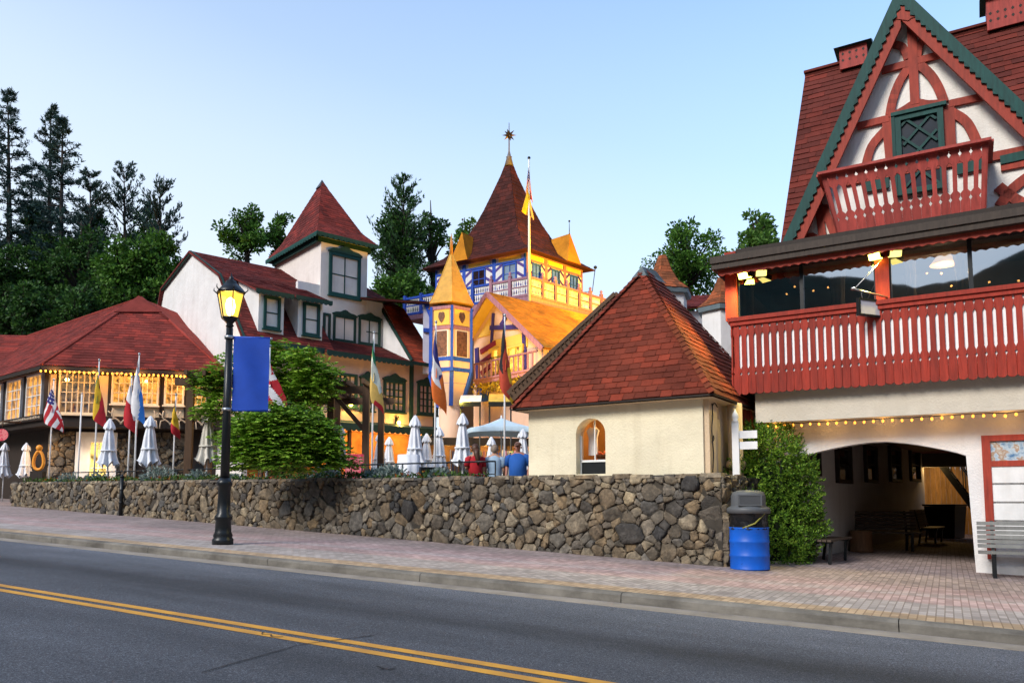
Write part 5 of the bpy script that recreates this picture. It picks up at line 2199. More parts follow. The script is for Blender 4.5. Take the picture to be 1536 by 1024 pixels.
# wall of the recess and tower
ut0, ut1 = GF.s_at(480, 430, tw), GF.s_at(550, 430, tw)
tb_ = GF.t_at(413, 430, ut0)[0]
zt_w = (gq(480, 346, tw)[1])
m = MB()
m.box(GF, ud2 - .3, ut0, tw, tw + .25, ezg - .3, zRB + .3)
m.box(GF, ut1, uw, tw, tw + .25, ezg - .3, gq(560, 452, tw)[1])
m.build_each('recess_wall', white_st, gam)
m = MB()
rs_ = .2
m.box(GF, ut1 - .1, uw + .05, tw - .30, tw + 1.2, gq(560, 452, tw)[1] - .003, gq(560, 452, tw)[1] + .12)
m.build('recess_eave', dgreen, gam)
m = MB()
m.box(GF, ut0, ut1, tw - .03, tw + .25, zl_ - .3, zt_w)
m.box(GF, ut0, ut0 + .25, tw + .25, tb_, ezg, zt_w)
m.box(GF, ut1 - .25, ut1, tw + .25, tb_, ezg, zt_w); m.box(GF, ut0, ut1, tb_, tb_ + .2, ezg, zt_w)
m.build('tower', stucco('tower_stucco', (.74, .68, .64), .4), gam)
# tower roof
oh_ = .42
ez_t = gq(478, 350, tw - oh_)[1]
cs = [(ut0 - oh_, tw - oh_), (ut1 + oh_, tw - oh_), (ut1 + oh_, tb_ + oh_), (ut0 - oh_, tb_ + oh_)]
cu, ct = (ut0 + ut1) / 2, (tw + tb_) / 2
apd = GF.p(cu, ct, 0)
zap = at(484, 274, apd.y).z
def ring(f, z): return [GF.p(cu + (u - cu) * f, ct + (t - ct) * f, z) for u, t in cs]
Hh = zap - ez_t
rings = [ring(1, ez_t + .12), ring(.72, ez_t + .12 + Hh * .19), ring(0.02, zap)]
m = MB()
for r0, r1 in zip(rings, rings[1:]):
    for i in range(4): roof_plane(m, [r0[i], r0[(i + 1) % 4], r1[(i + 1) % 4], r1[i]], .2, .4, .018, .06)
m.build('tower_roof', roof_red, gam)
m = MB()
m.lathe(GF.p(cu, ct, zap - .35), [(.36, 0), (.16, .28), (.02, .5)], 4, False, R(40.5 + 45))
m.build('roof_cap', paint('dark_lead', (.05, .05, .055), .5), gam)
m = MB()
r0 = ring(1.0, ez_t)
for i in range(4): m.bar(r0[i] + V((0, 0, .06)), r0[(i + 1) % 4] + V((0, 0, .06)), .06, .14)
r0 = ring(.86, ez_t - .12)
for i in range(4): m.bar(r0[i], r0[(i + 1) % 4], .12, .26)
for k in range(2):
    fr_ = GF if k == 0 else Fr(GF.p(ut0 - oh_, tw - oh_, 0)[:2], 130.5)
    if k == 0: scallop(m, GF, ut0 - oh_, ut1 + oh_, tw - oh_ - .03, ez_t + .0, .3, .12)
    else: scallop(m, fr_, 0, tb_ - tw + 2 * oh_, .0, ez_t, .3, .12)
m.poly(ring(.98, ez_t + .02))
m.build('tower_cornice', green_trim, gam)
# tower window
def gwin(x0, x1, y0, y1, t, cols, rows, gm, crest=False, fm=green_trim, fr=GF, root=gam, fw=.12, name='window', sp=None):
    a, b = fr.s_at(x0, (y0 + y1) / 2, t), fr.s_at(x1, (y0 + y1) / 2, t)
    xm = (x0 + x1) / 2
    z1, z0 = fr.px(xm, y0, t)[1], fr.px(xm, y1, t)[1]
    return window(root, fr, a, b, z0, z1, t + .06, fm, gm, cols, rows, fw, .05, .16, True, crest, name, sp)
gwin(493, 540, 382, 446, tw - .03, 2, 2, skyglass, .35, fw=.16)
# dormers
for (x0, x1, y0, y1, wx0, wx1, wy0, wy1) in ((388, 426, 440, 507, 395, 420, 445, 494), (447.5, 484, 450, 516, 454, 479, 455, 504)):
    td = .28
    a, b = GF.s_at(x0, 470, td), GF.s_at(x1, 470, td)
    zt1, zb1 = gq((x0 + x1) / 2, y0, td)[1], gq((x0 + x1) / 2, y1, td)[1]
    sl = (zRB - ezg) / tRB
    m = MB()
    tz_ = tRB + .5
    for (u0_, u1_) in ((a, a + .12), (b - .12, b)):
        m.prism([GF.p(u0_, td + .02, zb1), GF.p(u0_, tz_, zRB + .1), GF.p(u0_, tz_, zRB + .2), GF.p(u0_, td + .02, zt1 + .05)], GF.a * (u1_ - u0_))
    m.box(GF, a + .12, b - .12, td + .02, td + .14, zb1, zt1)
    d = m.build('dormer', white_st, gam)
    m = MB()
    roof_plane(m, [GF.p(a - .3, td - .38, zt1 - .02), GF.p(b + .3, td - .38, zt1 - .02), GF.p(b + .3, tRB + .4, zRB + .22), GF.p(a - .3, tRB + .4, zRB + .22)], .2, .38, .018, .08)
    m.build('dormer_roof', roof_red, d)
    m = MB()
    m.box(GF, a - .3, b + .3, td - .42, td - .39, zt1 - .14, zt1 + .02)
    scallop(m, GF, a - .3, b + .3, td - .415, zt1 - .13, .22, .09)
    m.build('dormer_fascia', dgreen, d)
    gwin(wx0, wx1, wy0, wy1, td + .02, 1, 2, skyglass, root=gam)
# recess windows with carved heads
gwin(499, 533, 474, 513, tw - .0, 2, 2, dark_glass('pale_glass', (.12, .14, .12), None, 0), .25, dgreen)
gwin(537, 570, 478, 518, tw - .0, 2, 2, dimlit, .25, dgreen)
gwin(484, 495, 470, 508, tw - .0, 1, 2, dimlit, False, dgreen)
# eave trim
m = MB()
m.box(GF, -.1, ud2 - .2, -.16, -.11, ezg - .22, ezg - .03); scallop(m, GF, -.1, ud2 - .2, -.165, ezg - .21, .26, .11)
m.box(GF, ud2 - .2, uw, -.42, -.36, ezg - .3, ezg - .13); scallop(m, GF, ud2 - .2, uw, -.425, ezg - .29, .26, .11)
m.box(GF, uw + .003, UE, -.31, -.26, ezg - .25, ezg - .08)
m.build('eave_trim', dgreen, gam)
# ground floors: pink rendered wall, shop below
zv = gq(580, 645, .2)[1]
m = MB()
m.box(GF, -.0, UE, .25, .5, zv - .1, ezg - .1)
m.build('upper_wall', pink_st, gam)
m = MB()
u_ = GF.s_at(617, 600, .2)
m.box(GF, u_ - .1, u_ + .1, .15, .247, zv, ezg - .2)
m.build('downpipe', dgreen, gam)
lead = dark_glass('leaded_lit_glass', (.03, .03, .025), (1, .5, .1), .3)
gwin(575, 607, 571, 618, .22, 4, 4, lead, .3, dgreen, sp=2)
gwin(626, 656, 576, 622, .22, 4, 4, lead, .3, dgreen, sp=2)
gwin(540, 561, 568, 616, .22, 4, 4, lead, .3, dgreen, sp=2)
gwin(500, 535, 560, 610, .22, 4, 4, lead, False, dgreen, sp=2)
# valance canopy over the shop front
m = MB()
m.slab([GF.p(0, -1.3, zv + .0), GF.p(UE, -1.3, zv + .0), GF.p(UE, .245, zv + .35), GF.p(0, .245, zv + .35)], .05)
m.box(GF, 0, UE, -1.36, -1.305, zv - .18, zv + .05); scallop(m, GF, 0, UE, -1.365, zv - .17, .3, .14)
m.build('valance', dgreen, gam)
m = MB()
m.box(GF, 0, UE, 1.8, 2.0, PZ - .2, zv)
m.box(GF, 0, UE, -1.0, 1.8, zv - .05, zv - .02)
m.build('shop_wall', paint('shop_orange_wall', (.42, .20, .06), .8, .5, 1.2), gam)
for i in range(7):
    u = GF.s_at(505, 660, .2) + i * 1.7
    m = MB(); m.box(GF, u - .07, u + .07, -1.1, -.96, PZ, zv - .19)
    m.build('shop_post', brown_wood, gam)
for i in range(5):
    u = GF.s_at(505, 660, .2) + .9 + i * 1.7
    point_light('shop_glow', GF.p(u, .6, zv - .6), (1, .50, .12), 40, .12, gam)
# sconces
for (x, y) in ((524, 607), (596, 634)):
    p = GF.pt(x, y, .1)
    s = thing('wall_sconce', 'lit wall sconce under the leaded windows, ' + ('behind the pergola brace' if x < 550 else 'left of the green downpipe'), 'wall lamp', tuple(p))
    m = MB(); m.tube([p + V((0, 0, .28)), p + GF.b * -.1 + V((0, 0, .3)), p + GF.b * -.14 + V((0, 0, .12))], .018, 6); m.box(Fr(p[:2], 40.5), -.06, .06, .06, .14, p.z - .1, p.z + .3)
    m.build('arm', black_m, s)
    m = MB(); m.ball(p + GF.b * -.14, .10, 10); m.build('globe', emit('sconce_glow', (1, .68, .12), 5), s)
    point_light('sconce_light', p + GF.b * -.32, (1, .62, .12), 28, .08, s)
# shop goods: racks, crates, a pink stand
gd = [(530, 690, 'crate', (.5, .18, .04)), (552, 692, 'crate', (.45, .08, .03)), (600, 690, 'rack', (.1, .12, .2)), (632, 692, 'crate', (.5, .22, .05)), (655, 688, 'rack', (.25, .05, .04))]
for i, (x, y, k, c) in enumerate(gd):
    p = GF.pt(x, 700, .5); p.z = PZ
    Fq = Fr(p[:2], 40.5)
    if k == 'crate':
        t = thing('display_crate', ('orange', 'red', '', 'amber')[i % 4] + ' goods heaped on a wooden display stand in front of the lit shop', 'display stand', tuple(p), group='display stands before the shop')
        m = MB(); m.box(Fq, -.5, .5, -.3, .3, PZ + .7, PZ + .95)
        for sx in (-.44, .44):
            for sy in (-.24, .24): m.box(Fq, sx - .03, sx + .03, sy - .03, sy + .03, PZ, PZ + .7)
        m.build('stand', brown_wood, t)
        m = MB()
        for _ in range(40): m.ball(Fq.p(random.uniform(-.42, .42), random.uniform(-.22, .22), PZ + random.uniform(.95, 1.2)), random.uniform(.06, .1), 6)
        m.build('goods', paint('goods_%d' % i, c, .6, .5, 6), t)
    else:
        t = thing('clothes_rack', ('dark' if c[2] > .1 else 'reddish') + ' clothes hanging on a rack at the lit shop front', 'clothes rack', tuple(p), group='clothes racks before the shop')
        m = MB(); m.tube([Fq.p(-.6, 0, PZ), Fq.p(-.6, 0, PZ + 1.6), Fq.p(.6, 0, PZ + 1.6), Fq.p(.6, 0, PZ)], .02, 6); m.build('rail', steel, t)
        for j in range(8):
            m = MB(); a = -.5 + j * .14
            m.hexa([Fq.p(a, -.25, PZ + .6), Fq.p(a + .1, -.22, PZ + .6), Fq.p(a + .08, .22, PZ + .6), Fq.p(a, .25, PZ + .6), Fq.p(a + .03, -.16, PZ + 1.5), Fq.p(a + .06, -.16, PZ + 1.5), Fq.p(a + .06, .16, PZ + 1.5), Fq.p(a + .03, .16, PZ + 1.5)])
            m.build('garment', paint('garment_%d_%d' % (i, j), tuple(min(1, x * random.uniform(.3, 2)) for x in c), .9), t)
# ------------------------------------------------------------------ the painted castle
c_blue = woodmat('castle_blue', (.015, .07, .42), chip=.2)
c_purple = woodmat('castle_mauve', (.30, .15, .20), chip=.2)
c_white = woodmat('castle_white', (.68, .66, .64), var=.08, chip=.1)
c_yel = stucco('castle_yellow', (.75, .52, .12), .2)
c_lav = stucco('castle_shade_lavender', (.58, .58, .70), .35)  # bluish shade of the pale castle walls put into the stucco colour
c_pink = stucco('castle_pink', (.72, .50, .38), .25)
roof_or = shingle('orange_shingles', (.56, .22, .016), .15, (1.1, 1.0, .9))
roof_dk = shingle('dark_castle_shingles', (.062, .017, .014), .25)
roof_ye = paint('yellow_turret_roof', (.56, .30, .035), .6, .2, 3, .3, 30)
carved = paint('carved_brown_panel', (.12, .055, .03), .6, .7, 9, .5, 14)
cglass = dark_glass('castle_glass', (.03, .06, .10), None, 0)
ylit = dark_glass('castle_lit_glass', (.06, .04, .02), (1, .55, .08), .9)

# --- square pavilion tower
C0 = at(789, 400, 43.0)
DR, DL = V((.707, .707, 0)), V((-.848, .53, 0))
WR_, WL_ = 5.0, 6.5
zW = at(790, 377, 43).z
zFl = at(795, 447, 42).z
cas = thing('castle_tower', 'blue and yellow castle tower with dark bell roof, star finial and painted balcony', 'tower', (C0.x, C0.y, PZ))
FRt = Fr(C0[:2], 45)                         # right face: u to the right, b inwards
aL = math.degrees(math.atan2(-DL.y, -DL.x))
FLt = Fr((C0 + DL * WL_)[:2], aL)            # left face: u runs from its left end to the corner
def quad_pts(e, z):
    """corners of the parallelogram plan grown outwards by e"""
    a, b = DR, DL
    return [C0 - a * e - b * e + V((0, 0, z - C0.z)), C0 + a * (WR_ + e) - b * e + V((0, 0, z - C0.z)),
            C0 + a * (WR_ + e) + b * (WL_ + e) + V((0, 0, z - C0.z)), C0 - a * e + b * (WL_ + e) + V((0, 0, z - C0.z))]
def prism_ring(m, e, z0, z1):
    lo, hi = quad_pts(e, z0), quad_pts(e, z1)
    m.hexa(lo + hi)
m = MB(); prism_ring(m, 0, zFl - .1, zW + .05); m.build('pavilion_wall', c_lav, cas)
m = MB(); prism_ring(m, -.5, PZ, zFl - .35); m.build('tower_base', stucco('castle_grey', (.16, .15, .15), .4), cas)
# painted posts, rails, shutters, windows
po, pp_, sh_, st_ = MB(), MB(), MB(), MB()
def face_detail(fr, W, mats):
    H = zW - zFl
    n = 3
    for i in range(n + 1):
        u = W * i / n
        tgt = pp_ if (i != 0) else po
        (po if mats == 'l' else pp_).box(fr, max(0, u - .12), min(W, u + .12), -.06, -.002, zFl, zW)  # blue timbers; mauve on the right face paints in the floodlight
    (po if mats == 'l' else pp_).box(fr, 0, W, -.05, -.004, zW - .5, zW - .38)
    pp_.box(fr, 0, W, -.07, -.005, zW - .1, zW + .02)
    for i in range(n):
        c = W * (i + .5) / n
        w = W / n
        window(cas, fr, c - w * .22, c + w * .22, zFl + .75, zW - .55, -.02, c_blue, cglass if i != 1 or mats == 'r' else dark_glass('castle_dark_glass', (.008, .008, .01)), 2, 3, .08, .035, .05, True)
        for sx in (-1, 1):
            a = c + sx * w * .35
            sh_.box(fr, a - w * .11, a + w * .11, -.05, -.006, zFl + .7, zW - .55)
            for k in range(3):
                z = zFl + .8 + k * .62
                st_.prism([fr.p(a - w * .11, -.058, z + (.0 if sx < 0 else .32)), fr.p(a + w * .11, -.058, z + (.32 if sx < 0 else 0)),
                           fr.p(a + w * .11, -.058, z + .2 + (.32 if sx < 0 else 0)), fr.p(a - w * .11, -.058, z + .2 + (.0 if sx < 0 else .32))], fr.b * .005)
        yb = MB(); yb.box(fr, c - w * .36, c + w * .36, -.03, -.003, zW - .37, zW - .11)
        yb.build('transom_panel', c_yel, cas)
face_detail(FRt, WR_, 'r')
face_detail(FLt, WL_, 'l')
po.build_each('blue_timber', c_blue, cas); pp_.build_each('mauve_timber', c_purple, cas)
sh_.build_each('shutter', c_white, cas); st_.build_each('shutter_stripe', paint('stripe_indigo', (.06, .03, .22), .6), cas, 3)
# balcony
e = 1.25
fl_ = MB(); prism_ring(fl_, e, zFl - .3, zFl - .02)
fl_ = fl_.build('balcony_floor', c_purple, cas)
br_ = MB()
for fr, W in ((FRt, WR_), (FLt, WL_)):
    for i in range(9):
        u = W * i / 8
        br_.bar(fr.p(u, -e + .1, zFl - .36), fr.p(u, -.0, zFl - .36), .14, .12)
        br_.bar(fr.p(u, -e + .25, zFl - .42), fr.p(u, .5, zFl - 1.1), .12, .12)
br_.build_each('bracket', c_purple, fl_, 2)
P = quad_pts(e - .05, zFl)
rail = {'b': MB(), 'm': MB()}
pan = MB()
for (a, b, n, kind) in ((P[0], P[1], 7, 'm'), (P[3], P[0], 7, 'b')):  # blue railing; mauve bays have the floodlight tint put into their colour
    L = (b - a).length
    d = (b - a).normalized()
    fr = Fr(a[:2], math.degrees(math.atan2(d.y, d.x)))
    for i in range(n + 1):
        u = L * i / n
        rb = rail['m'] if (kind == 'm' or i >= n - 2) else rail['b']
        rb.box(fr, u - .09, u + .09, -.09, .09, zFl - .02, zFl + 1.25)
        if kind == 'm' or i >= n - 2: rb.lathe(fr.p(u, 0, zFl + 1.25), [(.12, 0), (.12, .05), (.05, .1), (.10, .2), (.03, .3)], 8)
        if i == n: continue
        rb = rail['m'] if (kind == 'm' or i >= n - 3 + 1) else rail['b']
        for z in (.0, .98): rb.box(fr, u + .09, u + L / n - .09, -.06, .06, zFl + z, zFl + z + .13)
        rb.box(fr, u + .09, u + L / n - .09, -.03, .03, zFl + .54, zFl + .60)
        k = 7
        for j in range(k):
            c = u + .12 + (L / n - .24) * (j + .5) / k
            w = (L / n - .24) / k * .47
            for (z0, z1) in ((.14, .53), (.61, .97)):
                pan.prism([fr.p(c - w * .8, -.015, zFl + z0), fr.p(c + w * .8, -.015, zFl + z0), fr.p(c + w * .35, -.015, zFl + (z0 * .65 + z1 * .35)), fr.p(c + w, -.015, zFl + z1), fr.p(c - w, -.015, zFl + z1), fr.p(c - w * .35, -.015, zFl + (z0 * .65 + z1 * .35))], fr.b * .03)
rail['b'].build('blue_railing', c_blue, fl_); rail['m'].build('lit_mauve_railing', c_purple, fl_)
pan.build_each('baluster_panel', c_white, fl_, 14)
# bell roof
ctr = C0 + DR * WR_ / 2 + DL * WL_ / 2
za = at(763, 237, ctr.y).z
prof_ = [(1, 0), (.75, .095), (.53, .24), (.385, .40), (.285, .54), (.21, .66), (.10, .84), (.02, 1)]
base = quad_pts(.55, zW - .02)
def rr_(f, h):
    z = zW - .02 + (za - zW) * h
    return [V((ctr.x + (p.x - ctr.x) * f, ctr.y + (p.y - ctr.y) * f, z)) for p in base]
m = MB()
for (f0, h0), (f1, h1) in zip(prof_, prof_[1:]):
    r0, r1 = rr_(f0, h0), rr_(f1, h1)
    for i in range(4): roof_plane(m, [r0[i], r0[(i + 1) % 4], r1[(i + 1) % 4], r1[i]], .26, .45, .02, .05)
m.poly(rr_(.98, -.004))
cr = m.build('bell_roof', roof_dk, cas)
# pent dormers
for fr, W, f in ((FRt, WR_, .72), (FLt, WL_, .33)):
    u = W * f
    m = MB()
    w = .62
    zt = zW + 1.9
    m.prism([fr.p(u - w, -.6, zW + .02), fr.p(u + w, -.6, zW + .02), fr.p(u, -.25, zt)], fr.b * 1.9)
    m.build('roof_dormer', roof_or, cr)  # orange light on these fins is put into the shingle colour
    m = MB(); m.tube([fr.p(u, -.2, zt - .1), fr.p(u, -.2, zt + .75)], [.03, .012], 6); m.ball(fr.p(u, -.2, zt + .78), .07, 6)
    m.build('dormer_spike', black_m, cr)
apx = V((ctr.x, ctr.y, za))
m = MB()
m.lathe(apx, [(.30, -.55), (.16, .0), (.2, .05), (.13, .1), (.05, .45), (.04, 1.3), (.02, 2.3)], 10)
m.build('spire', paint('grey_lead', (.16, .15, .15), .5), cas)
m = MB()
sc_ = V((ctr.x, ctr.y, at(763, 203, ctr.y).z))
for d in [V((math.cos(R(a)), 0, math.sin(R(a)))) for a in range(0, 360, 45)] + [V((math.cos(R(a)) * .7, .7, math.sin(R(a)) * .7)) for a in range(22, 360, 90)] + [V((math.cos(R(a)) * .7, -.7, math.sin(R(a)) * .7)) for a in range(22, 360, 90)]:
    d = d.normalized()
    m.tube([sc_, sc_ + d * .16, sc_ + d * random.uniform(.36, .46)], [.07, .075, .004], 4, smooth=False)
m.build('star', paint('bronze_star', (.10, .07, .04), .4, metal=.6), cas)
# lamp on a bracket at the right eave
p = FRt.p(WR_ + .05, 0, zFl + 1.6)
m = MB(); q2 = at(893, 401, p.y)
m.tube([p, p + V((.6, 0, .0)), V((q2.x, p.y, q2.z))], .025, 5); m.ball(V((q2.x, p.y, q2.z)), .12, 6)
m.build('bracket_lamp', black_m, cas)

# --- gabled castle house
KO = at(800, 520, 36.0)
KF = Fr(KO[:2], 41)
t_a, z_a = KF.t_at(746, 441, 0)
t_l, z_l = KF.t_at(706.5, 504, 0)
t_e = 2 * t_a - t_l
ze = z_l
ch_ = thing('castle_house', 'painted castle house with orange roof and floodlit yellow gable', 'house', (KO.x, KO.y, PZ))
KG = Fr(KF.p(0, t_l, 0)[:2], 41 - 90)        # gable frame: u from left eave to right eave, b into the house
GWd = t_l - t_e
KL = 9.5
m = MB()
m.prism([KF.p(0, t_e - 1.6, PZ), KF.p(0, t_e - 1.6, ze - 1.9 * (z_a - ze) / (t_a - t_e)), KF.p(0, t_a, z_a - .25), KF.p(0, t_l - .25, ze), KF.p(0, t_l - .25, PZ)], KF.a * .3)
m.build('gable_wall', c_pink, ch_)
m = MB()
m.box(KF, .3, KL, t_e - 1.6, t_e - 1.35, PZ, ze - 1.9 * (z_a - ze) / (t_a - t_e)); m.box(KF, .3, KL, t_l - .5, t_l - .25, PZ, ze); m.box(KF, KL - .2, KL, t_e + .5, t_l - .5, PZ, ze + 2)
m.build('side_wall', c_pink, ch_)
m = MB()
for te, zz_ in ((t_e - 1.9, ze - 1.9 * (z_a - ze) / (t_a - t_e)), (t_l + .1, ze - .12)):
    roof_plane(m, [KF.p(-.7, te, zz_), KF.p(KL, te, zz_), KF.p(KL, t_a, z_a), KF.p(-.7, t_a, z_a)], .2, .4, .018, .1)
m.build('roof', roof_or, ch_)
m = MB()
for te, zz_ in ((t_e - 1.9, ze - 1.9 * (z_a - ze) / (t_a - t_e) - .1), (t_l + .1, ze - .22)):
    ribbon(m, [KF.p(-.74, te, zz_), KF.p(-.74, t_a, z_a - .10)], .24, KF.a, .06 + (.003 if te > 1 else 0))
m.build('bargeboard', c_purple, ch_)
m = MB()
for te in (t_e + .1, t_l - .1):
    m.hexa([KF.p(-.66, te, ze - .24), KF.p(-.02, te, ze - .24), KF.p(-.02, t_a, z_a - .30), KF.p(-.66, t_a, z_a - .30),
            KF.p(-.66, te, ze - .18), KF.p(-.02, te, ze - .18), KF.p(-.02, t_a, z_a - .24), KF.p(-.66, t_a, z_a - .24)])
m.build('soffit', c_yel, ch_)
def kp(x, y): return KF.p(*(lambda tz: (0, tz[0], tz[1]))(KF.t_at(x, y, 0)))
def kbar(mb, pts, w, dep=.08, dt=0): ribbon(mb, [kp(x, y) - KF.a * (.08 + dt) for x, y in pts], w, KF.a, dep)
m = MB()
kbar(m, [(736, 492), (790, 490)], .22)
kbar(m, [(757, 462), (757, 490)], .14, dt=.003)
kbar(m, [(741, 470), (738, 520)], .16, dt=.004)
kbar(m, [(771, 470), (773, 492)], .2, dt=.006)
kbar(m, [(787, 495), (789, 560)], .25, dt=.007)
kbar(m, [(716, 522), (720, 600)], .28, dt=.008)
kbar(m, [(765, 468), (752, 488)], .18, dt=.009)
m.build('blue_timber', paint('deep_blue_timber', (.04, .03, .20), .6), ch_)
m = MB()
kbar(m, [(722, 528), (745, 514)], .25, dt=.01)
kbar(m, [(722, 545), (742, 530)], .22, dt=.012)
kbar(m, [(723, 560), (738, 548)], .22, dt=.014)
m.build('crimson_stripe', paint('crimson_stripe', (.22, .02, .05), .6), ch_)
m = MB()
t0_, z0_ = KF.t_at(792, 498, 0); t1_, z1_ = KF.t_at(734, 494, 0)
m.prism([KF.p(-.05, t0_, z0_), KF.p(-.05, t1_, z0_), KF.p(-.05, t1_, z0_ - .7), KF.p(-.05, t0_, z0_ - .7)], KF.a * .05)
m.prism([KF.p(-.052, t_a + .55, z_a - 1.1), KF.p(-.052, t_a + 1.55, z_a - 2.0), KF.p(-.052, t_a + .55, z_a - 2.0)], KF.a * .05)
m.build('yellow_panel', c_yel, ch_)
# lit double window with white frames, and a door bay below
def kwin(x0, x1, y0, y1, gm, cols, rows, fm, proud=.1, name='window'):
    ta, tb = KF.t_at(x0, (y0 + y1) / 2, -proud)[0], KF.t_at(x1, (y0 + y1) / 2, -proud)[0]
    xm = (x0 + x1) / 2
    za_, zb_ = KF.t_at(xm, y0, -proud)[1], KF.t_at(xm, y1, -proud)[1]
    ua, ub = t_l - ta, t_l - tb
    return window(ch_, KG, min(ua, ub), max(ua, ub), min(za_, zb_), max(za_, zb_), -proud, fm, gm, cols, rows, .1, .05, .1, True, name=name)
kwin(739, 750, 522, 560, ylit, 1, 3, c_yel)
kwin(762, 786, 518, 556, ylit, 2, 3, c_yel)
kwin(722, 732, 565, 600, cglass, 1, 2, c_blue)
m = MB()
p0, p1 = kp(738, 562), kp(800, 560)
bf = Fr(kp(736, 565)[:2], 41 - 90)
z = kp(760, 566).z
m.box(bf, -.2, 4.4, -.9, -.1, z - .3, z - .12); m.box(bf, -.25, 4.45, -.95, -.88, z - .12, z - .02)
for k in range(14): m.box(bf, -.2 + k * .33, -.12 + k * .33, -.93, -.89, z - .02, z + .7)
m.box(bf, -.25, 4.45, -.95, -.87, z + .7, z + .78)
m.build('window_balcony', c_purple, ch_)
m = MB()
for k in range(9):
    c = bf.p(.1 + k * .45, -.9, z - .55)
    blob_leaves(m, c, (.3, .25, .22), 60, .16)
m.build('flower_box', leafmat('yellow_flower', (.45, .33, .03), (.6, .5, .08), .7), ch_)
# ground floor: mauve posts, lit doors
m = MB()
zg = PZ + 2.9
for u in (.1, 1.3, 2.6, 3.9, 5.0): m.box(KG, u, u + .2, -.12, -.003, PZ, zg)
m.box(KG, .1, 5.2, -.13, -.005, zg, zg + .22)
m.build('ground_timber', c_blue, ch_)
for u in (.5, 1.75, 3.05, 4.25):
    window(ch_, KG, u - .05, u + .65, PZ + .3, zg - .1, -.06, c_yel, ylit, 2, 3, .08, .04, .05, False)
# unseen yellow floodlights inferred from the glow on the castle; no fixture built
spot_light('castle_flood', KF.p(7.5, -7.5, 9.0), C0 + DR * 2.5 + V((0, 0, 1.2)), (1, .48, .01), 11000, 44, .25, .2, ch_)
spot_light('castle_flood', KF.p(6.5, -5.5, 8.2), KF.p(3.6, 1.0, 10.0), (1, .50, .01), 4200, 75, .5, .2, ch_)
spot_light('castle_flood', KF.p(-5.5, -2.5, 6.0), KF.p(.5, 2.6, 10.2), (1, .50, .02), 900, 70, .6, .2, ch_)
m = MB(); fb = KF.p(5.5, -7.5, 9.2)

# --- yellow hexagonal turret
tc = at(676, 500, 36.4)
tur = thing('castle_turret', 'slim hexagonal turret with yellow pointed roof and carved brown panels', 'turret', (tc.x, tc.y, PZ))
k36 = tc.y / F
rT = 34 * k36
def zt(py): return at(676, py, tc.y - rT).z
A0h = R(-112)
def hexp(r, z, k): return V((tc.x + r * math.cos(A0h + k * math.pi / 3 + math.pi / 6), tc.y + r * math.sin(A0h + k * math.pi / 3 + math.pi / 6), z))
def hexring(m, r0, z0, r1, z1):
    for k in range(6): m.poly([hexp(r0, z0, k), hexp(r0, z0, k + 1), hexp(r1, z1, k + 1), hexp(r1, z1, k)])
m = MB()
zs = [zt(590), zt(556), zt(458)]
hexring(m, rT * .55, zs[0] - .5, rT, zs[1]); hexring(m, rT, zs[1], rT, zs[2])
m.poly([hexp(rT * .55, zs[0] - .5, k) for k in range(6)])
m.lathe((tc.x, tc.y, PZ), [(rT * .5, 0), (rT * .5, zs[0] - .4 - PZ)], 12)
m.build('body', c_pink, tur)
m1, m2 = MB(), MB()
for k in range(6):
    tgt = m1
    for zA, zB, rA, rB in ((zs[1], zs[2], rT, rT), (zs[0] - .5, zs[1], rT * .55, rT)):
        m1.bar(hexp(rA + .02, zA, k), hexp(rB + .02, zB, k), .19, .12)
    for y in (553, 537, 490, 570):
        f = 1 if y < 556 else .8
        (m2 if y in (490,) else m1).bar(hexp(rT * f + .01, zt(y), k), hexp(rT * f + .01, zt(y), k + 1), .08, .18)
    m2.bar(hexp(rT + .03, zs[2] - .06, k), hexp(rT + .03, zs[2] - .06, k + 1), .08, .16)
m1.build('blue_timber', c_blue, tur); m2.build_each('mauve_timber', c_purple, tur)
for k in range(6):
    a, b = hexp(rT, 0, k), hexp(rT, 0, k + 1)
    d = (b - a).normalized(); n = V((d.y, -d.x, 0))
    def fp(u, z, o=.03, a=a, b=b, n=n):
        q3 = a.lerp(b, u) + n * o
        return V((q3.x, q3.y, z))
    m = MB(); m.prism([fp(.12, zt(486)), fp(.88, zt(486)), fp(.88, zt(462)), fp(.12, zt(462))], n * -.03)
    m.build('upper_panel', c_yel if n.x * .6 - n.y * .8 > .45 else c_lav, tur)  # floodlight painted in: yellow on lit faces, lavender on shaded ones
    m = MB(); m.prism([fp(.5 + .16 * math.cos(x), zt(473) + .25 * math.sin(x) * (1 + .25 * math.sin(3 * x)), .05) for x in [2 * math.pi * i / 12 for i in range(12)]], n * -.02)
    m.build('carved_motif', carved, tur)
    if n.x * .6 - n.y * .8 > .45:
        m = MB(); m.prism([fp(.16, zt(535)), fp(.84, zt(535)), fp(.84, zt(493)), fp(.16, zt(493))], n * -.03)
        m.build('panel_frame', c_white, tur)
        m = MB(); m.prism([fp(.23, zt(533), .05), fp(.77, zt(533), .05), fp(.77, zt(495), .05), fp(.23, zt(495), .05)], n * -.02)
        m.build('carved_panel', carved, tur)
    m = MB(); m.prism([fp(.12, zt(551)), fp(.88, zt(551)), fp(.88, zt(540)), fp(.12, zt(540))], n * -.03)
    m.build('lower_panel', c_pink, tur)
m = MB()
re_ = 38 * k36
hexring(m, re_, zt(452), re_ * .78, zt(436)); hexring(m, re_ * .78, zt(436), .03, zt(368))
m.poly([hexp(re_, zt(452), k) for k in range(6)])
for k in range(6):
    m.tube([hexp(re_, zt(452), k), hexp(re_ * .78, zt(436), k), hexp(.03, zt(368), k)], .025, 5)
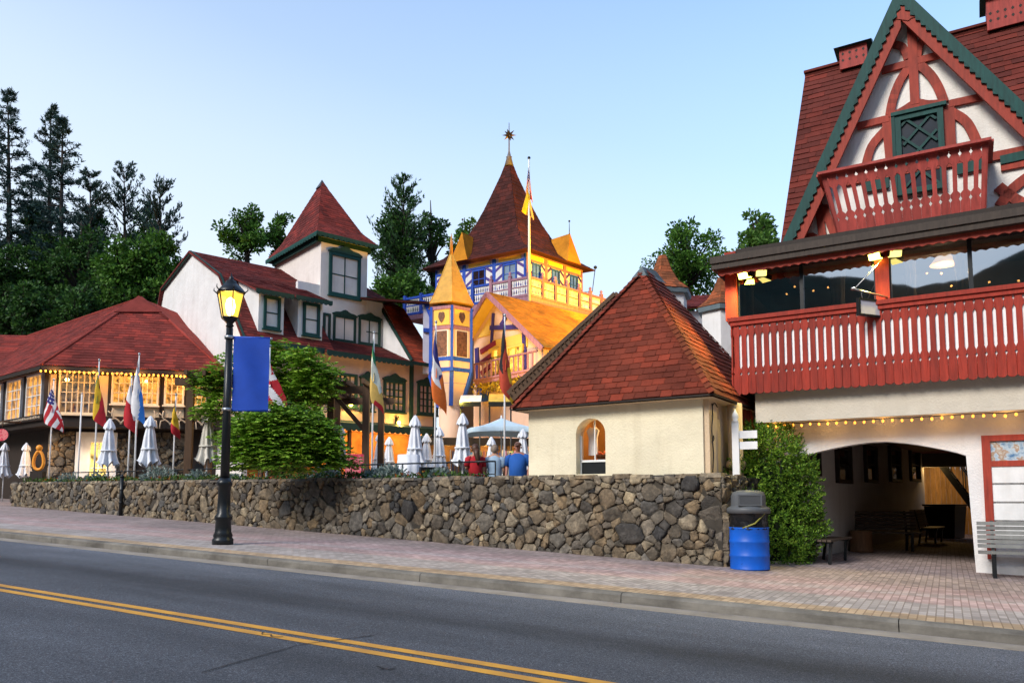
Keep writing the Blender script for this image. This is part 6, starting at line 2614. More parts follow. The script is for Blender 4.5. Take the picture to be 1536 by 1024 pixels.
for j in range(1, 14):
    f = j / 14
    hexring(m, interp(re_ * .78, .03, f) + .012, interp(zt(436), zt(368), f) - .02, interp(re_ * .78, .03, f) + .003, interp(zt(436), zt(368), f) + .02)
m.build('pointed_roof', roof_ye, tur)
m = MB(); m.tube([(tc.x, tc.y, zt(372)), (tc.x, tc.y, zt(352)), (tc.x, tc.y, zt(338))], [.09, .06, .01], 8)
m.build('finial', paint('gilt_finial', (.5, .22, .04), .4), tur)
# half timbered wall piece between the white house and the turret
wp_ = thing('timbered_link', 'blue and white half timbered link wall left of the turret', 'wall', tuple(at(655, 600, 38.5)))
LKf = Fr(at(628, 600, 38.8)[:2], 10)
m = MB()
a, b = 0, 2.2
z0, z1, z2 = LKf.px(640, 560)[1], LKf.px(632, 455)[1], LKf.px(650, 470)[1]
m.prism([LKf.p(.2, 0, z0), LKf.p(2, 0, z0), LKf.p(2, 0, z2), LKf.p(.2, 0, z1)], LKf.b * .3); m.build('panel', c_lav, wp_)
m = MB()
m.bar(LKf.p(.0, -.05, z1 + .1), LKf.p(2.1, -.05, z2 - .1), .12, .22); m.bar(LKf.p(.2, -.05, z2 - .9), LKf.p(2.0, -.05, z2 - 1.0), .12, .2); m.bar(LKf.p(.3, -.045, z1), LKf.p(1.4, -.045, z0 + 1), .1, .18)
m.build('blue_timber', c_blue, wp_)
m = MB(); roof_plane(m, [LKf.p(-3, -.3, z1 + .1), LKf.p(2.4, -.3, z1 - .05), LKf.p(2.4, 4, z1 + 1.0), LKf.p(-3, 4, z1 + 1.1)], .24, .42, .02, .08); m.build('roof', roof_dk, wp_)

# --- cafe awnings under the turret and gable
for i, (x0, x1, y0, y1, c, lab) in enumerate(((690, 722, 588, 604, (.70, .62, .55), 'pale striped'), (733, 768, 586, 604, (.55, .36, .06), 'mustard yellow'))):
    d = 33.5
    a, b = at(x0, y1, d), at(x1, y1, d)
    t = thing('cafe_awning', lab + ' cafe awning under the castle gable', 'awning', tuple(a))
    Fa = Fr(a[:2], 0)
    w = b.x - a.x
    zt1, zb1 = at(x0, y0, d).z, a.z
    m = MB()
    n_ = 10
    for k in range(n_):
        for j in range(3):
            y0_, y1_ = j / 3, (j + 1) / 3
            f = lambda s, yy: Fa.p(w * s, -.3 + 1.3 * yy, zb1 + (zt1 - zb1) * math.sin(yy * 1.57) + .06 * abs(math.sin(s * n_ * math.pi)) * 0)
            m.poly([f(k / n_, y0_), f((k + 1) / n_, y0_), f((k + 1) / n_, y1_), f(k / n_, y1_)])
    m.build('canopy', paint('awning_%d' % i, c, .85, .2, 4), t)
    m = MB(); m.box(Fa, 0, w, -.33, -.305, zb1 - .2, zb1 + .01); m.build('valance', black_m, t)
    m = MB()
    for u in (.05, w - .05): m.tube([Fa.p(u, -.25, zb1 - .1), Fa.p(u, -.25, PZ)], .035, 6)
    m.build('support_pole', black_m, t)
# pale stall backdrop: clothes racks under the awnings
for i, x in enumerate((690, 708, 726, 745, 768, 782)):
    p = at(x, 690, 32.0 + (i % 2)); p.z = PZ
    t = thing('clothes_rack', ('dark', 'grey blue', 'brown', 'navy', 'pale', 'denim')[i] + ' garments on a stall rack under the cafe awnings', 'clothes rack', tuple(p), group='clothes racks on the castle stall')
    Fq = Fr(p[:2], 8)
    m = MB(); m.tube([Fq.p(-.4, 0, PZ), Fq.p(-.4, 0, PZ + 2.4), Fq.p(.4, 0, PZ + 2.4), Fq.p(.4, 0, PZ)], .02, 6); m.build('rail', steel, t)
    base = ((.03, .03, .035), (.12, .15, .22), (.14, .08, .05), (.03, .04, .10), (.4, .36, .3), (.10, .14, .25))[i]
    for j in range(5):
        a = -.36 + j * .15
        m = MB(); m.hexa([Fq.p(a, -.2, PZ + 1.2), Fq.p(a + .13, -.2, PZ + 1.2), Fq.p(a + .12, .1, PZ + 1.2), Fq.p(a, .1, PZ + 1.2), Fq.p(a + .02, -.1, PZ + 2.35), Fq.p(a + .1, -.1, PZ + 2.35), Fq.p(a + .1, .1, PZ + 2.35), Fq.p(a + .02, .1, PZ + 2.35)])
        m.build('garment', paint('stall_garment_%d_%d' % (i, j % 3), tuple(min(1, x * random.uniform(.5, 1.6)) for x in base), .9), t)
point_light('stall_light', at(735, 640, 31.5), (1, .6, .15), 60, .15, ch_)
point_light('stall_light', at(690, 600, 33), (1, .75, .12), 40, .12, ch_)

# --- two small turret roofs behind the hut
def cone_turret(name, lab, ax, ay, ex, ey, d, ang):
    ap = at(ax, ay, d)
    r = (ex - ax) * d / F
    zE = at(ex, ey, d).z
    t = thing(name, lab, 'turret', (ap.x, ap.y, PZ))
    pr = [(r * 1.0, zE), (r * .62, interp(zE, ap.z, .25)), (r * .35, interp(zE, ap.z, .58)), (.14 * r, ap.z)]
    m = MB()
    nn = 6
    for (r0, z0), (r1, z1) in zip(pr, pr[1:]):
        for k in range(nn):
            a0, a1 = ang + 2 * math.pi * k / nn, ang + 2 * math.pi * (k + 1) / nn
            roof_plane(m, [V((ap.x + r0 * math.cos(a0), ap.y + r0 * math.sin(a0), z0)), V((ap.x + r0 * math.cos(a1), ap.y + r0 * math.sin(a1), z0)), V((ap.x + r1 * math.cos(a1), ap.y + r1 * math.sin(a1), z1)), V((ap.x + r1 * math.cos(a0), ap.y + r1 * math.sin(a0), z1))], .14, .22, .014, .04)
    m.lathe((ap.x, ap.y, ap.z - .05), [(.15 * r, 0), (.02, .1)], 6)
    m.build('roof', shingle('brown_turret_shingles', (.22, .075, .032), .3), t)
    m = MB(); m.lathe((ap.x, ap.y, zE - .16), [(r * .97, 0), (r * .99, .14)], nn, False, ang); m.build('eave_trim', paint('slate_trim', (.12, .16, .18), .6), t)
    m = MB(); m.lathe((ap.x, ap.y, PZ), [(r * .82, 0), (r * .82, zE - .16 - PZ)], nn, False, ang); m.build('wall', white_st, t)
    return t
cone_turret('roof_turret', 'small brown shingled turret roof just behind the hut peak', 994, 384, 1040, 440, 26, R(10))
cone_turret('roof_turret', 'small brown shingled turret roof beside the glazed porch', 1082, 417, 1122, 463, 24, R(10))
# low red roof and white wall between them
lw_ = thing('rear_building', 'white walled building with low red roof between the two small turrets', 'building', tuple(at(1060, 500, 27.5)))
RF = Fr(at(1030, 470, 27.5)[:2], -10)
zr0, zr1 = RF.px(1050, 462)[1], RF.px(1050, 443, 2)[1]
m = MB(); roof_plane(m, [RF.p(-2, -.3, zr0), RF.p(6, -.3, zr0), RF.p(6, 2, zr1), RF.p(-2, 2, zr1)], .16, .3, .016, .08); m.build('roof', roof_red, lw_)
m = MB(); m.box(RF, -1.8, 6, 0, 3, PZ - 1, zr0 - .1); m.build('wall', white_st, lw_)

bd = thing('market_stall', 'dark timber stall front with warm lights under the castle', 'stall', tuple(at(720, 690, 35)))
BDf = Fr(at(648, 690, 34.9)[:2], 8)
m = MB(); m.box(BDf, -.6, 5.2, .5, .6, PZ - .2, PZ + 3.2); m.build('back_wall', paint('stall_back', (.10, .055, .03), .8, .5, 1.5), bd)
m = MB(); m.box(BDf, -.6, 5.2, -.7, .5, PZ + 3.0, PZ + 3.1); m.box(BDf, -.6, 5.2, -.76, -.70, PZ + 2.75, PZ + 3.1); m.build('stall_roof', dark_wood, bd)
for u in (-.5, 1.4, 3.3, 5.1):
    m = MB(); m.box(BDf, u - .06, u + .06, -.65, -.53, PZ, PZ + 3.0); m.build('post', brown_wood, bd)
m = MB(); m.box(BDf, -.4, 5.0, -.3, .2, PZ + .85, PZ + .92); m.box(BDf, -.4, 5.0, -.28, -.25, PZ, PZ + .85); m.build('counter', paint('amber_counter', (.50, .26, .06), .6, .4, 2), bd)
for u in (.6, 2.4, 4.2): point_light('stall_glow', BDf.p(u, -.2, PZ + 2.6), (1, .55, .14), 30, .1, bd)
# ------------------------------------------------------------------ planting strip and railing on top of the wall
def wpt(px, t):
    """point on top of the wall, t metres behind its face"""
    u = WF.s_at(px, 705, t)
    return WF.p(u, t, w_top(u) - .03), u
m = MB()
n_ = 40
uA, uB = -WLEN + .1, WF.s_at(702, 705, .4)
for i in range(n_):
    a, b = interp(uA, uB, i / n_), interp(uA, uB, (i + 1) / n_)
    m.hexa([WF.p(a, .30, PZ - .2), WF.p(b, .30, PZ - .2), WF.p(b, 1.5, PZ - .2), WF.p(a, 1.5, PZ - .2), WF.p(a, .30, w_top(a) - .03), WF.p(b, .30, w_top(b) - .03), WF.p(b, 1.5, w_top(b) - .02), WF.p(a, 1.5, w_top(a) - .02)])
m.build('planter_soil', paint('planter_soil', (.03, .02, .014), .95, .4, 5), kind='structure')
m = MB()
random.seed(31)
for i in range(5200):
    u = random.uniform(uA, uB)
    t = random.uniform(.28, 1.3)
    dens = .5 + .5 * math.sin(u * 1.7) * math.sin(u * .63 + 1)
    if random.random() > .35 + .65 * dens: continue
    h = (.06 + .16 * dens) * random.random()
    p = WF.p(u, t, w_top(u) - .02 + h)
    leaf(m, p, rdir() + V((0, 0, .9)), rdir(), random.uniform(.07, .15), random.uniform(.03, .06))
m.build('ground_cover', leafmat('cover_green', (.05, .12, .015), (.12, .2, .04), .7), kind='stuff')
m = MB()
for i in range(420):
    u = random.uniform(uA, uB)
    if math.sin(u * 2.3) < -.1: continue
    p = WF.p(u, random.uniform(.3, .9), w_top(u) + random.uniform(.02, .16))
    for k in range(4): leaf(m, p, rdir() + V((0, -.3, .5)), rdir(), .05, .045)
m.build('marigold_bloom', leafmat('bloom_red', (.35, .07, .02), (.55, .26, .04), .5), kind='stuff')

dm_mat = leafmat('silver_leaf', (.20, .27, .24), (.40, .46, .42), .45)
DMS = [(105, 706, .7, 'leftmost silver clump at the far end of the wall'), (145, 707, .75, 'silver clump below the green yellow red flag'), (238, 701, 1.1, 'silver clump below the small black yellow red flag'), (298, 701, .8, 'silver clump just left of the lamp post'),
       (352, 700, .5, 'small silver clump tucked beside the lamp post'), (487, 702, 1.0, 'silver clump at the right foot of the big bush'), (562, 704, .75, 'silver clump under the green and gold flag'), (586, 701, 1.05, 'widest silver clump between the flag pole and the umbrellas'), (661, 699, .72, 'round silver clump nearest the people')]
for i, (x, y, s, lab) in enumerate(DMS):
    p, u = wpt(x, .75)
    p.z = w_top(u) - .03
    k = p.y / F
    t = thing('dusty_miller', lab, 'plant', tuple(p), group='silver dusty miller plants on the wall')
    m = MB()
    r = 22 * k * s
    for _ in range(int(420 * s)):
        d = rdir(); d.z = abs(d.z)
        q_ = p + V((d.x * r * 1.15, d.y * r * .8, d.z * r * .95)) * random.uniform(.55, 1.05)
        leaf(m, q_, d + rdir() * .6, rdir(), .11, .05)
    m.build('foliage', dm_mat, t)
    m = MB()
    for _ in range(5):
        a = random.uniform(0, 6.28)
        m.tube([p, p + V((math.cos(a) * r * .4, math.sin(a) * r * .4, r * .6))], [.02, .008], 5)
    m.build('stem', paint('grey_stem', (.12, .14, .11), .9), t)

# railing
rl = thing('iron_railing', 'thin black iron railing behind the planting strip on the wall', 'railing', tuple(WF.p(-WLEN / 2, 1.4, PZ)))
m = MB()
pts = [WF.p(interp(uA, uB, i / 30), 1.42, interp(w_top(interp(uA, uB, i / 30)), 0, 0) + .42) for i in range(31)]
m.tube(pts, .022, 6)
m.tube([p - V((0, 0, .30)) for p in pts], .012, 5)
m.build('rail', black_m, rl)
m = MB()
for i in range(0, 31, 2):
    p = pts[i]; m.tube([p, V((p.x, p.y, PZ))], .018, 6)
m.build('rail_post', black_m, rl)

# ------------------------------------------------------------------ folded patio umbrellas
def umbrella(cloth):
    t = thing('patio_umbrella', '', 'umbrella', group='folded patio umbrellas on the plaza')
    m = MB()
    nr, nk = 13, 48
    H = 1.36; zb = 1.30
    for j in range(nr):
        f = j / (nr - 1)
        z = zb + H * f
        r = interp(.27, .04, f ** .9) * (1 - .10 * math.sin(f * 7))
        for k in range(nk):
            a = 2 * math.pi * k / nk
            fold = 1 + (.30 * (1 - f) + .10) * math.sin(a * 8 + 2.2 * f) * .75
            low = .05 * math.sin(a * 3 + .7) + .07 * math.sin(a * 8) if j == 0 else 0
            m.v.append((r * fold * math.cos(a), r * fold * math.sin(a), z + low))
    for j in range(nr - 1):
        for k in range(nk):
            m.face((j * nk + k, j * nk + (k + 1) % nk, (j + 1) * nk + (k + 1) % nk, (j + 1) * nk + k), True)
    m.face([(nr - 1) * nk + k for k in range(nk)])
    c = m.build('canopy', cloth, t)
    m = MB()                                # wind vent cap with scalloped rim
    n0 = 0
    for j, (r, z) in enumerate(((.165, zb + H * .80), (.13, zb + H * .9), (.03, zb + H * 1.03))):
        for k in range(32):
            a = 2 * math.pi * k / 32
            q_ = 1 + .12 * math.sin(a * 8)
            m.v.append((r * q_ * math.cos(a), r * q_ * math.sin(a), z + (.03 * math.sin(a * 8) if j == 0 else 0)))
    for j in range(2):
        for k in range(32): m.face((j * 32 + k, j * 32 + (k + 1) % 32, (j + 1) * 32 + (k + 1) % 32, (j + 1) * 32 + k), True)
    m.face([64 + k for k in range(32)])
    m.build('vent', cloth, c)
    m = MB(); m.tube([(0, 0, .05), (0, 0, 2.66)], .022, 8); m.build('pole', white_pt, t)
    m = MB(); m.lathe((0, 0, 2.6), [(.02, 0), (.045, .03), (.045, .07), (.015, .11)], 10); m.build('finial', white_pt, t)
    m = MB(); m.lathe((0, 0, 0), [(.26, 0), (.26, .05), (.08, .08), (.04, .25)], 16); m.build('base', black_m, t)
    m = MB(); m.lathe((0, 0, zb + H * .30), [(.225, 0), (.228, .02), (.222, .045)], 20); m.build('strap', cloth, c)
    return t
uw1, uw2 = umbrella(white_cl), umbrella(cream_cl)
US = [(40, 664, 720, 31, 'white folded umbrella beside the orange lit ornament'), (8, 664, 714, 33, 'white folded umbrella with small red mark at the edge of the plaza'),
      (165, 628, 694, 24, 'white folded umbrella in front of the lodge shop door'), (226, 624, 688, 25.5, 'white folded umbrella right of the blue and white flag'),
      (313, 617, 686, 24.5, 'cream folded umbrella just left of the street lamp'), (511, 638, 690, 30, 'white folded umbrella half hidden behind the bush and pergola brace'),
      (570, 648, 690, 31, 'slim white folded umbrella just right of the green and gold flag'), (584, 655, 690, 33, 'shorter white folded umbrella, second from the green and gold flag'),
      (623, 623, 690, 25, 'tall white folded umbrella behind the covered table'), (640, 650, 688, 31, 'slim white folded umbrella between two taller ones'),
      (659, 640, 690, 29, 'white folded umbrella at the foot of the red white and blue flag'), (694, 620, 696, 23.5, 'tallest white folded umbrella, just left of the woman in red'),
      (737, 655, 690, 30, 'small white folded umbrella seen behind the grey haired woman'), (784, 642, 690, 26, 'white folded umbrella behind the man in blue')]
used = set()
for x, y0, y1, d, lab in US:
    d = max(d, WF.pt(x, 705, 2.0).y)
    top = at(x, y0, d)
    src = uw2 if 'cream' in lab else uw1
    sc = (top.z - PZ) / 2.7
    o = src if src not in used else dup(src, (0, 0, 0))
    used.add(src)
    place(o, (top.x, top.y, PZ), random.uniform(0, 6), sc)
    o['label'] = lab
# red mark on the edge umbrella
# open umbrella
op = at(752, 627, 27.0)
ou = thing('open_umbrella', 'pale blue square umbrella standing open behind the three people', 'umbrella', (op.x, op.y, PZ))
k = op.y / F
OF = Fr(op[:2], 12)
zE = at(752, 646, 27).z
hw = 50 * k
m = MB()
nn = 8
cs = []
for i in range(4):
    for j in range(nn):
        f = j / nn
        c0 = ((-1, -1), (1, -1), (1, 1), (-1, 1))[i]; c1 = ((-1, -1), (1, -1), (1, 1), (-1, 1))[(i + 1) % 4]
        x, y = interp(c0[0], c1[0], f), interp(c0[1], c1[1], f)
        cs.append((x * hw, y * hw, zE + .06 * math.sin(f * math.pi)))
N4 = len(cs)
for s_, zz in ((1, 0), (.66, .33), (.33, .68), (.02, 1)):
    for x, y, z in cs: m.v.append(tuple(OF.p(x * s_, y * s_, interp(z, op.z, zz) - .05 * math.sin(zz * 3.1) )))
for j in range(3):
    for i in range(N4): m.face((j * N4 + i, j * N4 + (i + 1) % N4, (j + 1) * N4 + (i + 1) % N4, (j + 1) * N4 + i), True)
b_ = len(m.v)
for x, y, z in cs: m.v.append(tuple(OF.p(x, y, z - .16)))
for i in range(N4): m.face((b_ + i, b_ + (i + 1) % N4, (i + 1) % N4, i), True)
cpy = m.build('canopy', paint('pale_blue_canvas', (.52, .66, .74), .85, .12, 3, .2, 60), ou)
m = MB()
for sx in (-1, 1):
    for sy in (-1, 1): m.bar(OF.p(sx * hw * .98, sy * hw * .98, zE - .02), V((op.x, op.y, op.z - .12)), .03, .03)
m.build('rib', white_pt, cpy)
m = MB(); m.tube([(op.x, op.y, PZ), (op.x, op.y, op.z + .1)], .03, 8); m.build('pole', white_pt, ou)
m = MB(); m.lathe((op.x, op.y, PZ), [(.3, 0), (.3, .06), (.06, .1)], 16); m.build('base', black_m, ou)

# ------------------------------------------------------------------ flags
def fmat(name, c): return paint('flag_' + name, c, .8, .14, 6, .2, 80)
f_red, f_wht, f_blu, f_grn, f_yel, f_blk, f_sky, f_org, f_gld = fmat('red', (.42, .012, .02)), fmat('white', (.70, .68, .68)), fmat('navy', (.025, .025, .16)), fmat('green', (.015, .20, .08)), fmat('yellow', (.70, .42, .02)), fmat('black', (.012, .012, .014)), fmat('sky_blue', (.03, .20, .62)), fmat('orange', (.62, .13, .015)), fmat('gold', (.62, .40, .10))
def stars_stripes(u, v):
    if u < .42 and v > .46: return 1 if (int(u * 26) + int(v * 18)) % 3 == 0 and (int(v * 18) % 2 == 0) else 2
    return 0 if int(v * 13) % 2 == 0 else 1
FLAGS = [
    # x pole, y tip, y flag top, y flag bottom, x left, x right, depth, label, pattern, mats, y pole foot
    (81, 570, 573, 650, 67, 95, 27.0, 'red and white striped flag with starry blue canton in front of the lodge', stars_stripes, (f_red, f_wht, f_blu), 708, 'a'),
    (149, 541, 546, 646, 143, 160, 26.5, 'green yellow and red flag in front of the lodge window', lambda u, v: 0 if v > .64 else (1 if v > .34 else 2), (f_grn, f_yel, f_red), 700, 'b'),
    (198, 566, 566, 655, 187, 206, 27.5, 'white and red flag partly behind the blue and white flag', lambda u, v: 1 if (u > .4 and abs(v - .5) < .34) or u > .72 else 0, (f_wht, f_red), 700, 'a'),
    (209, 532, 536, 640, 199, 218, 26.0, 'white flag with sky blue panels on the tallest pole before the lodge', lambda u, v: 1 if (abs(v - .5) > .12 + .25 * abs(u - .45) and v < .5) else 0, (f_wht, f_sky), 708, 'a'),
    (264, 593, 597, 660, 258, 270, 28.0, 'small black yellow and red flag beside the pergola post', lambda u, v: 0 if v > .72 else (1 if u < .72 else 2), (f_blk, f_yel, f_red), 700, 'a'),
    (405, 520, 526, 618, 398, 428, 24.0, 'red flag with blue canton and white crossed stripes behind the lamp post banner', lambda u, v: (1 if abs(v - .55) < .07 or abs(abs(v - .55) - abs(u - .5) * .8) < .07 else (2 if u < .35 and v > .5 else 0)), (f_red, f_wht, f_blu), 690, 'b'),
    (561, 500, 503, 622, 556, 574, 24.5, 'green white and gold flag in front of the white gambrel house', lambda u, v: 0 if u < .26 else (1 if u < .62 and v < .72 else 2) if not (u > .9 and v < .3) else 3, (f_grn, fmat('cream', (.58, .62, .52)), f_gld, f_red), 708, 'b'),
    (654, 484, 487, 624, 647, 668, 24.0, 'blue white and orange red flag left of the castle turret', lambda u, v: 0 if u < .36 else (1 if u < .72 and v > .25 else 2), (f_blu, f_wht, f_org), 700, 'b'),
    (757, 474, 477, 612, 748, 768, 24.0, 'black red and gold flag in front of the castle gable', lambda u, v: 0 if v > .55 - .25 * max(0, u - .55) * 2 and u < .72 else (1 if v > .2 else 2), (f_blk, fmat('brick', (.48, .06, .025)), f_yel), 700, 'b')]
for (xp, yt, y0, y1, xl, xr, d, lab, pat, mats, yf, kind) in FLAGS:
    d = max(d, WF.pt(xp, 705, 1.75).y)
    tip = at(xp, yt, d)
    t = thing('flag_pole', lab, 'flag', (tip.x, tip.y, PZ), group=None)
    m = MB(); m.tube([(tip.x, tip.y, PZ - .02), (tip.x, tip.y, tip.z)], [.035, .022], 8); m.build('pole', white_pt, t)
    m = MB(); m.ball(tip + V((0, 0, .03)), .05, 8); m.build('finial', steel, t)
    zt, zb = at(xp, y0, d).z, at(xp, y1, d).z
    k = d / F
    xL, xR = (xl - xp) * k, (xr - xp) * k
    nu, nv = 84, 40
    m = MB()
    L = zt - zb
    hoist = L * .42
    sgn = 1
    grid = []
    for i in range(nu + 1):
        u = i / nu
        for j in range(nv + 1):
            v = j / nv                       # 1 = top of hoist
            z = zt - (1 - v) * hoist * (1 - .25 * u) - u * (L - hoist * .75) * (.75 + .25 * (1 - v) if v < 1 else .75)
            z = zt - (1 - v) * hoist - u * (L - hoist)
            spread = 1.2 * (.16 + .84 * min(1, u * 1.5)) * (.6 + .4 * (1 - v))
            side = math.sin(v * 5.2 + u * 1.4)
            x = interp(0, xR if side > 0 else xL, abs(side) * spread) + .015 * math.sin(u * 16 + v * 7)
            y = .09 * math.cos(v * 9 + u * 3) * (.3 + u) + .03
            m.v.append((tip.x + x, tip.y - y, z))
    for i in range(nu):
        for j in range(nv):
            m.cur = pat((i + .5) / nu, (j + .5) / nv)
            a = i * (nv + 1) + j
            m.face((a, a + 1, a + nv + 2, a + nv + 1), True)
    m.build('flag', list(mats), t)
# bare pole left of the shop door
t = thing('flag_pole', 'bare white flag pole in front of the big lodge window', 'flag pole', tuple(at(123, 700, 26.5)))
b_ = at(123, 590, WF.pt(123, 705, 1.8).y); place(t, (b_.x, b_.y, PZ))
m = MB(); m.tube([(b_.x, b_.y, PZ), (b_.x, b_.y, b_.z)], .03, 8); m.build('pole', white_pt, t)
m = MB(); m.ball(b_, .045, 6); m.build('finial', steel, t)
# flag on the castle
tip = at(793.5, 237, 40.2)
t = thing('castle_flag', 'limp striped and yellow flag on a tall pole at the castle balcony', 'flag', (tip.x, tip.y, at(795, 415, 40.2).z))
m = MB(); zlow = at(793.5, 412, 40.2).z - 1.5; m.tube([(tip.x, tip.y, zlow), tip], [.075, .045], 8); m.build('pole', white_pt, t)
m = MB(); m.ball(tip, .09, 8); m.build('finial', black_m, t)
for (y0, y1, xl, xr, pat, mats) in ((248, 304, 788, 799, stars_stripes, [f_red, f_wht, f_blu]), (282, 330, 782, 801, lambda u, v: 0 if v > .5 else 1, [f_yel, f_gld])):
    m = MB()
    zt, zb = at(793, y0, 40).z, at(793, y1, 40).z
    k = tip.y / F
    nu, nv = 30, 14
    for i in range(nu + 1):
        for j in range(nv + 1):
            u, v = i / nu, j / nv
            side = math.sin(v * 5 + u)
            z = zt - (1 - v) * (zt - zb) * .4 - u * (zt - zb) * .6
            x = ((xr - 793.5) if side > 0 else (xl - 793.5)) * k * abs(side) * (.2 + .8 * u)
            m.v.append((tip.x + x, tip.y - .06 - .12 * math.cos(v * 8) * u, z))
    for i in range(nu):
        for j in range(nv):
            m.cur = pat((i + .5) / nu, (j + .5) / nv)
            a = i * (nv + 1) + j
            m.face((a, a + 1, a + nv + 2, a + nv + 1), True)
    m.build('flag', mats, t)

# ------------------------------------------------------------------ pergolas and vine
def pergola(name, lab, fr, W, D, H, braces=True):
    t = thing(name, lab, 'pergola', (fr.o.x, fr.o.y, PZ))
    for u in (0, W):
        for v in (0, D):
            m = MB(); m.box(fr, u - .11, u + .11, v - .11, v + .11, PZ, PZ + H); m.build('post', brown_wood, t)
    for v in (0, D):
        m = MB(); m.box(fr, -.5, W + .5, v - .08, v + .08, PZ + H, PZ + H + .25); m.build('beam', brown_wood, t)
    k = int(W / .55)
    m = MB()
    for i in range(k + 1):
        u = W * i / k
        m.box(fr, u - .05, u + .05, -.7, D + .6, PZ + H + .253, PZ + H + .42)
    m.build('rafter', brown_wood, t)
    m = MB()
    for u, s_ in ((0, 1), (W, -1)):
        m.bar(fr.p(u + .1 * s_, 0, PZ + H - 1.2), fr.p(u + 1.15 * s_, 0, PZ + H), .12, .14)
    m.build('brace', brown_wood, t)
    return t
pA = at(282, 700, 25.5); zA = at(282, 578, 25.5).z
PA = Fr(pA[:2], 8)
pergola('timber_pergola', 'brown timber pergola carrying the vine in front of the lodge', PA, 4.6, 2.6, zA - PZ)
pB = at(548, 700, 26.0); zB2 = at(548, 590, 26.0).z
PB = Fr((pB.x - 3.0, pB.y), 0)
pergola('timber_pergola', 'brown timber pergola with slanted brace in front of the gambrel house', PB, 3.0, 3.0, zB2 - PZ)

random.seed(77)
vine_m = leafmat('vine_green', (.18, .38, .022), (.42, .60, .08), .82, .3)
bush_m = leafmat('bush_green', (.15, .34, .02), (.38, .56, .07), .85, .28)
vn = thing('wisteria_vine', 'bright green vine heaped over the timber pergola behind the banner', 'vine', tuple(at(400, 700, 25.6)))
m = MB()
def frond(m, p, n, L, W, droop=.8):
    """a pinnate hanging frond: leaflets either side of a curved stalk"""
    d = rdir(); d.z = abs(d.z) * .4 + .2
    q_ = V(p)
    for i in range(n):
        d = (d + V((0, 0, -droop * .22))).normalized()
        q_ = q_ + d * L * .55
        s_ = d.cross(V((0, 0, 1)))
        if s_.length < .1: s_ = V((1, 0, 0))
        s_.normalize()
        for sg in (-1, 1):
            leaf(m, q_, s_ * sg + d * .5 + V((0, 0, -.3)), V((0, 0, 1)) + rdir() * .5, L, W)
    leaf(m, q_, d, rdir(), L, W)
for (x, y, rx, ry, n) in ((325, 575, 30, 24, 260), (318, 610, 22, 22, 130), (370, 548, 40, 24, 240), (430, 555, 44, 32, 420), (470, 575, 34, 30, 260), (440, 605, 46, 34, 420), (392, 600, 34, 36, 260), (485, 560, 18, 18, 90), (345, 640, 20, 30, 130), (420, 520, 16, 10, 40), (455, 535, 22, 14, 80)):
    c = at(x, y, 24.6 + random.uniform(0, 1.2))
    k = c.y / F
    for _ in range(n):
        u_ = rdir(); f = random.uniform(.55, 1.05)
        frond(m, c + V((u_.x * rx * k, u_.y * rx * k * .8, u_.z * ry * k)) * f, 4, .17, .07)
m.build('foliage', vine_m, vn)
m = MB()
v0 = at(400, 700, 25.6); v0.z = PZ
for s_ in range(4):
    P_ = [v0 + V((.1 * s_, 0, 0))]
    for i in range(1, 9): P_.append(v0 + V((.15 * math.sin(i * 1.1 + s_ * 2), .15 * math.cos(i * .9 + s_), i * .45)))
    m.tube(P_, [.09 - .008 * i for i in range(9)], 6)
m.build('stem', brown_wood, vn)
bs_ = thing('feathery_bush', 'large feathery green bush on the wall behind the lamp post', 'bush', tuple(wpt(425, 1.2)[0]))
m = MB()
for (x, y, rx, ry, n) in ((422, 650, 56, 46, 600), (380, 665, 36, 36, 280), (470, 665, 36, 34, 280), (430, 690, 60, 22, 300), (495, 684, 22, 22, 120), (365, 655, 24, 30, 160), (478, 655, 24, 26, 150), (405, 640, 34, 26, 170), (455, 640, 34, 26, 170), (360, 690, 26, 18, 110), (515, 694, 16, 10, 40)):
    c = at(x, y, 18.9 + random.uniform(-.3, .3))
    k = c.y / F
    for _ in range(int(n * 1.5)):
        u_ = rdir(); f = random.uniform(.6, 1.05)
        frond(m, c + V((u_.x * rx * k, u_.y * rx * k * .75, u_.z * ry * k)) * f, 4, .125, .055, .7)
m.build('foliage', bush_m, bs_)
m = MB()
bb_ = wpt(425, 1.2)[0]
for i in range(8):
    a = i * .8
    m.tube([bb_, bb_ + V((.5 * math.cos(a), .3 * math.sin(a), .6)), bb_ + V((.8 * math.cos(a), .5 * math.sin(a), 1.2))], [.04, .03, .01], 6)
for (x, y, r) in ((425, 668, 34), (390, 675, 24), (462, 675, 24)):  # dark inner volume added among the stems to stand for shade
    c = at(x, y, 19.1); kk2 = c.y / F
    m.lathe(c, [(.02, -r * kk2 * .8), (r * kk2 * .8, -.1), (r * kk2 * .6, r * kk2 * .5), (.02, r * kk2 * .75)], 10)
m.build('stem', paint('bush_shade_core', (.012, .02, .006), .95), bs_)

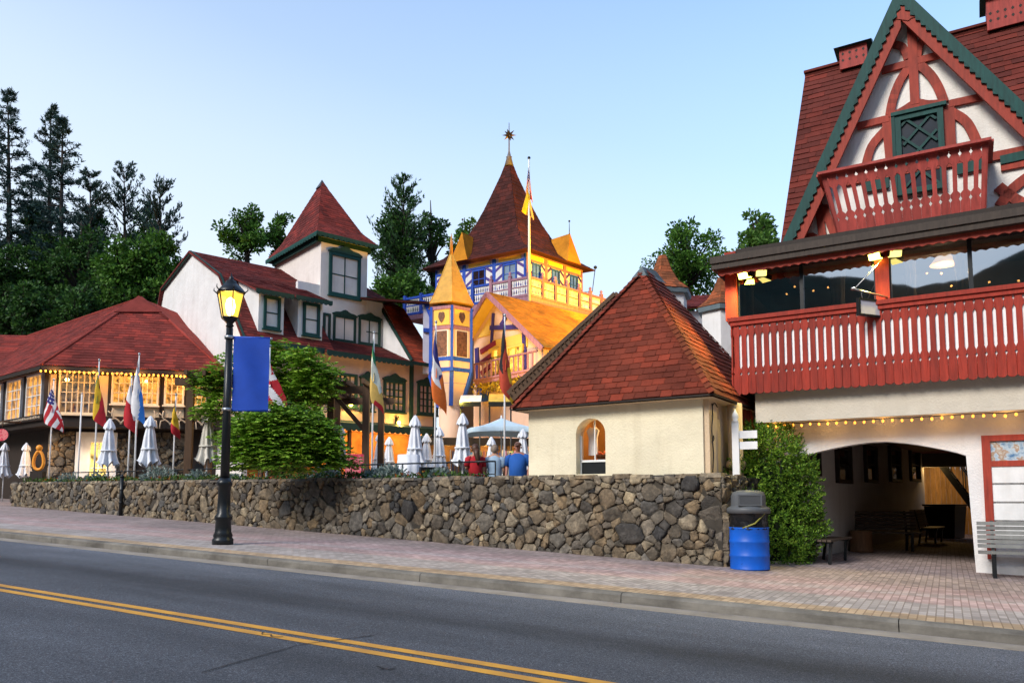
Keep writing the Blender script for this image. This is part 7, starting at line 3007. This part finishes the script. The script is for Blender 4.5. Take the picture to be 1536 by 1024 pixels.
# covered tables and dark chairs between the umbrellas
ct = thing('covered_table', 'round cafe table under a hanging white cloth among the folded umbrellas', 'table', tuple(at(613, 700, 23.5)))
tp_ = at(613, 700, 23.5); place(ct, (tp_.x, tp_.y, PZ))
m = MB()
nk = 40
hT = at(613, 682, 23.5).z - PZ
for j, (r, z) in enumerate(((.40, .12), (.36, hT * .6), (.34, hT))):
    for k in range(nk):
        a = 2 * math.pi * k / nk
        q_ = 1 + (.10 * math.sin(a * 7) if j < 2 else 0)
        m.v.append((tp_.x + r * q_ * math.cos(a), tp_.y + r * q_ * math.sin(a), PZ + z))
for j in range(2):
    for k in range(nk): m.face((j * nk + k, j * nk + (k + 1) % nk, (j + 1) * nk + (k + 1) % nk, (j + 1) * nk + k), True)
m.face([2 * nk + k for k in range(nk)])
m.build('tablecloth', white_cl, ct)
m = MB(); m.lathe((tp_.x, tp_.y, PZ), [(.25, 0), (.25, .04), (.04, .06), (.04, hT - .02)], 12); m.build('pedestal', black_m, ct)
def chair(lab):
    t = thing('patio_chair', lab, 'chair', group='dark patio chairs behind the railing')
    F0 = Fr((0, 0), 0)
    m = MB(); m.box(F0, -.24, .24, -.24, .24, .43, .47); m.build('seat', black_m, t)
    m = MB(); m.box(F0, -.24, .24, .22, .26, .55, .95); m.build('backrest', black_m, t)
    for x in (-.21, .21):
        for y in (-.21, .23): 
            m = MB(); m.tube([(x, y, 0), (x, y, .95 if y > 0 else .43)], .02, 6); m.build('leg', black_m, t)
    return t
c0_ = chair('')
for i, (x, d, a, lab) in enumerate(((598, 22.5, 1.0, 'dark patio chair left of the white covered table'), (632, 23, -1.2, 'dark patio chair right of the white covered table'), (648, 22.5, .3, 'dark patio chair behind the round silver clump'), (140, 25, .4, 'dark patio chair by the green yellow red flag pole'), (275, 24.5, -.5, 'dark patio chair by the pergola post left of the lamp'), (677, 23, 2.0, 'dark patio chair beside the tallest umbrella'))):
    p = at(x, 700, max(d, WF.pt(x, 705, 2.2).y))
    o = c0_ if i == 0 else dup(c0_, (0, 0, 0))
    place(o, (p.x, p.y, PZ), a, 1.35); o['label'] = lab
# pink patterned stall cloth
pk = at(532, 690, 24.5)
ps = thing('cloth_display', 'pink and red patterned cloth hung over a low stand behind the railing', 'display stand', (pk.x, pk.y, PZ))
PF_ = Fr(pk[:2], 5)
t = NT('pink_pattern'); t.color(t.ramp(t.noise(5, 3), [(.4, (.55, .03, .07)), (.5, (.75, .25, .25)), (.6, (.65, .08, .12))])); t.set(Roughness=.85)
zt_ = at(532, 681, 24.5).z
m = MB(); m.box(PF_, -.28, .28, -.15, .15, PZ + .5, zt_); m.build('cloth', t.mat, ps)
for sx in (-.22, .22):
    m = MB(); m.box(PF_, sx - .03, sx + .03, -.1, .1, PZ, PZ + .5); m.build('leg', brown_wood, ps)
# orange lit ornament at the far left
og = at(58, 690, 31)
orn = thing('lit_ornament', 'glowing orange looped ornament standing by the lodge entrance', 'ornament', (og.x, og.y, PZ))
m = MB()
P_ = [V((og.x + .2 * math.sin(t_) * (1 - .25 * math.cos(t_)), og.y, og.z + .38 * math.cos(t_))) for t_ in [i * math.pi / 10 for i in range(21)]]
m.tube(P_, .06, 8); m.ball(V((og.x, og.y, og.z + .5)), .13, 8)
m.build('loop', emit('orange_glow', (1, .30, .02), .03), orn)
m = MB(); m.box(Fr(og[:2], 0), -.25, .25, -.12, .12, PZ, og.z - .45); m.build('plinth', dark_wood, orn)
# round hanging sign at the far left
hs = LS.pt(3, 652, -.9)
hg = thing('round_sign', 'round red and white sign hanging from a timber bracket at the left edge', 'sign', tuple(hs))
m = MB()
HFr = Fr(hs[:2], 10)
m.prism([HFr.p(.32 * math.cos(t_), -.03, hs.z + .32 * math.sin(t_)) for t_ in [i * math.pi / 12 for i in range(24)]], HFr.b * .06); m.build('rim', black_m, hg)
m = MB(); m.prism([HFr.p(.27 * math.cos(t_), -.045, hs.z + .27 * math.sin(t_)) for t_ in [i * math.pi / 12 for i in range(24)]], HFr.b * .09); m.build('disc', t.mat, hg)
m = MB(); m.tube([HFr.p(0, 0, hs.z + .3), HFr.p(0, 0, hs.z + .6)], .02, 6); m.tube([HFr.p(-.6, 0, hs.z + .6), HFr.p(.3, 0, hs.z + .6)], .03, 6); m.tube([HFr.p(0, 0, hs.z + .6), HFr.p(0, 0, hs.z + .6) + LS.b * .9], .04, 6); m.build('bracket', brown_wood, hg)

# ------------------------------------------------------------------ three people
def skin_obj(name, verts, edges, radii, mat, parent, sub=2):
    me = bpy.data.meshes.new(name)
    inv = world(parent).inverted()
    me.from_pydata(verts, edges, [])
    me.materials.append(mat)
    o = bpy.data.objects.new(name, me)
    COL.objects.link(o)
    o.parent = parent
    md = o.modifiers.new('Skin', 'SKIN')
    md.use_smooth_shade = True
    for i, r in enumerate(radii):
        sv = me.skin_vertices[0].data[i]
        sv.radius = (r, r) if not hasattr(r, '__len__') else r
        sv.use_root = (i == 0)
    sm = o.modifiers.new('Subsurf', 'SUBSURF'); sm.levels = sub; sm.render_levels = sub
    return o
skin_m = paint('skin', (.45, .24, .16), .55, .1, 8, .05)
ruddy_m = paint('ruddy_skin', (.36, .15, .10), .55, .1, 8, .05)
def person(lab, loc, rz, H, w, top_c, pants_c, hair_c, hair, arms, belly=0, head_turn=0):
    skin_m_ = ruddy_m if hair == 'cap' else skin_m
    t = thing('person', lab, 'person', loc, rz, group=None)
    s = H / 1.75
    V3 = lambda x, y, z: (x * s * w, y * s, z * s)
    # 0 pelvis 1 belly 2 chest 3 neck base 4 neck 5 head low 6 head mid 7 head top
    vs = [V3(0, 0, .95), V3(0, -.02 - belly * .06, 1.12), V3(0, 0, 1.32), V3(0, .01, 1.46), V3(0, .0, 1.52), V3(0, -.03, 1.575), V3(0, -.015, 1.65), V3(0, .0, 1.72)]
    rs = [(.13 * w, .10), (.13 * w, .10), (.135 * w, .10), (.08, .07), (.055, .055), (.065, .075), (.08, .095), (.05, .06)]
    ed = [(i, i + 1) for i in range(7)]
    for sx in (-1, 1):
        n = len(vs)
        el, wr, ha = arms[0 if sx < 0 else 1]
        vs += [V3(.18 * sx, .0, 1.42), V3(el[0] * sx, el[1], el[2]), V3(wr[0] * sx, wr[1], wr[2])]
        rs += [.062, .046, .032]
        ed += [(3, n), (n, n + 1), (n + 1, n + 2)]
        # palm and five fingers
        W_ = V(vs[-1]); d = (W_ - V(vs[-2])).normalized(); side = d.cross(V((0, 1, .2))).normalized() * sx
        vs.append(tuple(W_ + d * .08)); rs.append((.034, .02)); ed.append((n + 2, n + 3))
        for k, off in enumerate((-.028, -.01, .01, .027)):
            b = len(vs)
            vs += [tuple(W_ + d * .12 + side * off), tuple(W_ + d * (.155 + .012 * (k in (1, 2))) + side * off * 1.1 + V((0, -.01, 0)))]
            rs += [.010, .008]; ed += [(n + 3, b), (b, b + 1)]
        b = len(vs)
        vs += [tuple(W_ + d * .06 - side * .04 + V((0, -.01, 0))), tuple(W_ + d * .10 - side * .05 + V((0, -.02, 0)))]
        rs += [.012, .009]; ed += [(n + 3, b), (b, b + 1)]
        n = len(vs)
        vs += [V3(.09 * sx, 0, .86), V3(.10 * sx, -.01, .48), V3(.10 * sx, .02, .09), V3(.10 * sx, -.12, .03)]
        rs += [.095, .062, .045, (.045, .03)]
        ed += [(0, n), (n, n + 1), (n + 1, n + 2), (n + 2, n + 3)]
    vs = [tuple(V(v)) for v in vs]
    body = skin_obj('body', vs, ed, rs, skin_m_, t)
    # face: eyes, nose, ears as small shapes on the head
    m = MB()
    wm = world(t)
    L = lambda x, y, z: wm @ V((x * s, y * s, z * s))
    for sx in (-1, 1):
        m.ball(L(.034 * sx, -.094, 1.655), .014 * s, 6)
    m.build_each('eye', black_m, t)
    m = MB(); m.ball(L(0, -.115, 1.625), .016 * s, 8, 1.4)
    for sx in (-1, 1): m.ball(L(.088 * sx, .0, 1.635), .02 * s, 8, 1.5)
    m.build_each('nose_or_ear', skin_m_, t)
    m = MB(); m.bar(L(-.025, -.106, 1.585), L(.025, -.106, 1.585), .008, .008); m.build('mouth', paint('lip', (.25, .08, .07), .5), t)
    # clothes: a lofted top with two sleeves, one mesh
    m = MB()
    rings = [(.86, .190, .150, .06), (.98, .186, .152, .09), (1.12, .186, .150, .12), (1.24, .196, .152, .06), (1.34, .204, .148, .02), (1.41, .190, .128, 0), (1.455, .130, .102, 0), (1.485, .078, .076, 0)]
    nk3 = 20
    for z, rx, ry, bb in rings:
        for k in range(nk3):
            a = 2 * math.pi * k / nk3
            fr_y = -1 if math.sin(a) < 0 else 0
            m.v.append(tuple(L(rx * w * math.cos(a), (ry + belly * bb * -fr_y) * math.sin(a) * 1.0 + .006 * math.sin(5 * a + z * 20), z)))
    for j in range(len(rings) - 1):
        for k in range(nk3): m.face((j * nk3 + k, j * nk3 + (k + 1) % nk3, (j + 1) * nk3 + (k + 1) % nk3, (j + 1) * nk3 + k), True)
    for sx in (-1, 1):
        el = arms[0 if sx < 0 else 1][0]
        m.tube([L(.13 * sx * w, 0, 1.40), L(.20 * sx * w, 0, 1.38), L(interp(.2, el[0], .85) * sx * w, el[1] * .85, interp(1.4, el[2], .85))], [.085 * s, .088 * s, .078 * s], 10)
    m.build('shirt', top_c, t)
    pv, pr_, pe = [V3(0, 0, .93)], [(.17 * w, .13)], []
    for sx in (-1, 1):
        n = len(pv)
        pv += [V3(.09 * sx, 0, .84), V3(.10 * sx, -.01, .48), V3(.10 * sx, .02, .10)]
        pr_ += [.112, .085, .075]; pe += [(0, n), (n, n + 1), (n + 1, n + 2)]
    skin_obj('trousers', pv, pe, pr_, pants_c, t)
    m = MB()
    n0 = 0
    nz_, nk_ = 9, 20
    for j in range(nz_):
        f = j / (nz_ - 1)
        th = f * math.pi * (.62 if hair != 'cap' else .36)
        for k in range(nk_):
            a = 2 * math.pi * k / nk_
            back = math.sin(a)
            tt = th * (1 + .28 * back) if back > 0 else th * (1 + .30 * back)
            r = .112 if hair != 'cap' else .110
            bump = 1 + (.05 * math.sin(k * 2.4 + j * 3) if hair != 'cap' else 0)
            m.v.append(tuple(L(r * .95 * math.sin(tt) * math.cos(a) * bump, r * 1.1 * math.sin(tt) * math.sin(a) * bump - .005, 1.655 + r * 1.12 * math.cos(tt) * bump)))
    for j in range(nz_ - 1):
        for k in range(nk_): m.face((j * nk_ + k, j * nk_ + (k + 1) % nk_, (j + 1) * nk_ + (k + 1) % nk_, (j + 1) * nk_ + k), True)
    if hair == 'long':
        m.tube([L(0, .09, 1.62), L(.0, .13, 1.5), L(-.02, .155, 1.36), L(-.03, .15, 1.22)], [.085 * s, .075 * s, .06 * s, .025 * s], 10)
    if hair == 'cap':
        m.prism([L(-.07, -.09, 1.70), L(.07, -.09, 1.70), L(.05, -.19, 1.68), L(-.05, -.19, 1.68)], (0, 0, .015))
    m.build('hair' if hair != 'cap' else 'cap', hair_c, t)
    return t
down = ((.24, .02, 1.14), (.23, -.10, .93), None)
bent = ((.25, .0, 1.15), (.12, -.22, 1.12), None)
cr = paint('red_shirt_cloth', (.42, .012, .02), .85, .12, 6, .2, 80)
cl = paint('light_blue_cloth', (.30, .42, .55), .85, .15, 6, .2, 80)
cbq = paint('blue_polo_cloth', (.012, .09, .36), .85, .12, 6, .2, 80)
dk = paint('dark_trousers', (.02, .022, .03), .9)
hb_ = paint('brown_hair', (.07, .028, .014), .5, .3, 20, .3, 120)
hg_ = paint('grey_hair', (.22, .17, .13), .6, .3, 20, .3, 120)
cp_ = paint('brown_cap', (.24, .13, .10), .8)
for (x, y, d, rz, w, tc_, pc_, hc_, hr_, ar_, bl_, lab) in (
        (713, 667, 19.0, R(200), .95, cr, dk, hb_, 'long', (down, bent), 0, 'woman with long brown hair in a red top, seen from behind'),
        (742, 668, 19.2, R(178), 1.02, cl, dk, hg_, 'short', (down, down), .2, 'person with short grey hair in a pale blue top, seen from behind'),
        (777, 664, 19.0, R(-14), 1.22, cbq, dk, cp_, 'cap', (down, down), 1.0, 'heavy set man in a blue polo shirt and brown cap facing the road')):
    p = at(x, y, d)
    H = p.z - PZ
    person(lab, (p.x, p.y, PZ), rz, H, w, tc_, pc_, hc_, hr_, ar_, bl_)
m = MB()
# ------------------------------------------------------------------ trees
random.seed(5)
pine_m = leafmat('pine_needles', (.024, .062, .058), (.05, .10, .08), .5, .2)
dark_m = leafmat('dark_leaves', (.030, .090, .016), (.075, .17, .028), .7, .25)
mid_m = leafmat('mid_leaves', (.065, .17, .02), (.14, .28, .04), .65, .3)
lite_m = leafmat('pale_leaves', (.08, .19, .03), (.16, .30, .06), .5, .35)
bark = paint('tree_bark', (.030, .023, .018), .95, .4, 3, .5, 20)
def base_at(px, d):
    p = at(px, 750, d); return V((p.x, p.y, gh(p.x, p.y) - .2))
def pine(lab, px, ytop, d, wpx, ybot, name='pine_tree', dens=1.0, lean=0, up=0, mat=None):
    wpx *= 1.2
    b = base_at(px, d)
    k = d / F
    top = at(px + lean, ytop, d)
    zb = at(px, ybot, d).z
    t = thing(name, lab, 'tree', tuple(b), group=None)
    tr = MB(); cr = MB()
    H = top.z - b.z
    tr.tube([b, b.lerp(top, .5) + V((.2, 0, 0)), top], [.012 * H + .05, .008 * H + .03, .02], 7)
    nW = int((top.z - zb) / .55)
    for i in range(nW):
        f = (i + random.random() * .6) / nW          # 0 bottom of the crown .. 1 top
        c = b.lerp(top, (interp(zb, top.z, f) - b.z) / H)
        R_ = wpx * k * (1 - f) ** .65 * random.uniform(.55, 1.1) + .35
        for j in range(random.randint(4, 6)):
            if random.random() > .8 * dens + .15: continue
            a = random.uniform(0, 6.28)
            L = R_ * random.uniform(.55, 1.05)
            rise = random.uniform(-.12, .28) + up + .35 * f
            e = c + V((math.cos(a) * L, math.sin(a) * L, L * rise))
            md = c.lerp(e, .55) + V((0, 0, -.06 * L))
            tr.tube([c, md, e], [.035 + .01 * L, .03, .012], 4, cap=False)
            for q_ in range(int(12 + 10 * L)):
                g = random.uniform(.25, 1.05)
                pp = c.lerp(md, g / .55) if g < .55 else md.lerp(e, (g - .55) / .45)
                pp = pp + rdir() * .18 * (.4 + .25 * L)
                dd = ((e - c).normalized() * .6 + rdir() * .8 + V((0, 0, .1 + up)))
                for _ in range(3): leaf(cr, pp, dd + rdir() * .5, rdir(), random.uniform(.24, .45), .075)
    tr.build('trunk', bark, t); cr.build('crown', mat or pine_m, t, uv=False)
    return t
def broad(lab, px, ytop, d, wpx, ybot, mat, dens=1.0, name='broadleaf_tree', leafs=.29, gaps=.0, seed=None):
    if seed: random.seed(seed)
    b = base_at(px, d)
    k = d / F
    t = thing(name, lab, 'tree', tuple(b))
    zt, zb = at(px, ytop, d).z, at(px, ybot, d).z
    tr = MB(); cr = MB()
    cx, cy = b.x, b.y
    cz, Hc, Rw = (zt + zb) / 2, (zt - zb) / 2, wpx * k
    tr.tube([b, V((cx + .3, cy, interp(b.z, zb, .8))), V((cx, cy, cz)), V((cx - .2, cy, zt - .6))], [.35, .27, .16, .03], 8)
    nB = int(26 * dens)
    for i in range(nB):
        u = rdir()
        f = random.uniform(.35, .92)
        sq = 1 - .35 * max(0, u.z)
        c = V((cx + u.x * Rw * f * sq, cy + u.y * Rw * f * sq, cz + u.z * Hc * f))
        r = Rw * random.uniform(.20, .36)
        j = V((cx, cy, min(cz, c.z - .1 * Hc) - .25 * Hc))
        tr.tube([j, j.lerp(c, .5) + V((0, 0, .1)), c, c + u * r * .9], [.10, .07, .04, .012], 5, cap=False)
        n = int(330 * (r / 1.4) ** 2 * (1 - gaps)) + 60
        for _ in range(n):
            w_ = rdir(); g = random.random() ** .45
            p = c + V((w_.x * r, w_.y * r, w_.z * r * .8)) * g
            leaf(cr, p, w_ + rdir() * .8 + V((0, 0, .2)), rdir(), leafs * random.uniform(.6, 1.3), leafs * .62)
    tr.build('trunk', bark, t); cr.build('crown', mat, t, uv=False)
    return t
# tall thin pines at the far left
pine('tallest dark pine at the left edge of the photo', 12, 138, 62, 50, 420, dens=.95)
pine('tall thin pine second from the left edge', 64, 158, 64, 40, 400, dens=.85, lean=12)
pine('tall pine leaning out over the dark woods, third from the left edge', 80, 172, 60, 48, 410, dens=.95, lean=14)
pine('bare stemmed young pine between the two tall left pines', 40, 250, 66, 34, 400, dens=.8, lean=8)
pine('bushy pine top rising behind the dark woods left of the lodge roof', 135, 262, 58, 40, 380, dens=.9, up=.5)
pine('open crowned pine with upswept branches, middle of the left group', 186, 250, 60, 34, 360, dens=.7, up=.9)
pine('open crowned pine with upswept branches nearest the gambrel gable', 240, 280, 58, 40, 400, dens=.8, up=.9)
# the dark wood behind the lodge
W = [(-25, 350, 58, 60, 520, dark_m, 1.5, 'dark broadleaf tree at the left edge under the pines'), (45, 335, 60, 55, 520, dark_m, 1.5, 'dark broadleaf tree below the second left pine'),
     (105, 320, 56, 52, 520, dark_m, 1.5, 'dark broadleaf tree above the lodge ridge'), (165, 335, 54, 58, 510, mid_m, 1.6, 'leafy green tree behind the lodge roof peak'),
     (225, 345, 55, 55, 500, mid_m, 1.5, 'leafy green tree left of the white gable'), (268, 385, 57, 36, 480, dark_m, 1.2, 'small dark tree touching the white gable'), (20, 420, 50, 50, 540, dark_m, 1.4, 'lower dark tree over the side wing roof'), (100, 420, 50, 55, 540, dark_m, 1.4, 'lower dark tree just above the long lodge ridge')]
for x, yt, d, w, yb, mt, dn, lab in W: broad(lab, x, yt, d, w, yb, mt, dn)
for x, yt, d, w, yb, lab in ((30, 300, 64, 34, 420, 'dark tree filling the gap under the two leftmost pines'), (118, 290, 66, 34, 420, 'dark tree behind the bushy pine top left of the lodge peak'), (205, 305, 66, 34, 420, 'dark tree between the two upswept pines')):
    broad(lab, x, yt, d, w, yb, dark_m, 1.2, gaps=.2)
fm_ = MB()
for _ in range(9000):
    x = random.uniform(-70, 300)
    d = random.uniform(66, 74)
    p = at(x, random.uniform(400 + 20 * math.sin(x * .05), 600), d)
    leaf(fm_, p, rdir(), rdir(), random.uniform(.5, 1.1), .6)
fm_.build('far_wood', dark_m, uv=False, kind='stuff')
# trees behind the gambrel tower and the castle
broad('airy green tree behind the gambrel roof ridge', 358, 306, 58, 42, 400, mid_m, 1.3, gaps=.35)
broad('airy green tree tight against the left side of the white tower', 408, 305, 60, 26, 400, mid_m, .8, gaps=.35)
pine('tall dense evergreen between the white tower and the castle', 605, 272, 60, 62, 470, name='evergreen_tree', dens=1.6, up=.7, mat=leafmat('evergreen_leaves', (.045, .12, .035), (.10, .20, .055), .6, .25))
broad('dense dark green tree right beside the white tower', 590, 300, 61, 48, 470, dark_m, 1.5, gaps=.1)
broad('dark green tree left of the castle roof', 645, 290, 63, 34, 460, dark_m, 1.2, gaps=.2)
broad('paler green tree peeping out behind the bell roof', 698, 316, 62, 30, 440, lite_m, 1.0, gaps=.3)
broad('low green tree filling the gap above the gambrel wing', 600, 405, 52, 52, 480, mid_m, 1.3)
# right group
broad('round open crowned tree between hut peak and glazed porch', 1040, 329, 55, 64, 470, mid_m, 1.8, gaps=.3)
broad('pale green tree beside the steep main roof', 1150, 312, 52, 38, 420, lite_m, 1.5, gaps=.2)
broad('tiny treetop showing just left of the hut roof', 938, 440, 70, 16, 500, mid_m, .6)
